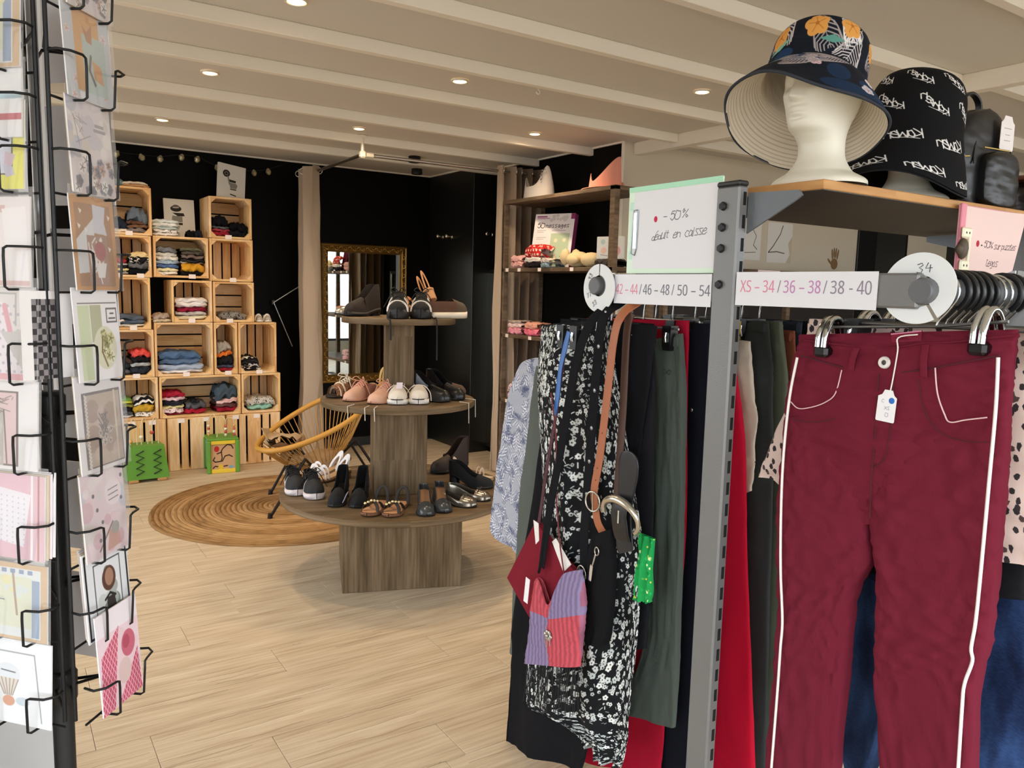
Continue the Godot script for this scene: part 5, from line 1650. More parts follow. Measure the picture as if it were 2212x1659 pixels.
func hat_western(label: String, at: Vector3, col: Color, brim: bool) -> void:
	var t := thing("felt_hat", label, "hat", at, 0.0, "felt hats on the top shelf")
	var fm := fabric(col, 0.5, 9.0)
	var nu := 49
	var p := PackedVector3Array()
	var hs := func(a: float) -> float:      # a: 0 towards the camera's right (+z)
		if brim: return 0.045 + 0.165 * pow(maxf(0.0, cos(a * 0.5)), 5.0) + 0.075 * exp(-pow((absf(angle_difference(a, PI * 0.80))) / 0.36, 2.0))
		return 0.09 + 0.15 * exp(-pow(absf(angle_difference(a, 0.25)) / 0.55, 2.0)) + 0.085 * exp(-pow(absf(angle_difference(a, PI * 0.86)) / 0.40, 2.0))
	for k in 2:
		for j in 6:
			var v := (j / 5.0) if k == 0 else (1.0 - j / 5.0)
			for i in nu:
				var a := TAU * i / (nu - 1.0)
				var r := (0.17 - 0.02 * v) - 0.006 * k
				p.append(Vector3(-sin(a) * r * 0.62, hs.call(a) * v + (0.002 if k else 0.0), cos(a) * r * 0.92))
	var m := M.new()
	m.grid(p, nu, 12, true, 1.0)
	var s := 0.0
	for i in nu * 6: s += m.n[i].dot(Vector3(m.v[i].x, 0, m.v[i].z))
	if s < 0.0:
		for i in m.n.size(): m.n[i] = -m.n[i]
		for f in range(0, m.x.size(), 3):
			var q := m.x[f + 1]
			m.x[f + 1] = m.x[f + 2]; m.x[f + 2] = q
	part(t, "crown", m, fm)
	m = M.new()
	m.lathe([Vector2(0.001, 0.004), Vector2(0.16, 0.004), Vector2(0.16, 0.0), Vector2(0.001, 0.0)] if not brim else [Vector2(0.001, 0.01), Vector2(0.17, 0.009), Vector2(0.215, 0.014), Vector2(0.218, 0.010), Vector2(0.17, 0.002), Vector2(0.001, 0.002)], 36, Transform3D(Basis(), Vector3(0, 0, -0.02 if brim else 0.0)), false, 0.64, 0.92)
	for i in m.n.size():
		if m.n[i].y < 0.0 and m.v[i].y > 0.003: m.n[i] = -m.n[i]
	part(t, "brim", m, fm)
	if not brim:
		m = M.new()
		for q in [[0.2, 0.15], [0.05, 0.19], [PI * 0.8, 0.10], [PI * 0.92, 0.12], [PI * 0.70, 0.07]]:
			var c := Vector3(-sin(q[0] + 0.8) * 0.1, q[1], cos(q[0]) * 0.155)
			for k in 4: m.ball(c + Vector3(R(-0.01, 0.0), R(-0.02, 0.02), R(-0.02, 0.02)), Vector3(0.008, 0.007, 0.008), 6)
		part(t, "embroidery", m, mat(hexc("8a827c"), 0.9))

# ---------------------------------------------------------------- two-sided shop rack
# flat band along points; side lies in the plane across `face`
func band(m: M, pts: Array, width, thick: float, face: Vector3) -> void:
	var p := PackedVector3Array()
	var n := pts.size()
	for j in n:
		var d: Vector3 = (pts[mini(j + 1, n - 1)] - pts[maxi(j - 1, 0)]).normalized()
		var s := d.cross(face)
		if s.length() < 0.05: s = d.cross(Vector3.UP)
		s = s.normalized()
		var f := s.cross(d).normalized()
		var w: float = width[j] if width is Array else width
		for i in 13:
			var a := TAU * i / 12.0
			var cx := signf(cos(a)) * pow(absf(cos(a)), 0.35)
			var cy := signf(sin(a)) * pow(absf(sin(a)), 0.6)
			p.append(pts[j] + s * cx * w * 0.5 + f * cy * thick * 0.5)
	var b := m.v.size()
	m.grid(p, 13, n, true, 1.0)
	var from := m.x.size() - (n - 1) * 12 * 6
	for j in n:
		for i in 13:
			if m.n[b + j * 13 + i].dot(m.v[b + j * 13 + i] - pts[j]) < 0.0: m.n[b + j * 13 + i] = -m.n[b + j * 13 + i]
	for f in range(from, m.x.size(), 3):
		var g := (m.v[m.x[f + 2]] - m.v[m.x[f]]).cross(m.v[m.x[f + 1]] - m.v[m.x[f]])
		if g.dot(m.n[m.x[f]] + m.n[m.x[f + 1]] + m.n[m.x[f + 2]]) < 0.0:
			var q := m.x[f + 1]
			m.x[f + 1] = m.x[f + 2]; m.x[f + 2] = q
	for e in [0, n - 1]:
		var c: Vector3 = pts[e]
		var d: Vector3 = ((pts[0] - pts[1]) if e == 0 else (pts[n - 1] - pts[n - 2])).normalized()
		var ci := m.vert(c, d, Vector2.ZERO)
		var r := []
		for i in 13: r.append(m.vert(p[e * 13 + i], d, Vector2.ZERO))
		for i in 12: m.face(ci, r[i], r[i + 1])

func letters(parent: Node3D, called: String, s: String, size: float, at: Vector3, b: Basis, col: Color, width := 0.0) -> void:
	var t := TextMesh.new()
	var f := SystemFont.new()
	f.font_names = PackedStringArray(["Droid Sans"])
	t.font = f
	t.text = s
	t.font_size = 64
	t.pixel_size = size / 64.0
	t.depth = 0.0006
	t.horizontal_alignment = HORIZONTAL_ALIGNMENT_LEFT
	var o := part(parent, called, t, mat(col, 0.7), at)
	var w := t.get_aabb().size.x
	o.basis = b
	if width > 0.0 and w > 0.001: o.basis = b.scaled_local(Vector3(width / w, 1, 1))

func size_ring(label: String, at: Vector3, turn: float, text: Array, tilt := 0.0, slit := 0.0) -> void:
	var t := thing("size_divider", label, "size divider", at, turn, "round size dividers on the rails")
	t.rotation.x = tilt
	var m := M.new()
	var poly := PackedVector2Array()
	var g := 0.05
	for i in 49: poly.append(Vector2(0, -0.006) + Vector2(sin(g + (TAU - 2 * g) * i / 48.0), cos(g + (TAU - 2 * g) * i / 48.0)) * 0.0625)
	for i in range(40, -1, -1): poly.append(Vector2(sin(g * 2 + (TAU - 4 * g) * i / 40.0), cos(g * 2 + (TAU - 4 * g) * i / 40.0)) * 0.0275)
	m.prism(poly, -0.0012, 0.0012, Transform3D(Basis(Vector3(0, 0, 1), slit), Vector3.ZERO))
	part(t, "disc", m, mat(hexc("e0e2e2"), 0.45))
	for q in text:     # [text, angle, size]
		m = M.new()
		for l in strokes(q[0], Vector2.ZERO, q[2], 0.75, 0.1):
			var pts := []
			for k in l:
				var d: Vector2 = (k - Vector2(q[2] * 0.75 * q[0].length() * 0.5, q[2] * 0.5)) * 1.0
				var p := Vector2(d.x, -d.y).rotated(q[3]) + Vector2(sin(q[1]), cos(q[1])) * 0.045 + Vector2(0, -0.004)
				pts.append(Vector3(p.x, p.y, 0.0016))
			m.tube(pts, 0.0007, 5)
		part(t, "pen_marks", m, mat(hexc("25272b"), 0.6))

func clip_hanger(label: String, x: float, zc: float, rail_y: float, zs: Array, yclip: float, chrome_clip: bool, plastic_hook: bool, ytilt := 0.0) -> void:
	var t := thing("clip_hanger", label, "hanger", Vector3(x, rail_y, zc), 0.0, "clip hangers on the rails")
	var chrome := mat(hexc("d9dcdd"), 0.12, 1.0)
	var blk := mat(hexc("151516"), 0.35)
	# hook over the rail
	var m := M.new()
	var hook := arc(Vector3(0, 0.0, 0), Vector3(0, 0, 1) * 0.034, Vector3.UP * 0.034, -0.5, PI * 0.98, 16)
	var path := [Vector3(0, yclip + 0.022 - rail_y, 0), Vector3(0, -0.05, 0.004), Vector3(0, -0.036, 0.016)]
	path.append_array(hook)
	var sp := spline(path, 3)
	m.tube(sp, 0.0026, 7)
	part(t, "hook", m, chrome)
	if plastic_hook:
		m = M.new()
		band(m, arc(Vector3.ZERO, Vector3(0, 0, 1) * 0.036, Vector3.UP * 0.036, -1.0, PI * 1.0, 16), 0.010, 0.010, Vector3(1, 0, 0))
		part(t, "hook_cover", m, blk)
	m = M.new()
	var yb := yclip + 0.022 - rail_y
	m.tube([Vector3(0, yb - ytilt, zs[0] - 0.03 - zc), Vector3(0, yb, 0.0), Vector3(0, yb + ytilt, zs[1] + 0.03 - zc)], 0.003, 7)
	part(t, "bar", m, mat(hexc("8d8b88"), 0.3, 0.8))
	var k := 0
	for z in zs:
		var dy := -ytilt if k == 0 else ytilt
		var c := Vector3(0, yclip - rail_y + dy, z - zc)
		m = M.new()
		if chrome_clip:
			for dz in [-0.0075, 0.0075]:
				m.tube(spline([c + Vector3(-0.034, -0.016, dz), c + Vector3(-0.030, 0.012, dz), c + Vector3(-0.012, 0.038, dz * 0.8), c + Vector3(0.012, 0.038, dz * 0.8), c + Vector3(0.030, 0.012, dz), c + Vector3(0.034, -0.016, dz)], 4), 0.0065, 8)
			part(t, "clip", m, chrome)
			m = M.new()
			m.box(c + Vector3(-0.001, -0.024, 0), Vector3(0.074, 0.024, 0.032), 0.006)
			part(t, "clip_pad", m, mat(hexc("0e0e10"), 0.15))
		else:
			m.prism(PackedVector2Array([Vector2(-0.016, 0.03), Vector2(0.016, 0.03), Vector2(0.014, -0.02), Vector2(0.0115, -0.034), Vector2(-0.0115, -0.034), Vector2(-0.014, -0.02)]), -0.013, 0.013, Transform3D(Basis(Vector3(0, 0, 1), Vector3(0, 1, 0), Vector3(-1, 0, 0)), c))
			part(t, "clip", m, blk)
			m = M.new()
			m.tube([c + Vector3(-0.0145, 0.012, 0), c + Vector3(-0.017, 0.0, 0), c + Vector3(-0.0145, -0.012, 0)], 0.005, 8)
			part(t, "clip_spring", m, chrome)
		k += 1

func build_rack() -> void:
	var steel := mat(hexc("7d7d7c"), 0.42, 0.3)
	var steel2 := mat(hexc("6d6e70"), 0.55, 0.35)
	var bm := NoiseTexture2D.new()
	bm.width = 128; bm.height = 128; bm.seamless = true; bm.as_normal_map = true; bm.bump_strength = 1.0
	bm.noise = noise(3, 0.25)
	for q in [steel, steel2]:
		q.normal_enabled = true; q.normal_texture = bm; q.normal_scale = 0.5; q.uv1_triplanar = true; q.uv1_scale = Vector3.ONE * 12.0
	var hole := mat(hexc("0b0b0b"), 0.9)
	var t := thing("clothes_rack", "grey steel shop rack with slotted posts, hanging rails on both sides and bracket arms", "clothes rack", Vector3(1.345, 0, -1.188))
	var o := t.position
	var pw := 0.030
	var pd := 0.064
	for px in [1.3465, 2.66]:
		var m := M.new()
		m.box(Vector3(px, 0.866, -1.189) - o, Vector3(pw, 1.732, pd), 0.004)
		part(t, "post", m, steel)
		m = M.new()
		m.box(Vector3(px, 1.737, -1.189) - o, Vector3(pw + 0.002, 0.012, pd + 0.002), 0.004)
		part(t, "post_cap", m, mat(hexc("161616"), 0.4))
		m = M.new()
		m.box(Vector3(px, 0.03, -1.189) - o, Vector3(0.06, 0.06, 0.55), 0.006)
		part(t, "foot", m, steel2)
	# slots on the face towards the room
	var sl := M.new()
	sl.box(Vector3.ZERO, Vector3(0.0085, 0.028, 0.0012))
	var slm := sl.mesh()
	for k in 34: part(t, "slot", slm, hole, Vector3(1.3495, 1.705 - k * 0.0487, -1.1568) - o)
	for q in [1.690, 1.645, 1.600, 1.522]:
		var m := M.new()
		m.lathe([Vector2(0.0001, 0.0095), Vector2(0.008, 0.009), Vector2(0.0095, 0.006), Vector2(0.0095, 0.0)], 6, Transform3D(Basis(Vector3(0, 0, 1), PI / 2), Vector3(1.332, q, -1.197 - 0.0) - o), false)
		part(t, "bolt", m, mat(hexc("2c2c2d"), 0.45, 0.5))
	# arms and rails
	var y := 1.515
	for px in [1.3465, 2.66]:
		for q in [[-1.157, -0.755], [-1.221, -1.615]]:
			var m := M.new()
			m.box(Vector3(px, y, (q[0] + q[1]) * 0.5) - o, Vector3(0.022, 0.062, absf(q[0] - q[1])), 0.004)
			part(t, "arm", m, steel)
	for q in [[-0.752, 1.335], [-1.615, 1.318]]:
		var m := M.new()
		var ring := []
		m.tube([Vector3(q[1], y, q[0]) - o, Vector3(q[1] + 0.004, y, q[0]) - o, Vector3(2.70, y, q[0]) - o], [0.020, 0.0235, 0.0235], 20)
		part(t, "rail", m, steel2)
	for px in [1.361, 2.645]:
		var m := M.new()
		m.prism(PackedVector2Array([Vector2(1.157, 1.718), Vector2(1.030, 1.713), Vector2(1.022, 1.702), Vector2(1.035, 1.694), Vector2(1.157, 1.632)]), -0.0025, 0.0025, Transform3D(Basis(Vector3(0, 0, -1), Vector3(0, 1, 0), Vector3(1, 0, 0)), Vector3(px + 0.002, 0, 0) - o))
		part(t, "bracket", m, mat(hexc("6f7479"), 0.5, 0.3))
		m = M.new()
		m.prism(PackedVector2Array([Vector2(1.221, 1.718), Vector2(1.48, 1.713), Vector2(1.48, 1.694), Vector2(1.221, 1.632)]), -0.0025, 0.0025, Transform3D(Basis(Vector3(0, 0, -1), Vector3(0, 1, 0), Vector3(1, 0, 0)), Vector3(px + 0.002, 0, 0) - o))
		part(t, "bracket", m, mat(hexc("6f7479"), 0.5, 0.3))
	# wooden shelf board on top
	var sb := thing("shelf_board", "beech edged shelf board with dark underside on top of the rack", "shelf", Vector3(2.2, 1.731, -1.29))
	var oak := textured(itex(wood_img(71, [hexc("b5824f"), hexc("c8955f"), hexc("d3a26b")], 256, 64, 0.008, 0.05, 0.3)), 0.5, 2.0)
	var m := M.new()
	m.box(Vector3(0, 0.001, 0), Vector3(1.52, 0.020, 0.52), 0.002)
	part(sb, "board", m, oak)
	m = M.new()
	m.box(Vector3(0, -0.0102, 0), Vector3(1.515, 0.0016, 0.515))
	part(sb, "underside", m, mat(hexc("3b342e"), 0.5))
	# size labels on the arms
	var paper := mat(hexc("e4e4e8"), 0.55)
	var fx := Basis(Vector3(0, 0, 1), Vector3(0, 1, 0), Vector3(-1, 0, 0))
	for q in [[-1.548, -1.2215, 1.472, 1.545, 1.3335, "left"], [-1.152, -0.828, 1.479, 1.549, 1.3335, "right"]]:
		var ln := absf(q[0] - q[1])
		var lab := thing("size_label", "white paper label reading 42 – 44 / 46 – 48 / 50 – 54 on the far arm" if q[5] == "left" else "white paper label reading XS – 34 / 36 – 38 / 38 - 40 on the near arm", "label", Vector3(q[4], q[2], q[0]))
		m = M.new()
		m.box(Vector3(-0.0006, (q[3] - q[2]) * 0.5, ln * 0.5), Vector3(0.0012, q[3] - q[2], ln), 0.0)
		part(lab, "paper", m, paper)
		var pink := hexc("d98aa0")
		var mauve := hexc("8f8494")
		var grey := hexc("767781")
		var runs: Array = [["42 – 44", 0.006, 0.082, pink], ["/", 0.094, 0.008, grey], ["46 – 48", 0.107, 0.090, grey], ["/", 0.205, 0.008, grey], ["50 – 54", 0.222, 0.100, grey]] if q[5] == "left" else [["XS – 34", 0.012, 0.088, pink], ["/", 0.107, 0.008, mauve], ["36 – 38", 0.121, 0.085, hexc("c083b4")], ["/", 0.213, 0.008, mauve], ["38 - 40", 0.228, 0.084, mauve]]
		for r in runs: letters(lab, "size_text", r[0], 0.0345, Vector3(-0.0014, 0.036 if q[5] == "left" else 0.040, r[1]), fx, r[3], r[2])
	# white clip folder standing on the far arm
	var cf := thing("clip_folder", "pale green clip folder with handwritten minus 50 percent note standing on the far arm", "clipboard", Vector3(1.343, 1.547, -1.515))
	m = M.new()
	m.box(Vector3(0, 0.105, 0.152), Vector3(0.004, 0.21, 0.304), 0.001)
	part(cf, "board", m, mat(hexc("d9eed6"), 0.35))
	m = M.new()
	m.box(Vector3(-0.001, 0.205, 0.152), Vector3(0.004, 0.012, 0.302), 0.0)
	part(cf, "top_edge", m, mat(hexc("a9e0bd"), 0.35))
	m = M.new()
	for zz in [0.012]: for yy in [0.045, 0.165]: m.box(Vector3(-0.0022, yy, zz), Vector3(0.001, 0.02, 0.012))
	part(cf, "corner_tab", m, mat(hexc("bfe3cf"), 0.4))
	var im := Image.create(448, 320, false, Image.FORMAT_RGB8)
	im.fill(hexc("e6e6ea"))
	var pen := hexc("6b6c70")
	d_disc(im, Vector2(128, 118), 10, hexc("c8304a"), 13)
	d_write(im, "-", Vector2(164, 94), 34, 3.2, pen)
	d_write(im, "50", Vector2(200, 88), 40, 3.2, pen, 0.68, 0.25, -0.06)
	d_write(im, "%", Vector2(268, 82), 38, 3.0, pen, 0.74, 0.2)
	d_write(im, "deduit", Vector2(102, 172), 32, 2.8, pen, 0.56, 0.25, -0.06)
	d_line(im, [Vector2(136, 174), Vector2(146, 166)], 2.6, pen)
	d_write(im, "en", Vector2(222, 166), 32, 2.8, pen, 0.62, 0.2, -0.05)
	d_write(im, "caisse", Vector2(282, 162), 34, 2.8, pen, 0.56, 0.25, -0.04)
	m = M.new()
	m.quad(Vector3(-0.0026, 0.012, 0.022), Vector3(-0.0026, 0.012, 0.296), Vector3(-0.0026, 0.198, 0.290), Vector3(-0.0026, 0.198, 0.022), Vector3(-1, 0, 0))
	part(cf, "note_paper", m, textured(itex(im), 0.6))
	m = M.new()
	m.tube([Vector3(-0.004, 0.155, 0.035), Vector3(-0.004, 0.155, 0.022), Vector3(-0.004, 0.05, 0.016), Vector3(-0.004, 0.045, 0.03), Vector3(-0.004, 0.062, 0.036), Vector3(-0.004, 0.155, 0.038)], 0.0016, 6)
	part(cf, "clip_wire", m, mat(hexc("8a8f92"), 0.25, 0.9))
	m = M.new()
	m.box(Vector3(-0.0035, 0.105, 0.027), Vector3(0.002, 0.09, 0.012), 0.001)
	part(cf, "clip_plate", m, mat(hexc("eceeee"), 0.3, 0.3))
	# pink note on the shelf edge
	var pn := thing("pink_note", "pink clipboard note with minus 50 percent text and a decorated clip on the shelf edge", "clipboard", Vector3(1.955, 1.535, -1.022))
	im = Image.create(320, 256, false, Image.FORMAT_RGB8)
	im.fill(hexc("eccfc8"))
	d_disc(im, Vector2(92, 112), 9, hexc("b5303c"), 11)
	d_line(im, [Vector2(112, 116), Vector2(117, 116)], 4, hexc("3a3234"))
	d_write(im, "50%", Vector2(122, 98), 24, 2.0, hexc("4a3c40"), 0.66, 0.15)
	d_write(im, "sur", Vector2(180, 104), 20, 1.8, hexc("4a3c40"), 0.62, 0.15)
	d_write(im, "puzzles", Vector2(222, 104), 20, 1.8, hexc("4a3c40"), 0.60, 0.15)
	d_write(im, "legos", Vector2(150, 158), 24, 2.0, hexc("4a3c40"), 0.62, 0.1)
	m = M.new()
	var p := PackedVector3Array()
	for j in 9:
		for i in 13:
			var u := i / 12.0
			var v := j / 8.0
			p.append(Vector3(lerpf(0.008, lerpf(0.30, 0.262, v), u) , lerpf(0.193, 0.0, v) - 0.002 * sin(u * 3.0), 0.008 + 0.012 * u * u * (1.0 - v)))
	m.grid(p, 13, 9, false, 1.0, 1.0, 1.0)
	if m.n[20].z < 0.0:
		for i in m.n.size(): m.n[i] = -m.n[i]
		for f in range(0, m.x.size(), 3):
			var sw := m.x[f + 1]
			m.x[f + 1] = m.x[f + 2]; m.x[f + 2] = sw
	part(pn, "note_paper", m, textured(itex(im), 0.7))
	m = M.new()
	m.box(Vector3(0.13, 0.095, 0.004), Vector3(0.27, 0.20, 0.003), 0.001)
	part(pn, "board", m, mat(hexc("e8a9b0"), 0.5))
	m = M.new()
	m.box(Vector3(0.006, 0.098, 0.008), Vector3(0.022, 0.20, 0.008), 0.002)
	part(pn, "pink_spine", m, mat(hexc("e58b99"), 0.5))
	# decorated clip
	var crm := mat(hexc("efe8c8"), 0.35)
	for yy in [0.05, 0.128]:
		m = M.new()
		m.box(Vector3(0.012, yy, 0.018), Vector3(0.042, 0.026, 0.008), 0.006)
		part(pn, "clip_plate", m, crm)
		for dx in [-0.008, 0.006]:
			m = M.new()
			m.ball(Vector3(0.012 + dx, yy, 0.0222), Vector3(0.0025, 0.003, 0.0012), 8)
			part(pn, "clip_rivet", m, mat(hexc("3a3430"), 0.5))
	m = M.new()
	m.ball(Vector3(0.0, 0.09, 0.018), Vector3(0.016, 0.026, 0.012), 12)
	m.ball(Vector3(-0.014, 0.088, 0.018), Vector3(0.012, 0.013, 0.010), 10)
	part(pn, "clip_charm", m, mat(hexc("5a4a3c"), 0.6))
	m = M.new()
	m.tube([Vector3(0.022, 0.06, 0.02), Vector3(0.022, 0.125, 0.02)], 0.004, 8)
	part(pn, "clip_bar", m, crm)
	# dividers
	size_ring("white round size divider on the left end of the far rail", Vector3(1.325, y, -1.600), -PI / 2, [["33", PI * 1.70, 0.013, 1.2], ["33", PI * 1.12, 0.013, 0.6], ["77", PI * 1.35, 0.013, 0.4]])
	size_ring("white round size divider marked 34 at the end of the near rail", Vector3(1.352, y, -0.760), -PI / 2 + 0.12, [["34", 0.0, 0.019, 0.1]], -0.10, -2.55)
	size_ring("white round size divider marked 36 farther along the near rail", Vector3(1.675, y - 0.01, -0.752), -PI / 2 - 0.35, [["36", 0.55, 0.022, -0.15]])


# ---------------------------------------------------------------- clothes on the rails: outlines [y, z] of the left and right edge at one x
const GARMENTS := [
	["dress","black dress covered in small white flowers with a ruffled pointed hem","dress",1.342,0.014,5,0.014,"floral",[[1.399,-1.879],[1.264,-1.887],[1.127,-1.877],[0.922,-1.846],[0.745,-1.822],[0.560,-1.856],[0.354,-1.888],[0.219,-1.884],[0.248,-1.745],[0.272,-1.614]],[[1.429,-1.569],[1.299,-1.539],[1.182,-1.505],[1.010,-1.459],[0.864,-1.415],[0.720,-1.411],[0.554,-1.421],[0.382,-1.435],[0.297,-1.449],[0.225,-1.473]]],
	["trousers","black trousers with a plain front between the belts and the olive trousers","trousers",1.388,0.012,2,0.006,"f:1c1c20",[[1.425,-1.800],[1.000,-1.800],[0.600,-1.790],[0.400,-1.780]],[[1.423,-1.455],[1.190,-1.437],[0.854,-1.424],[0.578,-1.427]]],
	["trousers","grey green trousers hanging beside the patterned skirt","trousers",1.408,0.010,2,0.008,"f:5d625c",[[1.266,-1.985],[1.024,-2.032],[0.819,-2.062],[0.497,-2.086],[0.282,-2.096]],[[1.300,-1.600],[1.050,-1.600],[0.800,-1.600],[0.500,-1.600],[0.270,-1.620]]],
	["skirt","pale grey skirt with a dark blue and white leaf line pattern, leftmost on the rail","skirt",1.432,0.012,4,0.012,"leafy",[[1.288,-2.025],[1.253,-2.121],[1.140,-2.166],[0.991,-2.211],[0.803,-2.253],[0.664,-2.275],[0.634,-2.216],[0.637,-2.117]],[[1.290,-1.800],[1.250,-1.800],[1.150,-1.800],[1.000,-1.800],[0.850,-1.800],[0.720,-1.800],[0.660,-1.830],[0.620,-1.900]]],
	["skirt","long black skirt whose wide hem shows at the bottom left of the rail","skirt",1.367,0.010,3,0.012,"f:17171a",[[1.420,-1.820],[1.000,-1.900],[0.503,-2.002],[0.274,-2.024],[-0.007,-2.048]],[[1.420,-1.420],[0.900,-1.500],[0.550,-1.600],[0.225,-1.622],[0.114,-1.648]]],
	["trousers","olive grey straight trousers with a small stitched motif, left of the post","trousers",1.462,0.018,1,0.008,"f:525a53",[[1.375,-1.543],[1.233,-1.530],[1.048,-1.508],[0.859,-1.499],[0.596,-1.503],[0.431,-1.541],[0.307,-1.578]],[[1.400,-1.428],[1.248,-1.407],[1.070,-1.399],[0.889,-1.392],[0.641,-1.384],[0.503,-1.381],[0.356,-1.385]]],
	["dress","bright red dress, seen as a strip at top and a red hem at the bottom","dress",1.500,0.014,3,0.012,"f:a8142e",[[1.420,-1.860],[1.000,-1.920],[0.500,-1.950],[0.133,-1.937],[-0.020,-1.934]],[[1.432,-1.443],[1.243,-1.437],[0.813,-1.417],[0.406,-1.454],[0.156,-1.463]]],
	["jeans","dark navy jeans with a silver rivet, next to the post","jeans",1.545,0.018,2,0.008,"f:15171f",[[1.430,-1.820],[1.000,-1.800],[0.500,-1.780],[0.100,-1.780]],[[1.424,-1.416],[1.185,-1.393],[0.756,-1.370],[0.185,-1.362]]],
	["trousers","black trousers on the far rail right behind the post","trousers",1.610,0.020,2,0.010,"f:17171c",[[1.420,-1.800],[0.800,-1.800],[0.100,-1.800]],[[1.420,-1.400],[0.800,-1.410],[0.100,-1.420]]],
	["trousers","long bright red trousers right of the post","trousers",1.655,0.019,2,0.012,"f:b3102c",[[1.300,-1.750],[0.900,-1.760],[0.500,-1.760],[0.100,-1.760]],[[1.300,-1.413],[1.106,-1.370],[0.809,-1.341],[0.203,-1.264]]],
	["trousers","beige trousers right of the post, with a yellow label behind","trousers",1.700,0.017,2,0.012,"f:c4b5a4",[[1.390,-1.800],[1.100,-1.800],[0.750,-1.800]],[[1.377,-1.410],[1.177,-1.379],[0.973,-1.376]]],
	["trousers","charcoal grey trousers on the far rail right of the post","trousers",1.748,0.019,2,0.012,"f:333534",[[1.430,-1.800],[0.900,-1.800],[0.100,-1.800]],[[1.431,-1.392],[1.051,-1.350],[0.146,-1.307]]],
	["trousers","olive green trousers on the far rail, left of the rust garment","trousers",1.800,0.020,2,0.014,"f:55594a",[[1.430,-1.800],[0.900,-1.800],[0.100,-1.800]],[[1.431,-1.387],[1.048,-1.335],[0.128,-1.306]]],
	["trousers","rust brown trousers on the far rail behind the burgundy pair","trousers",1.850,0.019,2,0.010,"f:7a4430",[[1.410,-1.800],[0.900,-1.800],[0.500,-1.800]],[[1.406,-1.384],[1.041,-1.345],[0.647,-1.323]]],
	["trousers","dark slate blue trousers on the far rail behind the burgundy pair","trousers",1.900,0.019,2,0.010,"f:2a3038",[[1.430,-1.800],[0.900,-1.800],[0.300,-1.800]],[[1.430,-1.400],[0.900,-1.400],[0.300,-1.420]]],
	["trousers","black trousers deepest on the far rail","trousers",1.980,0.022,2,0.010,"f:161618",[[1.430,-1.800],[0.900,-1.800],[0.200,-1.800]],[[1.430,-1.380],[0.900,-1.380],[0.200,-1.380]]],
	["blouse","pale pink blouse with dark leopard spots behind the burgundy trousers","blouse",1.465,0.015,3,0.012,"leopard",[[1.454,-1.056],[1.382,-1.070],[1.255,-1.102],[1.153,-1.144],[1.083,-1.167]],[[1.455,-0.560],[1.300,-0.520],[1.200,-0.500],[1.100,-0.500],[1.040,-0.500]]],
	["shorts","black denim shorts with a frayed hem behind the burgundy trousers","shorts",1.505,0.018,2,0.008,"f:1a1a1d",[[1.420,-1.000],[1.200,-1.020],[1.000,-1.030],[0.915,-1.030]],[[1.383,-0.638],[1.221,-0.623],[1.057,-0.612],[0.978,-0.607]]],
	["jeans","dark blue jeans seen between the legs of the burgundy trousers","jeans",1.550,0.020,2,0.010,"denim",[[1.400,-0.980],[1.000,-1.000],[0.600,-0.980],[0.429,-0.931]],[[1.400,-0.660],[1.000,-0.720],[0.750,-0.800],[0.455,-0.887]]],
	["jeans","blue denim jeans with turned hem at the bottom right edge","jeans",1.635,0.022,2,0.010,"denim2",[[1.420,-0.800],[1.000,-0.800],[0.700,-0.800],[0.440,-0.800]],[[1.420,-0.460],[1.000,-0.460],[0.700,-0.440],[0.440,-0.440]]],
	["blouse","pale blouse with dark leaf print at the right edge behind the burgundy trousers","blouse",1.590,0.013,3,0.008,"leopard",[[1.440,-0.950],[1.300,-0.970],[1.200,-0.980]],[[1.460,-0.520],[1.300,-0.470],[1.200,-0.460]]],
	["jacket","black jacket hanging at the right edge of the near rail","jacket",1.700,0.028,3,0.012,"f:141417",[[1.440,-1.000],[0.900,-1.000],[0.500,-1.000]],[[1.460,-0.470],[0.900,-0.440],[0.500,-0.430]]],
]
const BURGUNDY := [
	[[[1.422,-1.035],[1.386,-1.037],[1.286,-1.054],[1.196,-1.054],[1.095,-1.053],[1.013,-1.052]],[[1.456,-0.618],[1.419,-0.618],[1.350,-0.618],[1.273,-0.613],[1.187,-0.612],[1.132,-0.611]]],
	[[[1.246,-1.055],[1.166,-1.054],[1.095,-1.053],[0.993,-1.051],[0.882,-1.041],[0.801,-1.032],[0.737,-1.033],[0.630,-1.033],[0.431,-1.038]],[[1.276,-0.857],[1.203,-0.857],[1.131,-0.852],[1.051,-0.843],[0.993,-0.835],[0.928,-0.861],[0.826,-0.866],[0.728,-0.866],[0.525,-0.872]]],
	[[[1.275,-0.859],[1.204,-0.855],[1.123,-0.850],[1.044,-0.835],[0.975,-0.821],[0.902,-0.814],[0.829,-0.811],[0.756,-0.805],[0.580,-0.776]],[[1.312,-0.616],[1.250,-0.613],[1.187,-0.612],[1.116,-0.611],[1.027,-0.609],[0.961,-0.610],[0.911,-0.611],[0.840,-0.620],[0.674,-0.610]]],
]
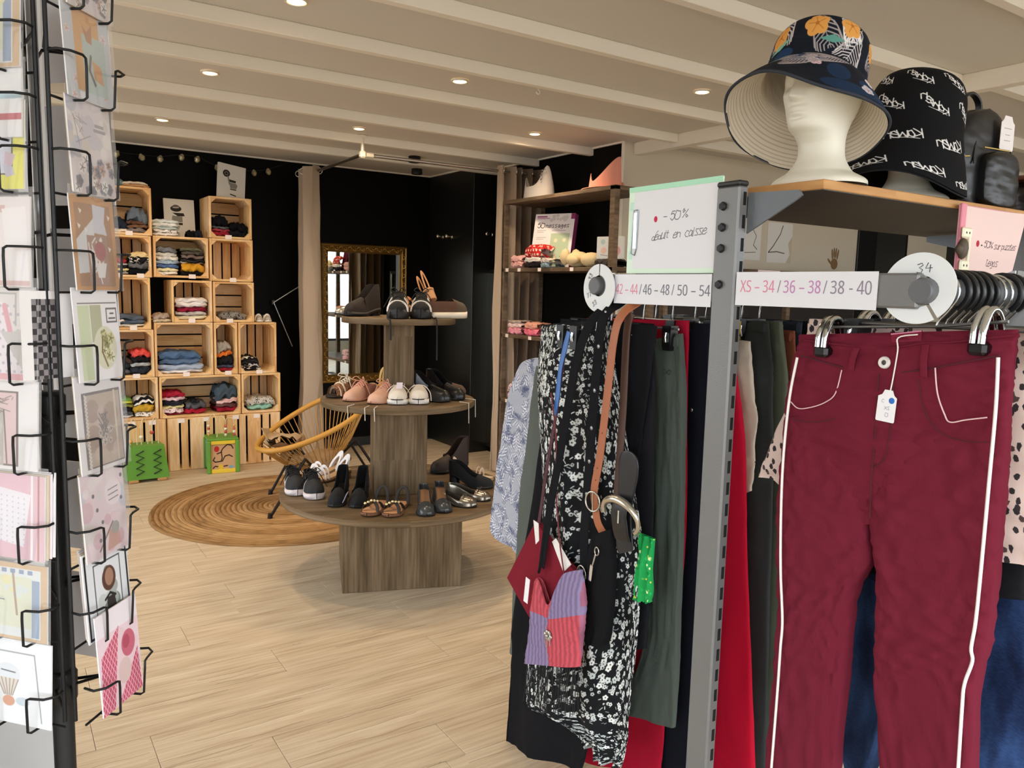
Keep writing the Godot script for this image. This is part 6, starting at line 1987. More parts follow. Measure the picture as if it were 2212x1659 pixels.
const SEAMS := {
	"stripe_left": [[1.377,-1.011],[1.292,-1.023],[1.174,-1.028],[1.056,-1.025],[0.928,-1.016],[0.821,-1.003],[0.759,-1.003],[0.655,-1.003],[0.468,-1.005]],
	"stripe_right": [[1.410,-0.629],[1.328,-0.625],[1.212,-0.624],[1.078,-0.623],[0.965,-0.623],[0.914,-0.626],[0.891,-0.622],[0.846,-0.631],[0.803,-0.631],[0.682,-0.627]],
	"pocket_left": [[1.284,-1.023],[1.273,-1.004],[1.279,-0.975],[1.293,-0.944],[1.314,-0.922],[1.361,-0.912]],
	"pocket_right": [[1.383,-0.732],[1.339,-0.724],[1.305,-0.709],[1.292,-0.698],[1.300,-0.672],[1.309,-0.639]],
	"pocket_bag": [[1.360,-0.758],[1.312,-0.745],[1.275,-0.717],[1.264,-0.677],[1.269,-0.632]],
	"waist_front": [[1.381,-1.008],[1.371,-0.945],[1.363,-0.884],[1.364,-0.824],[1.376,-0.759],[1.394,-0.696],[1.413,-0.631]],
	"waist_top": [[1.413,-1.006],[1.410,-0.948],[1.409,-0.888],[1.410,-0.827],[1.423,-0.763],[1.431,-0.700],[1.449,-0.606]],
	"fly": [[1.363,-0.834],[1.299,-0.832],[1.230,-0.831],[1.159,-0.831],[1.088,-0.828]],
	"fly_curve": [[1.366,-0.806],[1.287,-0.801],[1.212,-0.808],[1.186,-0.827]],
	"hip_left": [[1.249,-1.022],[1.250,-0.967],[1.265,-0.916]],
	"loop_a": [[1.406,-0.885],[1.363,-0.892]],
	"loop_b": [[1.421,-0.753],[1.365,-0.750]],
	"label": [[1.425,-0.822],[1.432,-0.766]],
	"string": [[1.439,-0.765],[1.431,-0.800],[1.406,-0.799],[1.336,-0.806]],
	"button": [[1.384,-0.823]],
	"tag": [[1.306,-0.809]],
}

var floral_m: Material
var leopard_m: Material
var leafy_m: Material
var denim_m: Material
var denim2_m: Material

func garment_mat(k: String) -> Material:
	match k:
		"floral": return floral_m
		"leopard": return leopard_m
		"leafy": return leafy_m
		"denim": return denim_m
		"denim2": return denim2_m
	return fabric(hexc(k.substr(2)), 0.45, 7.0)

func edge_at(e: Array, v: float) -> Vector2:
	var f := v * (e.size() - 1)
	var i := mini(int(f), e.size() - 2)
	var t := f - i
	var g := func(k: int) -> Vector2:
		var q: Array = e[clampi(k, 0, e.size() - 1)]
		return Vector2(q[0], q[1])
	var p0: Vector2 = g.call(i - 1)
	var p1: Vector2 = g.call(i)
	var p2: Vector2 = g.call(i + 1)
	var p3: Vector2 = g.call(i + 2)
	return 0.5 * ((2.0 * p1) + (p2 - p0) * t + (2.0 * p0 - 5.0 * p1 + 4.0 * p2 - p3) * t * t + (3.0 * p1 - p0 - 3.0 * p2 + p3) * t * t * t)

# a hanging cloth tube between two edges
func cloth_mesh(L: Array, Rr: Array, x: float, th: float, folds: int, amp: float, sd: int, ruffle := 0.0, wr := 0.0, tuck := 0.0) -> M:
	var nz := noise(sd, 1.0, FastNoiseLite.TYPE_SIMPLEX_SMOOTH, 3)
	var nu := 81
	var nv := 48
	var p := PackedVector3Array()
	for j in nv:
		var v := j / (nv - 1.0)
		var a := edge_at(L, v)
		var b := edge_at(Rr, v)
		var grow := lerpf(0.35, 1.0, smoothv(minf(1.0, v * 1.5)))
		for i in nu:
			var an := TAU * i / (nu - 1.0)
			var c := -cos(an)
			var u := 0.5 + 0.5 * signf(c) * pow(absf(c), 0.75)
			var s := sin(an)
			var q := a.lerp(b, u)
			var ph := u * folds * PI + nz.get_noise_2d(v * 1.3, 3.0) * 1.5
			var fold := sin(ph) * amp * grow + nz.get_noise_2d(u * 2.2, v * 2.6 + 10.0) * amp * 0.9
			var wrk := 0.0
			if wr > 0.0: wrk = nz.get_noise_2d(u * 3.0 + v * 7.0, v * 16.0 - u * 4.0) * wr
			var rf := 0.0
			if ruffle > 0.0 and v > 0.88: rf = sin(u * 46.0 + v * 6.0) * ruffle * (v - 0.88) / 0.12
			var thick := th * lerpf(0.55, 1.0, minf(1.0, v * 4.0)) * (1.0 - tuck * smoothv(clampf((v - 0.55) / 0.45, 0.0, 1.0)))
			p.append(Vector3(x - signf(s) * pow(absf(s), 0.6) * thick + fold * (0.6 + 0.4 * signf(s)) + wrk + rf, q.x + rf * 0.5, q.y + rf * 0.4))
	var m := M.new()
	m.grid(p, nu, nv, true, 1.0, 2.0, 1.0)
	# cloth is seen from outside: front half faces -x
	var k := m.n[(nv / 2) * nu + nu / 4]
	if k.x > 0.0:
		for i in m.n.size(): m.n[i] = -m.n[i]
		for f in range(0, m.x.size(), 3):
			var q := m.x[f + 1]
			m.x[f + 1] = m.x[f + 2]; m.x[f + 2] = q
	return m

func make_prints() -> void:
	# small white flowers on black
	var im := Image.create(512, 512, false, Image.FORMAT_RGB8)
	im.fill(hexc("17181a"))
	var wc := [hexc("e9ebe6"), hexc("d6dad6"), hexc("c5cbc8")]
	for i in 1700:
		var c := Vector2(R(10, 502), R(10, 502))
		var r := R(3.0, 7.0)
		var col: Color = wc[i % 3]
		if i % 5 < 2:
			for k in 5: d_disc(im, c + Vector2(cos(k * TAU / 5.0 + i), sin(k * TAU / 5.0 + i)) * r * 0.75, r * 0.62, col)
			d_disc(im, c, 1.8, hexc("2a2b28"))
		elif i % 5 == 2:
			d_disc(im, c, r * 0.85, col)
			d_disc(im, c + Vector2(1, 1), r * 0.4, hexc("2a2b28"))
		else:
			var a := R(0, TAU)
			d_line(im, [c, c + Vector2(cos(a), sin(a)) * r * 1.5], R(1.4, 2.8), col)
	floral_m = textured(itex(im), 0.85, 0.0, soft_n, 0.3)
	(floral_m as StandardMaterial3D).uv1_scale = Vector3(0.95, 2.5, 1)
	# leopard
	im = Image.create(256, 256, false, Image.FORMAT_RGB8)
	im.fill(hexc("e8cfc4"))
	for i in 70:
		var c := Vector2(R(8, 248), R(8, 248))
		var pts := []
		var n := 7
		for k in n: pts.append(c + Vector2(cos(TAU * k / n), sin(TAU * k / n) * 1.5) * R(4.0, 9.0))
		d_poly(im, pts, hexc("3a3436") if i % 4 else hexc("5a4a48"))
	leopard_m = textured(itex(im), 0.85, 5.5, soft_n, 0.3)
	# leaf lines
	im = Image.create(512, 512, false, Image.FORMAT_RGB8)
	im.fill(hexc("a9adb8"))
	for i in 330:
		var c := Vector2(R(20, 492), R(20, 492))
		var a := R(0, TAU)
		var d := Vector2(cos(a), sin(a))
		var s := Vector2(-d.y, d.x)
		var dark := i % 3 == 0
		for k in 7:
			var o := c + d * (k * 8.0 - 24.0)
			d_line(im, [o, o + (s * (1.0 if i % 2 else -1.0) + d * 0.7) * R(14, 26)], R(1.6, 3.4), hexc("4a5270") if dark else (hexc("eceef2") if k % 2 else hexc("7f8498")))
	leafy_m = textured(itex(im), 0.85, 2.6, soft_n, 0.3)
	var di := Image.create(256, 256, false, Image.FORMAT_RGB8)
	var dn := noise(91, 0.02)
	var df := noise(92, 0.3)
	for y in 256:
		for x in 256:
			var k := clampf(0.5 + dn.get_noise_2d(x, y * 0.4) * 0.8 + df.get_noise_2d(x * 0.4, y * 2.0) * 0.3, 0.0, 1.0)
			di.set_pixel(x, y, hexc("141c33").lerp(hexc("2f4468"), k))
	denim_m = textured(itex(di), 0.9, 2.2, soft_n, 0.3)
	denim2_m = denim_m.duplicate()
	(denim2_m as StandardMaterial3D).albedo_color = Color(1.25, 1.3, 1.35)

func build_garments() -> void:
	make_prints()
	var n := 0
	for g in GARMENTS:
		var x: float = g[3]
		var t := thing(g[0], g[1], g[2], Vector3(x, 0, -1.615 if n < 16 else -0.75), 0.0, "clothes on the far rail" if n < 16 else "clothes on the near rail")
		var m := cloth_mesh(g[8], g[9], x, g[4], g[5], g[6], 100 + n, 0.012 if g[7] == "floral" else (0.006 if g[7] == "leopard" else 0.0), 0.002)
		for i in m.v.size(): m.v[i] -= t.position
		part(t, "cloth", m, garment_mat(g[7]))
		if g[0] in ["trousers", "jeans", "shorts"]:     # waistband
			var a := edge_at(g[8], 0.0)
			var b := edge_at(g[9], 0.0)
			m = M.new()
			var th: float = g[4] * 0.62
			m.box(Vector3(x, (a.x + b.x) * 0.5 - 0.018, (a.y + b.y) * 0.5) - t.position, Vector3(th * 2.0, 0.036, absf(a.y - b.y)), th * 0.7, Basis(Vector3(1, 0, 0), -atan2(b.x - a.x, absf(b.y - a.y))))
			part(t, "waistband", m, garment_mat(g[7]))
		n += 1
	# details on single garments
	var olive: Node3D = get_node("trousers_002")
	var mm := M.new()
	for q in [[0, 0, -0.016, 0.006], [0, 0, 0.016, 0.006], [0, 0, -0.012, -0.007], [0, 0, 0.012, -0.007]]: mm.tube(spline([Vector3(0, 0, 0), Vector3(-0.001, q[3], q[2] * 0.6), Vector3(0, q[3] * 0.3, q[2])], 4), 0.0008, 4)
	part(olive, "stitched_motif", mm, mat(hexc("2a2d2a"), 0.8), Vector3(1.440, 1.30, -1.455) - olive.position)
	var jn: Node3D = get_node("jeans")
	mm = M.new()
	mm.ball(Vector3(1.527, 1.197, -1.445) - jn.position, Vector3(0.003, 0.0055, 0.0055), 12)
	part(jn, "rivet", mm, mat(hexc("d6d8da"), 0.25, 0.9))
	var yl := M.new()
	yl.box(Vector3.ZERO, Vector3(0.001, 0.05, 0.03))
	single("yellow_tag", yl, mat(hexc("d9b32e"), 0.6), "small yellow card tag above the beige trousers beside the post", "tag", Vector3(1.70, 1.405, -1.46))
	# hangers on the far rail
	var spec := [[1.335, -1.700, 1.375, "floral dress"], [1.385, -1.51, 1.392, "plain black trousers"], [1.40, -1.96, 1.27, ""], [1.452, -1.462, 1.388, "olive grey trousers"], [1.50, -1.50, 1.40, "red dress"], [1.545, -1.48, 1.405, "dark navy jeans"], [1.61, -1.47, 1.40, "black trousers behind the post"], [1.70, -1.47, 1.37, "beige trousers"], [1.745, -1.47, 1.405, "charcoal trousers"], [1.80, -1.47, 1.405, "olive green trousers"], [1.85, -1.47, 1.39, "rust brown trousers"], [1.90, -1.47, 1.40, "slate blue trousers"], [1.98, -1.47, 1.40, "deepest black trousers"]]
	for q in spec:
		if q[3] == "": continue
		clip_hanger("hanger with black clips and chrome hook holding the %s" % q[3], q[0], -1.615, 1.515, [-1.76, q[1]], q[2], false, false)
	burgundy()
	# hangers on the near rail
	clip_hanger("wire hanger with two chrome clips holding the burgundy trousers", 1.40, -0.752, 1.515, [-0.959, -0.664], 1.432, true, false, 0.014)
	var xs := [1.43, 1.455, 1.478, 1.505, 1.53, 1.565, 1.59, 1.62, 1.645]
	for i in xs.size():
		clip_hanger("hanger with %s hook, %s behind the burgundy trousers on the near rail" % ["black plastic" if i != 5 and i != 6 else "bare chrome", ["first", "second", "third", "fourth", "fifth", "sixth", "seventh", "eighth", "ninth"][i]], xs[i], -0.752, 1.515, [-0.93, -0.58], 1.43, i % 3 == 2, i != 5 and i != 6)
	straps_and_bags()

func seam(t: Node3D, called: String, key: String, x: float, r: float, m: Material, dx := 0.0) -> void:
	var pts := []
	for q in SEAMS[key]: pts.append(Vector3(x + dx, q[0], q[1]) - t.position)
	var mm := M.new()
	mm.tube(spline(pts, 6), r, 6)
	part(t, called, mm, m)

func burgundy() -> void:
	var x := 1.40
	var t := thing("trousers", "burgundy trousers with white side piping hanging at the front of the near rail", "trousers", Vector3(x, 0, -0.82))
	var wine := fabric(hexc("6d1f30"), 0.5, 8.0, 0.85)
	var ths := [0.027, 0.031, 0.031]
	var names := ["hip", "leg", "leg"]
	for k in 3:
		var m := cloth_mesh(BURGUNDY[k][0], BURGUNDY[k][1], x, ths[k], [3, 1, 1][k], [0.006, 0.004, 0.004][k], 300 + k, 0.0, 0.009, 0.6 if k == 0 else 0.0)
		for i in m.v.size(): m.v[i] -= t.position
		part(t, names[k], m, wine)
	# the surface leans out to about 3 cm before x
	var xf := x - 0.0325
	var white := mat(hexc("f0ece6"), 0.6)
	seam(t, "side_piping", "stripe_left", xf, 0.0028, white, -0.002)
	seam(t, "side_piping", "stripe_right", xf, 0.0029, white, -0.001)
	var dark := mat(hexc("4e1522"), 0.9)
	var pink := mat(hexc("e6c3c6"), 0.8)
	seam(t, "pocket_edge", "pocket_left", xf, 0.0011, pink, 0.003)
	seam(t, "pocket_edge", "pocket_right", xf, 0.0013, pink, 0.003)
	seam(t, "pocket_seam", "pocket_bag", xf, 0.0011, dark, 0.0)
	seam(t, "waist_seam", "waist_front", xf, 0.0016, dark, 0.006)
	seam(t, "waist_seam", "waist_top", xf, 0.0022, wine, 0.010)
	seam(t, "fly_seam", "fly", xf, 0.0014, dark, 0.0)
	seam(t, "fly_seam", "fly_curve", xf, 0.0011, dark, 0.0)
	seam(t, "hip_seam", "hip_left", xf, 0.0011, dark, 0.001)
	for k in ["loop_a", "loop_b"]:
		var q: Array = SEAMS[k]
		var m := M.new()
		band(m, [Vector3(xf + 0.004, q[0][0], q[0][1]) - t.position, Vector3(xf - 0.001, (q[0][0] + q[1][0]) * 0.5, (q[0][1] + q[1][1]) * 0.5) - t.position, Vector3(xf + 0.002, q[1][0], q[1][1]) - t.position], 0.013, 0.004, Vector3(1, 0, 0))
		part(t, "belt_loop", m, wine)
	var b: Array = SEAMS.button[0]
	var m := M.new()
	m.lathe([Vector2(0.0005, 0.001), Vector2(0.004, 0.001), Vector2(0.005, 0.004), Vector2(0.010, 0.005), Vector2(0.0115, 0.002), Vector2(0.0115, 0.0)], 24, Transform3D(Basis(Vector3(0, 0, 1), PI / 2), Vector3(xf - 0.001, b[0], b[1]) - t.position), false)
	part(t, "button", m, mat(hexc("e3ded8"), 0.35, 0.2))
	m = M.new()
	m.ball(Vector3(xf - 0.003, b[0], b[1]) - t.position, Vector3(0.003, 0.0045, 0.0045), 12)
	part(t, "button_centre", m, mat(hexc("4a4644"), 0.4, 0.4))
	m = M.new()
	var a: Array = SEAMS.label
	band(m, [Vector3(xf + 0.012, a[0][0] + 0.004, a[0][1]) - t.position, Vector3(xf + 0.012, a[1][0] + 0.004, a[1][1]) - t.position], 0.018, 0.002, Vector3(1, 0, 0))
	part(t, "waist_label", m, fabric(hexc("7a2638"), 0.3, 9.0))
	m = M.new()
	m.tube([Vector3(xf + 0.010, a[0][0] + 0.011, a[0][1]) - t.position, Vector3(xf + 0.010, a[1][0] + 0.013, a[1][1]) - t.position], 0.0012, 5)
	part(t, "label_stitch", m, mat(hexc("e58fb0"), 0.7))
	# price tag: hangs on the trousers
	var g: Array = SEAMS.tag[0]
	var tg := thing("price_tag", "white price tag with a blue dot on a white string on the burgundy trousers", "price tag", Vector3(xf - 0.006, g[0], g[1]))
	var st := []
	for q in SEAMS.string: st.append(Vector3(xf - 0.003, q[0], q[1]) - tg.position)
	st.append(Vector3(0, 0.028, 0))
	m = M.new()
	m.tube(spline(st, 5), 0.0013, 6)
	part(tg, "string", m, white)
	var poly := PackedVector2Array([Vector2(-0.017, -0.03), Vector2(0.016, -0.03), Vector2(0.0175, -0.028), Vector2(0.0175, 0.016), Vector2(0.012, 0.020), Vector2(0.008, 0.029), Vector2(-0.007, 0.029), Vector2(-0.011, 0.020), Vector2(-0.0185, 0.016), Vector2(-0.0185, -0.028)])
	var xf3 := Transform3D(Basis(Vector3(0, 0, 1), Vector3(0, 1, 0), Vector3(-1, 0, 0)).rotated(Vector3(1, 0, 0), 0.05), Vector3.ZERO)
	m = M.new()
	m.prism(poly, 0.0, 0.0009, xf3)
	part(tg, "card", m, mat(hexc("f0eef0"), 0.6))
	m = M.new()
	m.ball(Vector3(-0.001, 0.010, 0.009), Vector3(0.0007, 0.0058, 0.0058), 14)
	part(tg, "blue_dot", m, mat(hexc("2f6fc0"), 0.5))
	m = M.new()
	for q in [["c", 0.010, -0.012], ["xs", -0.003, -0.006], ["10", -0.016, -0.009]]:
		for l in strokes(q[0], Vector2.ZERO, 0.0085, 0.7, 0.1):
			var pts := []
			for k in l: pts.append(Vector3(-0.0012, q[1] - k.y + 0.004, q[2] + k.x))
			m.tube(pts, 0.0003, 4)
	part(tg, "pen_marks", m, mat(hexc("6b7090"), 0.6))

func yz(x: float, list: Array) -> Array:
	var out := []
	for q in list: out.append(Vector3(x, q[0], q[1]))
	return out

func band_thing(called: String, label: String, cat: String, pts: Array, w, th: float, m: Material, sp := 4) -> Node3D:
	var s := spline(pts, sp) if sp > 1 else pts
	var t := thing(called, label, cat, pts[0])
	for i in s.size(): s[i] -= t.position
	var ww = w
	if w is Array:
		ww = []
		for i in s.size():
			var f: float = float(i) / (s.size() - 1) * (w.size() - 1)
			var k: int = mini(int(f), w.size() - 2)
			ww.append(lerpf(w[k], w[k + 1], f - k))
	var mm := M.new()
	band(mm, s, ww, th, Vector3(1, 0, 0))
	part(t, "strap", mm, m)
	return t

func straps_and_bags() -> void:
	var metal := mat(hexc("c9c6ba"), 0.25, 0.9)
	var blk := fabric(hexc("17171a"), 0.4, 20.0)
	# tan belt
	var tan := mat(hexc("a35f3c"), 0.5)
	var b := band_thing("belt", "tan brown leather belt looped over the far arm, buckle at its lower end", "belt", [Vector3(1.385, 1.505, -1.465), Vector3(1.352, 1.478, -1.476), Vector3(1.312, 1.445, -1.49), Vector3(1.300, 1.39, -1.503), Vector3(1.296, 1.25, -1.515), Vector3(1.296, 1.08, -1.535), Vector3(1.296, 0.985, -1.553), Vector3(1.298, 0.94, -1.548), Vector3(1.30, 0.895, -1.535), Vector3(1.31, 0.855, -1.50)], 0.028, 0.004, tan)
	var mm := M.new()
	var c := Vector3(1.288, 0.955, -1.548)
	mm.tube(arc(c, Vector3(0.004, 0.0, 0.024), Vector3(0, 0.026, 0.0), 0, TAU, 20), 0.0026, 7, false)
	mm.tube([c + Vector3(0, -0.026, 0), c + Vector3(-0.003, 0.026, 0.003)], 0.002, 6)
	for i in mm.v.size(): mm.v[i] -= b.position
	part(b, "buckle", mm, metal)
	mm = M.new()
	for q in [[1.14, -1.527], [1.045, -1.541], [1.012, -1.546]]: mm.ball(Vector3(1.2938, q[0], q[1]) - b.position, Vector3(0.0008, 0.002, 0.002), 6)
	part(b, "belt_hole", mm, mat(hexc("2a1a12"), 0.8))
	# brown belt behind it
	band_thing("belt", "dark brown leather belt hanging just behind the tan belt", "belt", yz(1.325, [[1.45, -1.47], [1.40, -1.485], [1.20, -1.487], [1.0, -1.495], [0.90, -1.495]]), 0.026, 0.005, mat(hexc("4a3024"), 0.55))
	# wide black belt with large buckle
	var wb := band_thing("belt", "wide black leather belt end with a rounded tip above a large silver half-ring buckle", "belt", yz(1.295, [[1.112, -1.424], [1.106, -1.424], [1.095, -1.424], [1.06, -1.424], [1.03, -1.426], [0.99, -1.430], [0.96, -1.433], [0.92, -1.432], [0.87, -1.425], [0.855, -1.42]]), [0.012, 0.045, 0.058, 0.074, 0.074, 0.064, 0.056, 0.054, 0.056, 0.062, 0.064, 0.05], 0.006, mat(hexc("1c1d20"), 0.3), 2)
	mm = M.new()
	var rr := []
	var rad := []
	for i in 25:
		var a := lerpf(-0.75, PI + 0.05, i / 24.0)
		rr.append(Vector3(1.283 - 0.012 * sin(a), 0.945 + sin(a) * 0.045, -1.432 + cos(a) * 0.064) - wb.position)
		rad.append(0.0105 * (0.55 + 0.45 * sin(clampf(a, 0.1, PI - 0.1))))
	mm.tube(rr, rad, 10)
	part(wb, "buckle", mm, mat(hexc("cfc9b8"), 0.22, 0.85))
	mm = M.new()
	band(mm, [Vector3(1.285, 0.985, -1.436) - wb.position, Vector3(1.278, 0.95, -1.434) - wb.position, Vector3(1.284, 0.905, -1.43) - wb.position, Vector3(1.29, 0.885, -1.428) - wb.position], 0.058, 0.006, Vector3(1, 0, 0))
	part(wb, "belt_keeper", mm, mat(hexc("18191b"), 0.28))
	mm = M.new()
	mm.tube([Vector3(1.276, 0.962, -1.432) - wb.position, Vector3(1.275, 0.93, -1.431) - wb.position], 0.0028, 6)
	part(wb, "buckle_prong", mm, metal)
	# black belt with snaps
	var sb := band_thing("belt", "black strap belt set with a row of silver snaps", "belt", [Vector3(1.385, 1.495, -1.54), Vector3(1.35, 1.472, -1.545), Vector3(1.315, 1.448, -1.553), Vector3(1.302, 1.40, -1.56), Vector3(1.298, 1.2, -1.572), Vector3(1.298, 1.0, -1.582), Vector3(1.300, 0.86, -1.592), Vector3(1.302, 0.76, -1.59)], 0.036, 0.003, blk)
	var i := 0
	for q in [[1.447, -1.557, 1.314], [1.36, -1.562, 1.299], [1.245, -1.568, 1.2965], [1.145, -1.574, 1.296], [1.055, -1.578, 1.296], [0.965, -1.585, 1.2965]]:
		mm = M.new()
		mm.ball(Vector3(q[2], q[0], q[1]) - sb.position, Vector3(0.002, 0.0058, 0.0058), 12)
		part(sb, "snap", mm, mat(hexc("9a9b9d"), 0.3, 0.8))
	mm = M.new()
	mm.tube(arc(Vector3(1.293, 0.745, -1.59) - sb.position, Vector3(0, 0, 0.018), Vector3(0, 0.022, 0), 0, TAU, 16), 0.0022, 6, false)
	part(sb, "buckle", mm, metal)
	# blue cord and red cord straps
	band_thing("cord_strap", "shiny blue and dark red satin strap hanging by the first black clip", "strap", yz(1.288, [[1.385, -1.672], [1.33, -1.69], [1.25, -1.705], [1.15, -1.722], [1.0, -1.755], [0.87, -1.778], [0.76, -1.80]]), 0.013, 0.003, mat(hexc("4a2030"), 0.3))
	band_thing("satin_ribbon", "short shiny blue satin ribbon on the floral dress", "ribbon", yz(1.283, [[1.392, -1.668], [1.35, -1.682], [1.29, -1.70], [1.22, -1.708], [1.16, -1.718]]), [0.016, 0.02, 0.016, 0.020, 0.012], 0.003, mat(hexc("3566a8"), 0.18))
	# black shoulder strap of the burgundy pouch
	band_thing("bag_strap", "broad black shoulder strap running down to the patchwork bag", "strap", [Vector3(1.37, 1.49, -1.575), Vector3(1.33, 1.455, -1.585), Vector3(1.295, 1.41, -1.60), Vector3(1.282, 1.30, -1.635), Vector3(1.278, 1.1, -1.672), Vector3(1.272, 0.9, -1.712), Vector3(1.268, 0.72, -1.738)], [0.030, 0.034, 0.034, 0.033, 0.032, 0.032, 0.026], 0.004, blk)
	# burgundy pouch, a tilted square
	var bp := thing("pouch_bag", "dark red flat pouch hung by a corner behind the patchwork bag", "bag", Vector3(1.292, 0.70, -1.73))
	var p := PackedVector2Array()
	for q in [[0.838, -1.795], [0.78, -1.70], [0.745, -1.600], [0.655, -1.640], [0.540, -1.815], [0.62, -1.938]]: p.append(Vector2(q[1] + 1.73, q[0] - 0.70))
	var xf := Transform3D(Basis(Vector3(0, 0, 1), Vector3(0, 1, 0), Vector3(-1, 0, 0)), Vector3.ZERO)
	mm = M.new()
	mm.prism(p, -0.008, 0.008, xf)
	part(bp, "bag_body", mm, fabric(hexc("7a1f2c"), 0.4, 8.0))
	mm = M.new()
	mm.prism(PackedVector2Array([Vector2(-0.075, 0.138), Vector2(-0.05, 0.135), Vector2(-0.045, 0.085), Vector2(-0.06, 0.07)]), 0.008, 0.0095, xf)
	part(bp, "white_tag", mm, mat(hexc("ece6e0"), 0.6))
	mm = M.new()
	mm.prism(PackedVector2Array([Vector2(0.018, 0.10), Vector2(0.035, 0.115), Vector2(0.108, 0.062), Vector2(0.075, 0.03)]), 0.008, 0.0095, xf)
	part(bp, "white_tag", mm, mat(hexc("ece6e0"), 0.6))
	mm = M.new()
	mm.tube(yz(0.0 - 0.016, [[0.20, 0.045], [0.10, 0.065], [0.02, 0.09]]), 0.0022, 6)
	mm.tube(spline(yz(-0.016, [[0.52, 0.0], [0.40, 0.03], [0.28, 0.036], [0.20, 0.045]]), 4), 0.0022, 6)
	part(bp, "cord", mm, mat(hexc("6e2028"), 0.6))
	# patchwork bag
	var pb := thing("patchwork_bag", "pink and lilac patchwork velvet bag with a silver flower brooch and black fringe", "bag", Vector3(1.262, 0.40, -1.66))
	var im := Image.create(160, 256, false, Image.FORMAT_RGB8)
	var pk := hexc("c8545f")
	var li := hexc("8f7fa3")
	for y in 256:
		for x in 160:
			var left := x < 78 + 6.0 * sin(y * 0.03)
			var upper := y < 128 + (x - 80) * (-0.10 if x > 80 else 0.35)
			var col := (pk if upper else li) if left else (li if upper else pk)
			var rib := 0.92 + 0.10 * sin((x + 6.0 * sin(y * 0.02)) * 0.55)
			im.set_pixel(x, y, Color(col.r * rib, col.g * rib, col.b * rib))
	var L := [[0.775 + -0.08, -1.748], [0.66, -1.763], [0.56, -1.776], [0.48, -1.786], [0.412, -1.795]]
	var Rr := [[0.775, -1.548], [0.70, -1.530], [0.63, -1.531], [0.57, -1.537], [0.510, -1.543]]
	var m := cloth_mesh(L, Rr, 1.262, 0.016, 2, 0.004, 55, 0.0, 0.003)
	# a dip in the top edge, like an open flap
	for k in m.v.size():
		var u := clampf((m.v[k].z + 1.79) / 0.25, 0.0, 1.0)
		var top := clampf((m.v[k].y - 0.55) / 0.2, 0.0, 1.0)
		m.v[k].y -= 0.105 * top * exp(-pow((u - 0.42) / 0.16, 2.0))
		m.t[k] = Vector2(u, clampf(1.0 - (m.v[k].y - 0.41 - 0.39 * (m.v[k].z + 1.79)) / 0.28, 0.0, 1.0))
		m.v[k] -= pb.position
	part(pb, "bag_body", m, textured(itex(im), 0.8, 0.0, soft_n, 0.3))
	mm = M.new()
	for k in 6: mm.ball(Vector3(-0.022, 0.155 + sin(k * TAU / 6.0) * 0.009, 0.0 + cos(k * TAU / 6.0) * 0.012), Vector3(0.004, 0.006, 0.008), 8, Basis(Vector3(1, 0, 0), k * TAU / 6.0))
	mm.ball(Vector3(-0.026, 0.155, 0.0), Vector3(0.005, 0.005, 0.005), 8)
	for k in 3: mm.tube([Vector3(-0.022, 0.15, -0.01 + k * 0.01), Vector3(-0.024, 0.13 - k % 2 * 0.008, -0.012 + k * 0.012)], 0.0013, 5)
	part(pb, "brooch", mm, mat(hexc("b9b5ac"), 0.3, 0.8))
	mm = M.new()
	for k in 46:
		var z := -0.130 + k * 0.0053
		var y0 := 0.014 + (z + 0.13) * 0.385
		mm.tube([Vector3(R(-0.006, 0.006), y0, z), Vector3(R(-0.010, 0.006), y0 - R(0.05, 0.08), z + R(-0.004, 0.004)), Vector3(R(-0.012, 0.008), y0 - R(0.115, 0.150), z + R(-0.008, 0.008))], 0.0013, 4, false)
	var fr := part(pb, "fringe", mm, mat(hexc("161618"), 0.8))
	fr.set_meta("kind", "stuff")
	mm = M.new()
	mm.box(Vector3(-0.019, 0.245, -0.112), Vector3(0.001, 0.075, 0.02), 0.0, Basis(Vector3(1, 0, 0), 0.12))
	part(pb, "paper_tag", mm, mat(hexc("ece8ea"), 0.6))
	mm = M.new()
	mm.tube(spline([Vector3(0.005, 0.30, -0.09), Vector3(0.006, 0.36, -0.075), Vector3(0.006, 0.42, -0.07)], 3), 0.004, 6)
	part(pb, "strap_loop", mm, blk)
	# black bag
	var bb := thing("shoulder_bag", "small black shoulder bag with a chrome zip pull, hanging below the snap belt", "bag", Vector3(1.298, 0.55, -1.515))
	m = cloth_mesh([[0.86, -1.555], [0.80, -1.566], [0.70, -1.570], [0.60, -1.572], [0.556, -1.562]], [[0.90, -1.478], [0.82, -1.465], [0.72, -1.463], [0.62, -1.470], [0.585, -1.484]], 1.30, 0.017, 2, 0.005, 66)
	for k in m.v.size(): m.v[k] -= bb.position
	part(bb, "bag_body", m, fabric(hexc("131315"), 0.4, 9.0))
	mm = M.new()
	mm.tube(arc(Vector3(-0.024, 0.285, 0.008), Vector3(0, 0, 0.008), Vector3(0, 0.011, 0), 0, TAU, 12), 0.0018, 6, false)
	part(bb, "zip_ring", mm, metal)
	mm = M.new()
	mm.tube([Vector3(-0.024, 0.275, 0.004), Vector3(-0.026, 0.245, -0.004)], [0.003, 0.0022], 6)
	mm.box(Vector3(-0.026, 0.222, -0.010), Vector3(0.005, 0.045, 0.011), 0.0018, Basis(Vector3(1, 0, 0), 0.12))
	part(bb, "zip_pull", mm, mat(hexc("dfe2e4"), 0.12, 1.0))
	# green scarf
	var gi := Image.create(96, 96, false, Image.FORMAT_RGB8)
	gi.fill(hexc("1f9a4e"))
	for k in 26: d_disc(gi, Vector2(R(5, 91), R(5, 91)), R(3, 7), [hexc("d3d650"), hexc("2fb55e"), hexc("eaf0b0"), hexc("167a3c")][k % 4])
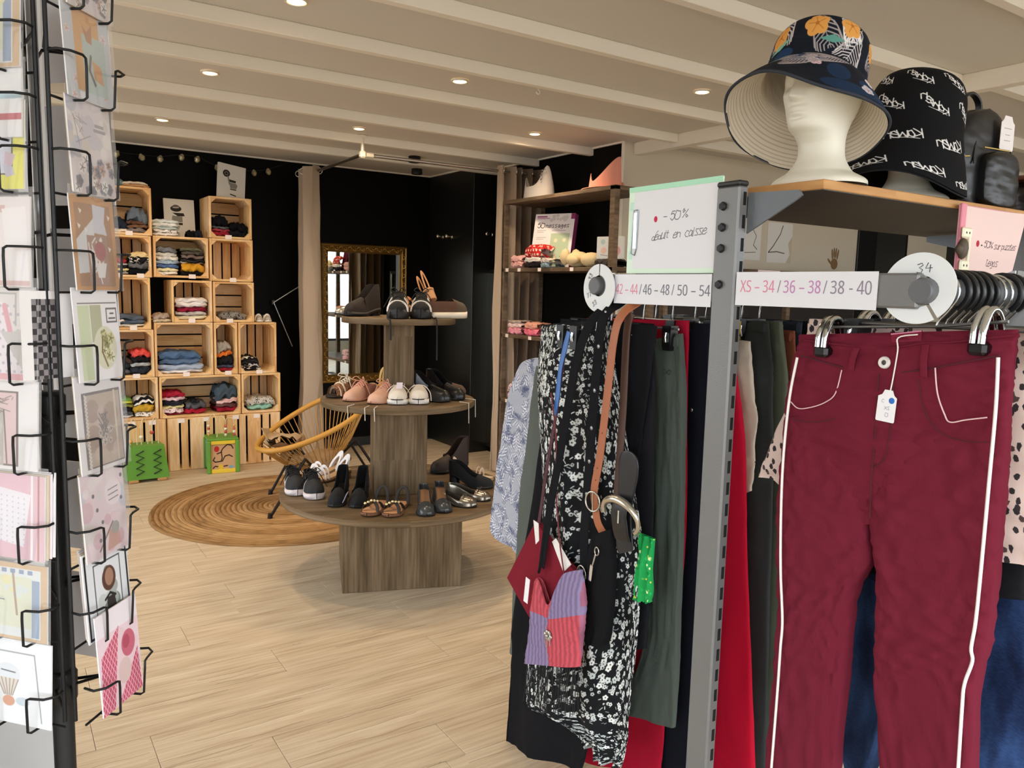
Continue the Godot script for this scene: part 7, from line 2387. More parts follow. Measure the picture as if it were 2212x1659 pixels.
	m = cloth_mesh([[0.90, -1.415], [0.83, -1.416], [0.76, -1.425], [0.725, -1.420]], [[0.90, -1.36], [0.83, -1.365], [0.77, -1.358], [0.735, -1.366]], 1.335, 0.008, 4, 0.006, 67, 0.004)
	var gs := thing("scarf", "bright green scarf with yellow flower print below the large buckle", "scarf", Vector3(1.335, 0.80, -1.39))
	for k in m.v.size(): m.v[k] -= gs.position
	part(gs, "cloth", m, textured(itex(gi), 0.8, 12.0))

# ---------------------------------------------------------------- mannequin heads, hats, backpack
func curve_at(pts: Array, y: float) -> float:
	for i in pts.size() - 1:
		if y <= pts[i + 1][0]:
			var t: float = (y - pts[i][0]) / maxf(1e-5, pts[i + 1][0] - pts[i][0])
			var a: float = pts[maxi(i - 1, 0)][1]
			var b: float = pts[i][1]
			var c: float = pts[i + 1][1]
			var d: float = pts[mini(i + 2, pts.size() - 1)][1]
			return 0.5 * (2.0 * b + (c - a) * t + (2.0 * a - 5.0 * b + 4.0 * c - d) * t * t + (3.0 * b - a - 3.0 * c + d) * t * t * t)
	return pts[pts.size() - 1][1]

func head_mesh() -> M:
	var F := [[0.0, 0.080], [0.012, 0.078], [0.03, 0.060], [0.06, 0.040], [0.09, 0.040], [0.108, 0.060], [0.118, 0.082], [0.132, 0.088], [0.15, 0.088], [0.17, 0.089], [0.19, 0.090], [0.21, 0.086], [0.225, 0.087], [0.25, 0.082], [0.272, 0.066], [0.288, 0.040], [0.298, 0.002]]
	var B := [[0.0, 0.085], [0.012, 0.084], [0.03, 0.070], [0.06, 0.056], [0.10, 0.052], [0.13, 0.060], [0.16, 0.078], [0.20, 0.090], [0.24, 0.086], [0.272, 0.068], [0.288, 0.042], [0.298, 0.002]]
	var S := [[0.0, 0.105], [0.012, 0.100], [0.03, 0.068], [0.06, 0.050], [0.09, 0.048], [0.11, 0.050], [0.125, 0.054], [0.15, 0.062], [0.18, 0.070], [0.22, 0.074], [0.25, 0.069], [0.272, 0.054], [0.288, 0.034], [0.298, 0.002]]
	var nu := 73
	var nv := 110
	var p := PackedVector3Array()
	for j in nv:
		var y := 0.298 * j / (nv - 1.0)
		for i in nu:
			var a := TAU * i / (nu - 1.0)
			var ca := cos(a)
			var sa := sin(a)
			var r := curve_at(F, y) if ca > 0 else curve_at(B, y)
			var x := r * signf(ca) * pow(absf(ca), 0.9)
			var z := curve_at(S, y) * signf(sa) * pow(absf(sa), 0.9)
			if ca > 0.0:
				var ang := angle_difference(0.0, a)
				# nose, sockets, lips, chin
				var nl := clampf((0.222 - y) / 0.05, 0.0, 1.0)
				x += 0.030 * exp(-pow(ang / 0.17, 2.0)) * nl * exp(-pow(maxf(0.0, 0.178 - y) / 0.006, 2.0)) if y > 0.15 else 0.0
				for s in [-1.0, 1.0]:
					x -= 0.015 * exp(-pow((ang - s * 0.40) / 0.20, 2.0)) * exp(-pow((y - 0.209) / 0.010, 2.0))
					x += 0.004 * exp(-pow((ang - s * 0.62) / 0.24, 2.0)) * exp(-pow((y - 0.188) / 0.014, 2.0))
				x += 0.0055 * exp(-pow(ang / 0.26, 2.0)) * (exp(-pow((y - 0.1565) / 0.0046, 2.0)) + exp(-pow((y - 0.1455) / 0.0052, 2.0)))
				x -= 0.007 * exp(-pow(ang / 0.30, 2.0)) * exp(-pow((y - 0.137) / 0.004, 2.0))
			p.append(Vector3(x, y, z))
	var m := M.new()
	m.grid(p, nu, nv, true, 1.0)
	fix_out(m, Vector3(0, 0.17, 0))
	return m

# a bucket hat: profile [radius, height]; squash lets the brim droop unevenly
func bucket(prof: Array, droop: Callable, inset := 0.0) -> M:
	var nu := 73
	var sp := []
	for q in prof: sp.append(Vector3(q[0], q[1], 0))
	sp = spline(sp, 4)
	var p := PackedVector3Array()
	for q in sp:
		for i in nu:
			var a := TAU * i / (nu - 1.0)
			var r: float = maxf(q.x - inset, 0.0005)
			var y: float = q.y - inset
			var k := smoothv(clampf((q.x - 0.110) / 0.063, 0.0, 1.0)) if q.y < 0.02 else 0.0
			p.append(Vector3(cos(a) * r * (1.0 + 0.012 * sin(a * 7.0) * k), y + k * droop.call(a), sin(a) * r))
	var m := M.new()
	m.grid(p, nu, sp.size(), true, 1.0, 1.0, 1.0)
	fix_out(m, Vector3(0, -0.08, 0))
	return m

func palm(im: Image, at: Vector2, dir: float, ln: float, col: Color, n := 9) -> void:
	var d := Vector2(cos(dir), sin(dir))
	var s := Vector2(-d.y, d.x)
	d_line(im, [at, at + d * ln], 2.0, col)
	for i in n:
		var o := at + d * ln * (i + 1.0) / (n + 1.0)
		var l := ln * 0.42 * sin(PI * (i + 1.0) / (n + 0.6))
		for k in [-1.0, 1.0]: d_line(im, [o, o + (d * 0.75 + s * k) * l * 0.6, o + (d * 1.25 + s * k * 0.8) * l], 3.2, col)

func flower(im: Image, c: Vector2, r: float, col: Color, dk: Color) -> void:
	for k in 5: d_disc(im, c + Vector2(cos(k * TAU / 5.0), sin(k * TAU / 5.0)) * r * 0.62, r * 0.58, col)
	for k in 5: d_line(im, [c, c + Vector2(cos(k * TAU / 5.0), sin(k * TAU / 5.0)) * r * 0.8], 1.4, dk)
	d_disc(im, c, r * 0.2, dk)

func build_hats_and_bags() -> void:
	var plaster := mat(hexc("e6e1d0"), 0.42)
	var hm := head_mesh().mesh()
	var h1 := thing("mannequin_head", "cream mannequin head on the shelf corner wearing the flowered hat", "mannequin head", Vector3(1.535, 1.742, -1.115), PI + 0.0)
	part(h1, "head_form", hm, plaster)
	var h2 := thing("mannequin_head", "second cream mannequin head, under the black hat with white writing", "mannequin head", Vector3(1.925, 1.742, -1.14), PI + 0.6)
	h2.scale = Vector3(0.93, 0.93, 0.93)
	part(h2, "head_form", hm, plaster)
	# flowered hat
	var im := Image.create(768, 384, false, Image.FORMAT_RGB8)
	im.fill(hexc("121722"))
	var blue := hexc("1f3d63")
	for i in 26: d_disc(im, Vector2(R(0, 768), R(200, 384)), R(20, 46), blue.lerp(hexc("16283f"), R(0, 1)), R(10, 24))
	for i in 22: d_line(im, [Vector2(R(0, 768), R(120, 380)), Vector2(R(0, 768), R(120, 380))], 0.1, blue)
	for i in 12:
		palm(im, Vector2(20 + i * 64 + R(-10, 10), R(60, 130)), R(0.8, 2.2), R(70, 110), [hexc("cfc6c4"), hexc("e9e6e4"), hexc("a89f9f")][i % 3], 9)
	for i in 14:
		var c := Vector2(R(10, 758), R(150, 350))
		var a := R(-0.5, 0.5)
		d_poly(im, [c, c + Vector2(30, -10).rotated(a), c + Vector2(64, 0).rotated(a), c + Vector2(30, 10).rotated(a)], [hexc("5f9a8e"), hexc("7fb8a6"), hexc("3f7f80")][i % 3])
	for i in 8: flower(im, Vector2(40 + i * 96 + R(-12, 12), 120 + R(-40, 40)), R(20, 28), hexc("e3a253"), hexc("b8702c"))
	for i in 26: flower(im, Vector2(R(10, 758), R(230, 340)), R(9, 15), [hexc("e9d9d6"), hexc("d9b9c0"), hexc("c9c0c4")][i % 3], hexc("8d7f86"))
	for i in 8: palm(im, Vector2(R(10, 740), R(250, 300)), R(-0.4, 0.4), 70, hexc("a79c9c"), 10)
	d_write(im, "summer", Vector2(300, 70), 26, 2.4, hexc("d9d9dc"), 0.7)
	var prof := [[0.0006, 0.128], [0.05, 0.127], [0.090, 0.117], [0.104, 0.094], [0.108, 0.04], [0.110, 0.002], [0.119, -0.012], [0.136, -0.036], [0.158, -0.070], [0.173, -0.096]]
	var hat := thing("bucket_hat", "dark blue hat with palm leaves and flowers and beige lining on the front head", "hat", Vector3(1.535, 1.958, -1.146))
	var away := Vector3(0.806, 0, -0.59)
	var rt := Vector3(0.835, 0.025, 0.55)
	var axis := (Vector3.UP * 0.86 + away * 0.40 + rt * 0.16).normalized()
	var ex := axis.cross(Vector3(0, 0, 1)).normalized()
	hat.basis = Basis(ex, axis, ex.cross(axis))
	var lc := hat.basis.inverse() * (-away)
	var near := atan2(lc.z, lc.x)
	var dr := func(a: float) -> float: return 0.008 * sin(2.0 * a + 0.6) - 0.045 * exp(-pow(angle_difference(a, near - 0.25) / 0.75, 2.0)) + 0.012
	part(hat, "outside", bucket(prof, dr), textured(itex(im), 0.8))
	var li := Image.create(64, 256, false, Image.FORMAT_RGB8)
	li.fill(hexc("d9cdb8"))
	for k in 14: d_rect(li, 0, 150 + k * 7.4, 64, 2, hexc("bcae97"))
	var lm := textured(itex(li), 0.9, 0.0, soft_n, 0.4)
	var inner := bucket(prof, dr, 0.004)
	for i in inner.n.size(): inner.n[i] = -inner.n[i]
	for f in range(0, inner.x.size(), 3):
		var q := inner.x[f + 1]
		inner.x[f + 1] = inner.x[f + 2]; inner.x[f + 2] = q
	part(hat, "lining", inner, lm)
	var rim := M.new()
	var rp := []
	for i in 73:
		var a := TAU * i / 72.0
		rp.append(Vector3(cos(a) * 0.1715 * (1.0 + 0.012 * sin(a * 7.0)), -0.097 + dr.call(a), sin(a) * 0.1715 * (1.0 + 0.012 * sin(a * 7.0))))
	rim.tube(rp, 0.0032, 6, false)
	part(hat, "brim_edge", rim, mat(hexc("2a2f3a"), 0.8))
	for a0 in [near + 2.2, near + 2.32]:
		var sm := M.new()
		var pts := []
		for q in [[0.119, -0.017], [0.136, -0.0405], [0.158, -0.0745], [0.171, -0.098]]: pts.append(Vector3(cos(a0) * q[0], q[1] + dr.call(a0) * smoothv(clampf((q[0] - 0.110) / 0.063, 0.0, 1.0)), sin(a0) * q[0]))
		sm.tube(pts, 0.0016, 5)
		part(hat, "lining_seam", sm, mat(hexc("c4b69d"), 0.9))
	# black hat with white writing
	im = Image.create(768, 512, false, Image.FORMAT_RGB8)
	im.fill(hexc("101012"))
	for r in 5:
		for c in 7:
			var at := Vector2(c * 110 + (r % 2) * 55 + 4, 70 + r * 92)
			var rise := -0.34 if r < 3 else 0.10
			d_write(im, "Kawen", at, 29, 3.2, hexc("e6e3de"), 0.54, 0.25, rise)
			d_line(im, [at + Vector2(12, 32 + rise * 8.0), at + Vector2(62, 32 + rise * 58.0)], 2.0, hexc("e6e3de"))
	var prof2 := [[0.0006, 0.138], [0.045, 0.134], [0.085, 0.116], [0.106, 0.078], [0.114, 0.03], [0.119, -0.01], [0.134, -0.06], [0.150, -0.11], [0.158, -0.14]]
	var bh := thing("bucket_hat", "black floppy hat printed with white handwriting beside the backpack", "hat", Vector3(1.915, 1.918, -1.135))
	axis = (Vector3.UP * 0.90 + rt * 0.16 + away * 0.02).normalized()
	ex = axis.cross(Vector3(0, 0, 1)).normalized()
	bh.basis = Basis(ex, axis, ex.cross(axis))
	var dr2 := func(a: float) -> float: return 0.012 * sin(3.0 * a) - 0.01
	part(bh, "outside", bucket(prof2, dr2), textured(itex(im), 0.85))
	inner = bucket(prof2, dr2, 0.004)
	for i in inner.n.size(): inner.n[i] = -inner.n[i]
	for f in range(0, inner.x.size(), 3):
		var q := inner.x[f + 1]
		inner.x[f + 1] = inner.x[f + 2]; inner.x[f + 2] = q
	part(bh, "lining", inner, mat(hexc("121213"), 0.9))
	# backpack
	var bp := thing("backpack", "black leather backpack with gold zips and a white tag at the end of the shelf", "backpack", Vector3(2.27, 1.742, -1.17), 0.0)
	var lea := mat(hexc("131314"), 0.33)
	var nz := noise(8, 1.0)
	var mk := func(cx: float, cz: float, hw: float, hd: float, y0: float, h: float, e: float) -> M:
		var p := PackedVector3Array()
		for j in 31:
			var v := j / 30.0
			var k := pow(maxf(1.0 - pow(absf(v * 2.0 - 1.0), e), 0.0), 0.5) if v > 0.5 else pow(maxf(1.0 - pow(absf(v * 2.0 - 1.0), 9.0), 0.0), 0.5)
			k = maxf(k, 0.01)
			for i in 41:
				var a := TAU * i / 40.0
				var x := signf(cos(a)) * pow(absf(cos(a)), 0.55) * hw * k
				var z := signf(sin(a)) * pow(absf(sin(a)), 0.55) * hd * lerpf(0.75, 1.0, k)
				p.append(Vector3(cx + x + nz.get_noise_3d(x * 12.0, v * 4.0, z * 12.0) * 0.003, y0 + v * h, cz + z + nz.get_noise_3d(x * 10.0 + 9.0, v * 5.0, z) * 0.003))
		var m := M.new()
		m.grid(p, 41, 31, true, 1.0)
		fix_out(m, Vector3(cx, y0 + h * 0.5, cz))
		return m
	part(bp, "body", mk.call(0.0, 0.0, 0.135, 0.055, 0.0, 0.275, 3.2), lea)
	part(bp, "front_pocket", mk.call(0.035, 0.062, 0.088, 0.024, 0.01, 0.15, 6.0), lea)
	part(bp, "side_pocket", mk.call(-0.13, 0.0, 0.022, 0.045, 0.01, 0.13, 6.0), lea)
	var gold := mat(hexc("c9ad6a"), 0.3, 0.8)
	var m := M.new()
	var zp := []
	for i in 21:
		var a := PI * i / 20.0
		zp.append(Vector3(0.02 + cos(a) * 0.105, 0.12 + sin(a) * 0.13, 0.056 - 0.012 * sin(a)))
	m.tube(zp, 0.0028, 6)
	part(bp, "zip", m, mat(hexc("2a2a2a"), 0.4))
	m = M.new()
	m.tube([Vector3(0.122, 0.03, 0.05), Vector3(0.126, 0.12, 0.052), Vector3(0.118, 0.17, 0.05)], 0.0025, 6)
	m.tube([Vector3(-0.05, 0.165, 0.062), Vector3(0.03, 0.16, 0.088)], 0.0022, 6)
	m.tube([Vector3(-0.155, 0.135, 0.012), Vector3(-0.10, 0.138, 0.052)], 0.0025, 6)
	part(bp, "gold_zip", m, gold)
	m = M.new()
	band(m, spline([Vector3(-0.075, 0.255, 0.0), Vector3(-0.062, 0.30, 0.0), Vector3(-0.02, 0.318, 0.0), Vector3(0.02, 0.30, 0.0), Vector3(0.03, 0.258, 0.0)], 5), 0.018, 0.008, Vector3(0, 1, 0.01))
	part(bp, "handle", m, lea)
	m = M.new()
	m.prism(PackedVector2Array([Vector2(-0.034, -0.045), Vector2(0.034, -0.045), Vector2(0.037, -0.04), Vector2(0.036, 0.026), Vector2(0.026, 0.032), Vector2(0.018, 0.045), Vector2(-0.018, 0.045), Vector2(-0.026, 0.032), Vector2(-0.036, 0.026), Vector2(-0.037, -0.04)]), 0.0, 0.001, Transform3D(Basis(), Vector3(0.055, 0.213, 0.066)))
	part(bp, "tag", m, mat(hexc("f0e9e6"), 0.6))
	m = M.new()
	for q in [[0.012, 0.02], [-0.005, 0.012], [-0.02, 0.016]]: m.tube([Vector3(0.055 - q[1], 0.213 + q[0], 0.0675), Vector3(0.055 + q[1], 0.214 + q[0], 0.0675)], 0.0008, 4)
	part(bp, "tag_lines", m, mat(hexc("b9a9a9"), 0.7))
	# brown handbag farther along
	var hb := thing("handbag", "dark brown and black handbag at the right edge of the shelf", "bag", Vector3(2.70, 1.742, -1.17), 0.2)
	part(hb, "body", mk.call(0.0, 0.0, 0.14, 0.06, 0.0, 0.12, 5.0), mat(hexc("1c1513"), 0.35))
	m = M.new()
	m.box(Vector3(-0.02, 0.118, 0.0), Vector3(0.26, 0.012, 0.12), 0.004, Basis(Vector3(0, 0, 1), -0.05))
	part(hb, "flap", m, mat(hexc("5a3826"), 0.45))
	m = M.new()
	m.tube([Vector3(-0.13, 0.127, 0.062), Vector3(0.12, 0.115, 0.062)], 0.003, 6)
	part(hb, "trim", m, mat(hexc("c9a878"), 0.4, 0.3))

# ---------------------------------------------------------------- revolving rack of greeting cards
func card_print(k: String) -> Image:
	var im := Image.create(120, 150, false, Image.FORMAT_RGB8)
	match k:
		"orange":
			im.fill(hexc("c3c6c9"))
			for i in 14: flower(im, Vector2(R(4, 116), R(4, 146)), R(5, 9), hexc("dcd3d3"), hexc("c98a7a"))
			d_rect(im, 26, 14, 66, 122, hexc("d39a45"))
			d_rect(im, 46, 48, 60, 88, hexc("aebdb4"))
			d_poly(im, [Vector2(48, 34), Vector2(60, 44), Vector2(74, 30), Vector2(72, 60), Vector2(58, 58)], hexc("b0702a"))
			d_poly(im, [Vector2(70, 84), Vector2(92, 90), Vector2(96, 118), Vector2(72, 112)], hexc("c98a3a"))
			d_line(im, [Vector2(66, 78), Vector2(60, 100), Vector2(72, 120)], 5, hexc("3a2c26"))
			d_rect(im, 30, 138, 12, 10, hexc("f0ecec"))
		"flowers":
			im.fill(hexc("d9cdcb"))
			for i in 26: d_disc(im, Vector2(R(0, 120), R(0, 90)), R(6, 18), [hexc("c9bfc4"), hexc("e3dad2"), hexc("cfc0b4"), hexc("bcb9c2")][i % 4])
			for i in 20: flower(im, Vector2(R(10, 112), R(88, 146)), R(6, 11), [hexc("efe6de"), hexc("8a8390"), hexc("c9a08a"), hexc("6f6a74")][i % 4], hexc("4a4248"))
			for i in 10: d_line(im, [Vector2(R(10, 60), R(10, 80)), Vector2(R(10, 60), R(10, 80))], 1.0, hexc("7a6f70"))
			d_rect(im, 74, 34, 26, 5, hexc("9a9296")); d_rect(im, 70, 42, 34, 5, hexc("9a9296"))
		"harvest":
			im.fill(hexc("c98a2e"))
			d_rect(im, 10, 12, 100, 132, hexc("a86f2a"))
			d_poly(im, [Vector2(10, 70), Vector2(60, 34), Vector2(60, 120), Vector2(10, 124)], hexc("d9d6d4"))
			d_poly(im, [Vector2(60, 12), Vector2(96, 14), Vector2(90, 40), Vector2(96, 60), Vector2(60, 58)], hexc("cfccd2"))
			d_rect(im, 38, 62, 56, 80, hexc("a5785a"))
			for i in 14: d_line(im, [Vector2(R(38, 92), R(64, 140)), Vector2(R(38, 92), R(64, 140))], 3, hexc("e9e0d8"))
			d_disc(im, Vector2(72, 86), 16, hexc("a8433a"))
			d_poly(im, [Vector2(56, 106), Vector2(88, 106), Vector2(80, 130), Vector2(62, 130)], hexc("e6dfda"))
			for q in [[22, 20], [16, 44], [34, 50], [100, 26], [96, 78]]: d_poly(im, [Vector2(q[0], q[1]), Vector2(q[0] + 9, q[1] + 4), Vector2(q[0] + 3, q[1] + 9)], hexc("efe4d4"))
		"bouquet":
			im.fill(hexc("e6e2e2"))
			d_rect(im, 10, 24, 106, 2, hexc("8a8280"))
			d_rect(im, 10, 28, 30, 90, hexc("ccd3b2")); d_rect(im, 42, 28, 30, 60, hexc("b5b59a")); d_rect(im, 10, 112, 30, 36, hexc("ccd3b2"))
			d_disc(im, Vector2(76, 98), 32, hexc("d6d3bc"), 36)
			for i in 10: flower(im, Vector2(R(56, 98), R(70, 124)), R(6, 10), [hexc("c9c49a"), hexc("e0dcc4"), hexc("9a9a6f")][i % 3], hexc("6f6848"))
			d_line(im, [Vector2(70, 80), Vector2(66, 104), Vector2(78, 128)], 4, hexc("8a7a58"))
			d_line(im, [Vector2(86, 34), Vector2(114, 34), Vector2(114, 56), Vector2(86, 56), Vector2(86, 34)], 2.5, hexc("6b6668"))
			d_line(im, [Vector2(96, 42), Vector2(106, 42)], 2, hexc("4a4548")); d_line(im, [Vector2(92, 50), Vector2(110, 50)], 2, hexc("4a4548"))
		"lace":
			im.fill(hexc("e9e2e0"))
			d_rect(im, 14, 26, 100, 118, hexc("5f4a40"))
			d_rect(im, 20, 30, 92, 112, hexc("bca792"))
			for i in 12: d_disc(im, Vector2(R(22, 110), R(36, 140)), R(8, 22), [hexc("c9b09c"), hexc("a88c78"), hexc("c3a79a")][i % 3])
			for i in 40: d_disc(im, Vector2(21 + (i % 2) * 3, 30 + i * 2.9), 2.6, hexc("e3d9cc"))
			for i in 16: d_line(im, [Vector2(R(50, 80), R(56, 100)), Vector2(R(50, 84), R(56, 104))], 2, hexc("5f5048"))
			for i in 9: flower(im, Vector2(R(50, 84), R(84, 108)), 5, hexc("d9cbbf"), hexc("6b5548"))
			d_rect(im, 96, 28, 5, 114, hexc("d6c6ae"))
		"pinkart":
			im.fill(hexc("e3cdcf"))
			for i in 22: d_disc(im, Vector2(R(0, 120), R(0, 150)), R(8, 20), [hexc("e9d9d6"), hexc("d8b0b6"), hexc("e6c4c6"), hexc("d9cfc8"), hexc("c9c4cc")][i % 5])
			d_disc(im, Vector2(86, 44), 24, hexc("eedede"))
			for q in [36, 45, 54]: d_line(im, [Vector2(72, q + 3), Vector2(100, q)], 1.6, hexc("5a4c50"))
			for q in [[30, 40], [38, 66], [112, 20], [108, 60], [50, 90], [40, 120]]: d_disc(im, Vector2(q[0], q[1]), 4, hexc("4a3f44"))
			d_line(im, [Vector2(36, 138), Vector2(66, 108), Vector2(78, 96)], 3.4, hexc("6b4a40"))
			d_poly(im, [Vector2(66, 110), Vector2(92, 102), Vector2(98, 140), Vector2(58, 144)], hexc("c98f78"))
			d_disc(im, Vector2(84, 108), 12, hexc("9a958a"))
		"portrait":
			im.fill(hexc("dfe0e2"))
			d_line(im, [Vector2(5, 5), Vector2(115, 5), Vector2(115, 145), Vector2(5, 145), Vector2(5, 5)], 4, hexc("1f1d1f"))
			d_line(im, [Vector2(26, 26), Vector2(96, 26), Vector2(96, 132), Vector2(26, 132), Vector2(26, 26)], 2, hexc("3a383a"))
			for i in 12: d_disc(im, Vector2(R(32, 90), R(34, 124)), R(8, 16), [hexc("a8ada8"), hexc("7f8a7c"), hexc("c9ccc8")][i % 3])
			d_disc(im, Vector2(64, 58), 19, hexc("5f4438"), 22)
			d_disc(im, Vector2(65, 56), 12, hexc("a8826c"), 16)
			d_line(im, [Vector2(50, 92), Vector2(64, 84), Vector2(78, 92)], 4, hexc("2a2624"))
			d_poly(im, [Vector2(56, 90), Vector2(76, 90), Vector2(80, 116), Vector2(54, 116)], hexc("3a3432"))
			d_rect(im, 18, 122, 16, 12, hexc("8a8f9a"))
		"lattice":
			im.fill(hexc("ead6da"))
			d_rect(im, 0, 0, 120, 34, hexc("efe6ea"))
			d_poly(im, [Vector2(8, 64), Vector2(62, 32), Vector2(34, 150), Vector2(0, 150)], hexc("c9586f"))
			d_poly(im, [Vector2(112, 74), Vector2(118, 150), Vector2(44, 150)], hexc("c9586f"))
			for i in 26:
				d_line(im, [Vector2(i * 9 - 100, 34), Vector2(i * 9 - 20, 150)], 1.2, hexc("f0ccd4"))
				d_line(im, [Vector2(i * 9 - 40, 34), Vector2(i * 9 - 120, 150)], 1.2, hexc("f0ccd4"))
			d_poly(im, [Vector2(62, 32), Vector2(116, 66), Vector2(112, 82), Vector2(44, 150), Vector2(34, 150)], hexc("e9ccd0"))
			d_disc(im, Vector2(86, 66), 21, hexc("c96a7c"))
			d_disc(im, Vector2(80, 62), 11, hexc("b55568"))
			d_disc(im, Vector2(70, 104), 20, hexc("dcc0bc"))
		"yellow":
			im.fill(hexc("ece64a"))
			d_rect(im, 14, 12, 84, 112, hexc("d9dcea")); d_rect(im, 8, 8, 70, 10, hexc("6f6e68"))
			d_line(im, [Vector2(98, 14), Vector2(98, 124), Vector2(10, 124)], 2.5, hexc("4a463a"))
			d_poly(im, [Vector2(86, 86), Vector2(104, 92), Vector2(98, 112), Vector2(84, 108)], hexc("d9bccb"))
			d_poly(im, [Vector2(82, 108), Vector2(100, 112), Vector2(104, 126), Vector2(88, 130)], hexc("c9c4d8"))
		"stripes":
			im.fill(hexc("f0eeee"))
			d_rect(im, 0, 52, 120, 14, hexc("bcd9e6")); d_rect(im, 0, 98, 120, 14, hexc("c8495a"))
			d_rect(im, 0, 74, 60, 16, hexc("e3d3c6"))
		"baby_ribbon":
			im.fill(hexc("f0e6e6"))
			d_rect(im, 0, 14, 76, 12, hexc("d8b4b0"))
			d_line(im, [Vector2(50, 8), Vector2(52, 70), Vector2(60, 146)], 8, hexc("d6b096"))
			d_disc(im, Vector2(54, 74), 9, hexc("d88f94"))
			d_poly(im, [Vector2(70, 20), Vector2(112, 16), Vector2(118, 140), Vector2(84, 140)], hexc("f6f0f0"))
			d_rect(im, 0, 140, 120, 8, hexc("dcb8b4"))
		"baby_dress":
			im.fill(hexc("e9e3e0"))
			d_line(im, [Vector2(4, 10), Vector2(86, 10), Vector2(86, 60)], 3, hexc("b9b4b2"))
			d_poly(im, [Vector2(20, 20), Vector2(40, 12), Vector2(76, 34), Vector2(78, 72), Vector2(58, 70), Vector2(108, 146), Vector2(0, 146), Vector2(0, 30)], hexc("f2e9ee"))
			for j in 9:
				for i in 8: d_disc(im, Vector2(6 + i * 13 + (j % 2) * 6, 30 + j * 13), 3, hexc("bcb9c4"))
			d_line(im, [Vector2(38, 14), Vector2(28, 34), Vector2(0, 46)], 8, hexc("e39aa6"))
			d_line(im, [Vector2(66, 30), Vector2(76, 70)], 9, hexc("e6a4ae"))
			d_rect(im, 0, 138, 108, 10, hexc("e6a8b2"))
			d_poly(im, [Vector2(78, 72), Vector2(58, 70), Vector2(108, 146), Vector2(120, 146), Vector2(120, 60)], hexc("cfcac8"))
		"grey_damask":
			im.fill(hexc("efeaea"))
			d_rect(im, 0, 18, 84, 126, hexc("5a4446")); d_rect(im, 0, 21, 80, 120, hexc("e3c3c4")); d_rect(im, 0, 50, 56, 94, hexc("b5b0a8"))
			for i in 24: d_disc(im, Vector2(R(0, 52), R(54, 140)), R(3, 8), hexc("c6c2ba"))
			for i in 14: d_line(im, [Vector2(R(4, 76), R(24, 60)), Vector2(R(4, 76), R(24, 60))], 1.4, hexc("7a6660"))
			d_line(im, [Vector2(56, 50), Vector2(62, 142)], 2.4, hexc("4a3a3a"))
		"pink_stack":
			im.fill(hexc("e6bcc8"))
			d_poly(im, [Vector2(0, 18), Vector2(96, 34), Vector2(84, 128), Vector2(0, 112)], hexc("efeaf0"))
			for j in 10:
				for i in 9: d_disc(im, Vector2(4 + i * 10, 34 + j * 9 + i), 1.6, hexc("b9b4c4"))
			d_rect(im, 96, 0, 4, 150, hexc("f6f0f0")); d_rect(im, 108, 0, 3, 150, hexc("b5786f"))
		"kraft_blue":
			im.fill(hexc("d6b489"))
			d_rect(im, 0, 10, 108, 134, hexc("e3e6e6"))
			d_rect(im, 92, 30, 14, 112, hexc("8fa3bf"))
			d_rect(im, 0, 26, 92, 100, hexc("dfe0c8"))
			for i in 16: d_disc(im, Vector2(R(0, 90), R(28, 60)), R(5, 11), [hexc("e6dfae"), hexc("d9e0dc")][i % 2])
			d_line(im, [Vector2(56, 14), Vector2(60, 60), Vector2(64, 100)], 4, hexc("a88a68"))
			for i in 6: d_rect(im, 4 + i * 16, 12, 9, 8, hexc("7f93b5"))
			d_line(im, [Vector2(8, 72), Vector2(40, 74)], 2, hexc("6b6f72"))
		"balloon":
			im.fill(hexc("e9eaec"))
			d_line(im, [Vector2(0, 22), Vector2(88, 22), Vector2(102, 140)], 2, hexc("9a9ba0"))
			d_disc(im, Vector2(38, 62), 24, hexc("dcdfe3"), 20)
			d_poly(im, [Vector2(16, 70), Vector2(60, 70), Vector2(48, 100), Vector2(30, 100)], hexc("d9cfc4"))
			for i in 6: d_line(im, [Vector2(18 + i * 8, 70), Vector2(32 + i * 3, 100)], 1.2, hexc("8a8078"))
			d_disc(im, Vector2(40, 110), 12, hexc("d3a28c"), 10)
			d_line(im, [Vector2(26, 56), Vector2(52, 58)], 2, hexc("6b6c72"))
			d_disc(im, Vector2(66, 108), 14, hexc("c9d3da"), 8)
		"gingham":
			im.fill(hexc("e6e2e0"))
			for j in 14:
				for i in 6: d_rect(im, 24 + i * 11, 14 + j * 10, 11, 10, hexc("3a3636") if (i + j) % 2 else hexc("8a8484"))
		_:
			im.fill(hexc("d8d8da"))
	return im

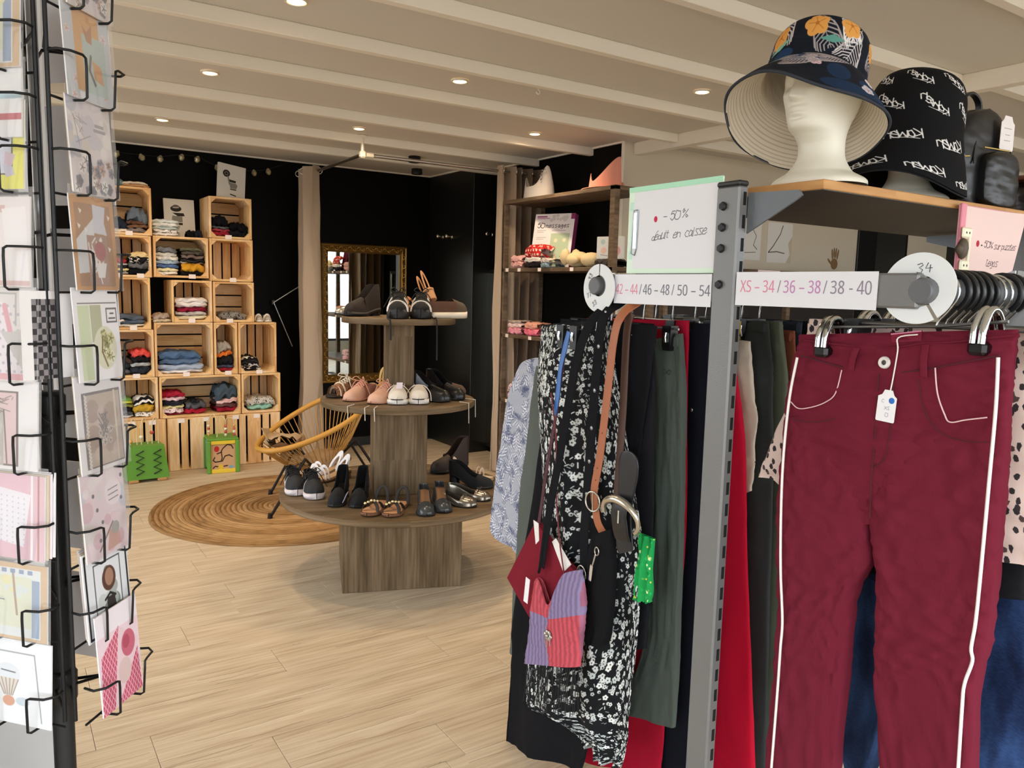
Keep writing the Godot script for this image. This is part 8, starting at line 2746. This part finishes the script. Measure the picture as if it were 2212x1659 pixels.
func greeting_card(label: String, at: Vector3, b: Basis, w: float, h: float, art: String, sleeve: bool, tilt := -0.10, stack := 1) -> void:
	var t := thing("greeting_card", label, "greeting card", at, 0.0, "greeting cards in the revolving rack")
	t.basis = b * Basis(Vector3(1, 0, 0), tilt)
	var white := mat(hexc("ece8e8"), 0.6)
	for s in stack:
		var m := M.new()
		m.box(Vector3(0.003 * s, h * 0.5 + 0.002 * s, -0.0035 * s), Vector3(w, h, 0.0022), 0.0)
		part(t, "card" if s == 0 else "card_behind", m, [white, mat(hexc("d9c3a4"), 0.7), mat(hexc("e9dfe0"), 0.6)][s % 3])
	if art != "":
		var m := M.new()
		m.quad(Vector3(-w * 0.5, 0, 0.0013), Vector3(w * 0.5, 0, 0.0013), Vector3(w * 0.5, h, 0.0013), Vector3(-w * 0.5, h, 0.0013), Vector3(0, 0, 1))
		part(t, "printed_face", m, textured(itex(card_print(art)), 0.5))
	if sleeve:
		var m := M.new()
		m.box(Vector3(0.003, h * 0.5 + 0.006, 0.003), Vector3(w + 0.012, h + 0.016, 0.0004))
		var cl: StandardMaterial3D
		if mats.has("sleeve"): cl = mats["sleeve"]
		else:
			cl = StandardMaterial3D.new()
			cl.albedo_color = Color(1, 1, 1, 0.10)
			cl.transparency = BaseMaterial3D.TRANSPARENCY_ALPHA
			cl.roughness = 0.08
			mats["sleeve"] = cl
		part(t, "clear_sleeve", m, cl)

func build_card_rack() -> void:
	var c := Vector3(0.072, 0, -1.5)
	var t := thing("card_rack", "revolving black wire rack full of greeting cards at the left", "card rack", c)
	var blk := mat(hexc("161617"), 0.45, 0.3)
	var m := M.new()
	m.tube([Vector3(0, 0.03, 0), Vector3(0, 1.29, 0)], 0.017, 16)
	part(t, "pole", m, mat(hexc("18181a"), 0.5))
	m = M.new()
	m.tube([Vector3(0, 1.28, 0), Vector3(0, 2.2, 0)], 0.0075, 12)
	part(t, "inner_tube", m, mat(hexc("b9bcbd"), 0.3, 0.8))
	for y in [1.285, 0.80]:
		m = M.new()
		m.lathe([Vector2(0.016, -0.03), Vector2(0.024, -0.026), Vector2(0.025, 0.02), Vector2(0.019, 0.028), Vector2(0.006, 0.028)], 16, Transform3D(Basis(), Vector3(0, y, 0)))
		part(t, "collar", m, mat(hexc("121213"), 0.4))
	m = M.new()
	m.lathe([Vector2(0.001, 0.03), Vector2(0.05, 0.028), Vector2(0.17, 0.015), Vector2(0.175, 0.0)], 32)
	part(t, "base", m, blk)
	var ang := [0.873, -0.855]     # outward yaw of the two sides that face the shop front
	var cols := []
	for k in 4:
		var a: float = [0.873, -0.855, 0.873 + PI, -0.855 + PI][k]
		cols.append(Basis(Vector3.UP, a))
	var rs := [0.090, 0.080, 0.085, 0.085]
	for k in 4:
		var b: Basis = cols[k]
		var f: Vector3 = b.z * rs[k]
		for s in [-1.0, 1.0]:
			m = M.new()
			m.tube([f + b.x * s * 0.072 + Vector3(0, 0.78, 0) - b.z * 0.014, f + b.x * s * 0.072 + Vector3(0, 2.12, 0) - b.z * 0.014], 0.0036, 6)
			part(t, "wire_rod", m, blk)
		for y in [0.80, 0.985, 1.275, 1.57, 1.86, 2.10]:
			m = M.new()
			m.tube([f + b.x * 0.072 + Vector3(0, y, 0) - b.z * 0.014, Vector3(0, y, 0) + f * 0.2, f - b.x * 0.072 + Vector3(0, y, 0) - b.z * 0.014], 0.0028, 6)
			part(t, "wire_spoke", m, blk)
	var A := [[1.909, 0.10, 0.13, "flowers", "mauve flowered greeting card cut off at the top of the right column"], [1.775, 0.112, 0.150, "orange", "orange and grey greeting card with flower border, top of the right column"], [1.632, 0.105, 0.146, "flowers", "pale greeting card with grey flowers, second down in the right column"], [1.482, 0.108, 0.148, "harvest", "orange framed greeting card with paper figures, right column"], [1.336, 0.112, 0.150, "bouquet", "white greeting card with pale green panels and bouquet, right column"], [1.187, 0.118, 0.158, "lace", "white greeting card with brown lace picture, right column"], [1.040, 0.112, 0.145, "pinkart", "pink painted greeting card with black dots, right column"], [0.905, 0.118, 0.150, "portrait", "black bordered greeting card with a caricature portrait, right column"], [0.778, 0.112, 0.172, "lattice", "pink lattice greeting card in the lowest right pocket"]]
	var Bc := [[1.805, 0.13, 0.15, "kraft_blue", "overexposed pale greeting card at the top left edge"], [1.705, 0.125, 0.10, "stripes", "white greeting card with blue and red stripes, left column"], [1.63, 0.125, 0.130, "yellow", "bright yellow framed greeting card, left column"], [1.485, 0.13, 0.135, "baby_ribbon", "pale pink greeting card with a tan ribbon, left column"], [1.340, 0.13, 0.145, "baby_dress", "greeting card with a dotted baby dress, left column"], [1.200, 0.125, 0.140, "grey_damask", "white greeting card with grey and pink pattern, left column"], [1.056, 0.135, 0.135, "pink_stack", "stack of pink dotted greeting cards, left column"], [0.920, 0.13, 0.125, "kraft_blue", "kraft greeting card with pale blue picture, left column"], [0.774, 0.13, 0.140, "balloon", "white greeting card with a small hot air balloon drawing, lowest left"]]
	for side in 2:
		var b: Basis = cols[side]
		var f: Vector3 = c + b.z * rs[side]
		var i := 0
		for q in (A if side == 0 else Bc):
			var deep := 2 if q[3] in ["lace", "pinkart", "flowers"] else (4 if q[3] in ["pink_stack", "portrait"] else 1)
			greeting_card(q[4], f + Vector3(0, q[0], 0) + b.z * (0.006 + (0.018 if q[3] == "lattice" else 0.0)), b, q[1], q[2], q[3], q[3] not in ["bouquet", "lattice", "balloon", "portrait"], -0.06, deep)
			pocket(t, Vector3(0, q[0], 0) + b.z * rs[side] + b.z * (0.018 if q[3] == "lattice" else 0.0), b, blk)
			i += 1
	greeting_card("black and white gingham greeting card tucked behind the pale green bouquet card", c + cols[0].z * 0.062 + Vector3(0, 1.345, 0) - cols[0].x * 0.078, cols[0] * Basis(Vector3.UP, -0.35), 0.08, 0.135, "gingham", false, 0.0)
	var ordn := ["top", "second", "third", "fourth", "fifth", "lowest"]
	for side in [2, 3]:
		var b: Basis = cols[side]
		for i in 6:
			greeting_card("grey card back, %s down on the %s far side of the card rack" % [ordn[i], "left" if side == 2 else "right"], c + b.z * (rs[side] + 0.006) + Vector3(0, 1.83 - i * 0.205, 0), b, 0.13, 0.165, "", false, -0.06)
	# pillar-like black bin standing behind, and a pale panel
	m = M.new()
	m.lathe([Vector2(0.001, 0.0), Vector2(0.12, 0.0), Vector2(0.085, 0.70), Vector2(0.075, 0.72), Vector2(0.001, 0.72)], 28, Transform3D(), false)
	single("black_bin", m, mat(hexc("141415"), 0.6), "black tapered bin on the floor at the lower left corner", "bin", Vector3(-0.155, 0, -1.56))

func pocket(t: Node3D, at: Vector3, b: Basis, mtl: Material) -> void:
	var m := M.new()
	for s in [-1.0, 1.0]:
		var pts := []
		for q in [[0.072, 0.060, -0.014], [0.078, 0.060, 0.006], [0.066, 0.060, 0.020], [0.044, 0.060, 0.024], [0.037, 0.057, 0.024], [0.036, 0.045, 0.024], [0.034, 0.0, 0.022], [0.034, -0.004, 0.016], [0.034, -0.004, -0.014]]: pts.append(at + b.x * q[0] * s + Vector3.UP * q[1] + b.z * q[2])
		m.tube(pts, 0.0021, 6)
	m.tube([at + b.x * -0.072 - b.z * 0.014 - Vector3.UP * 0.004, at + b.x * 0.072 - b.z * 0.014 - Vector3.UP * 0.004], 0.0021, 6)
	part(t, "wire_pocket", m, mtl)
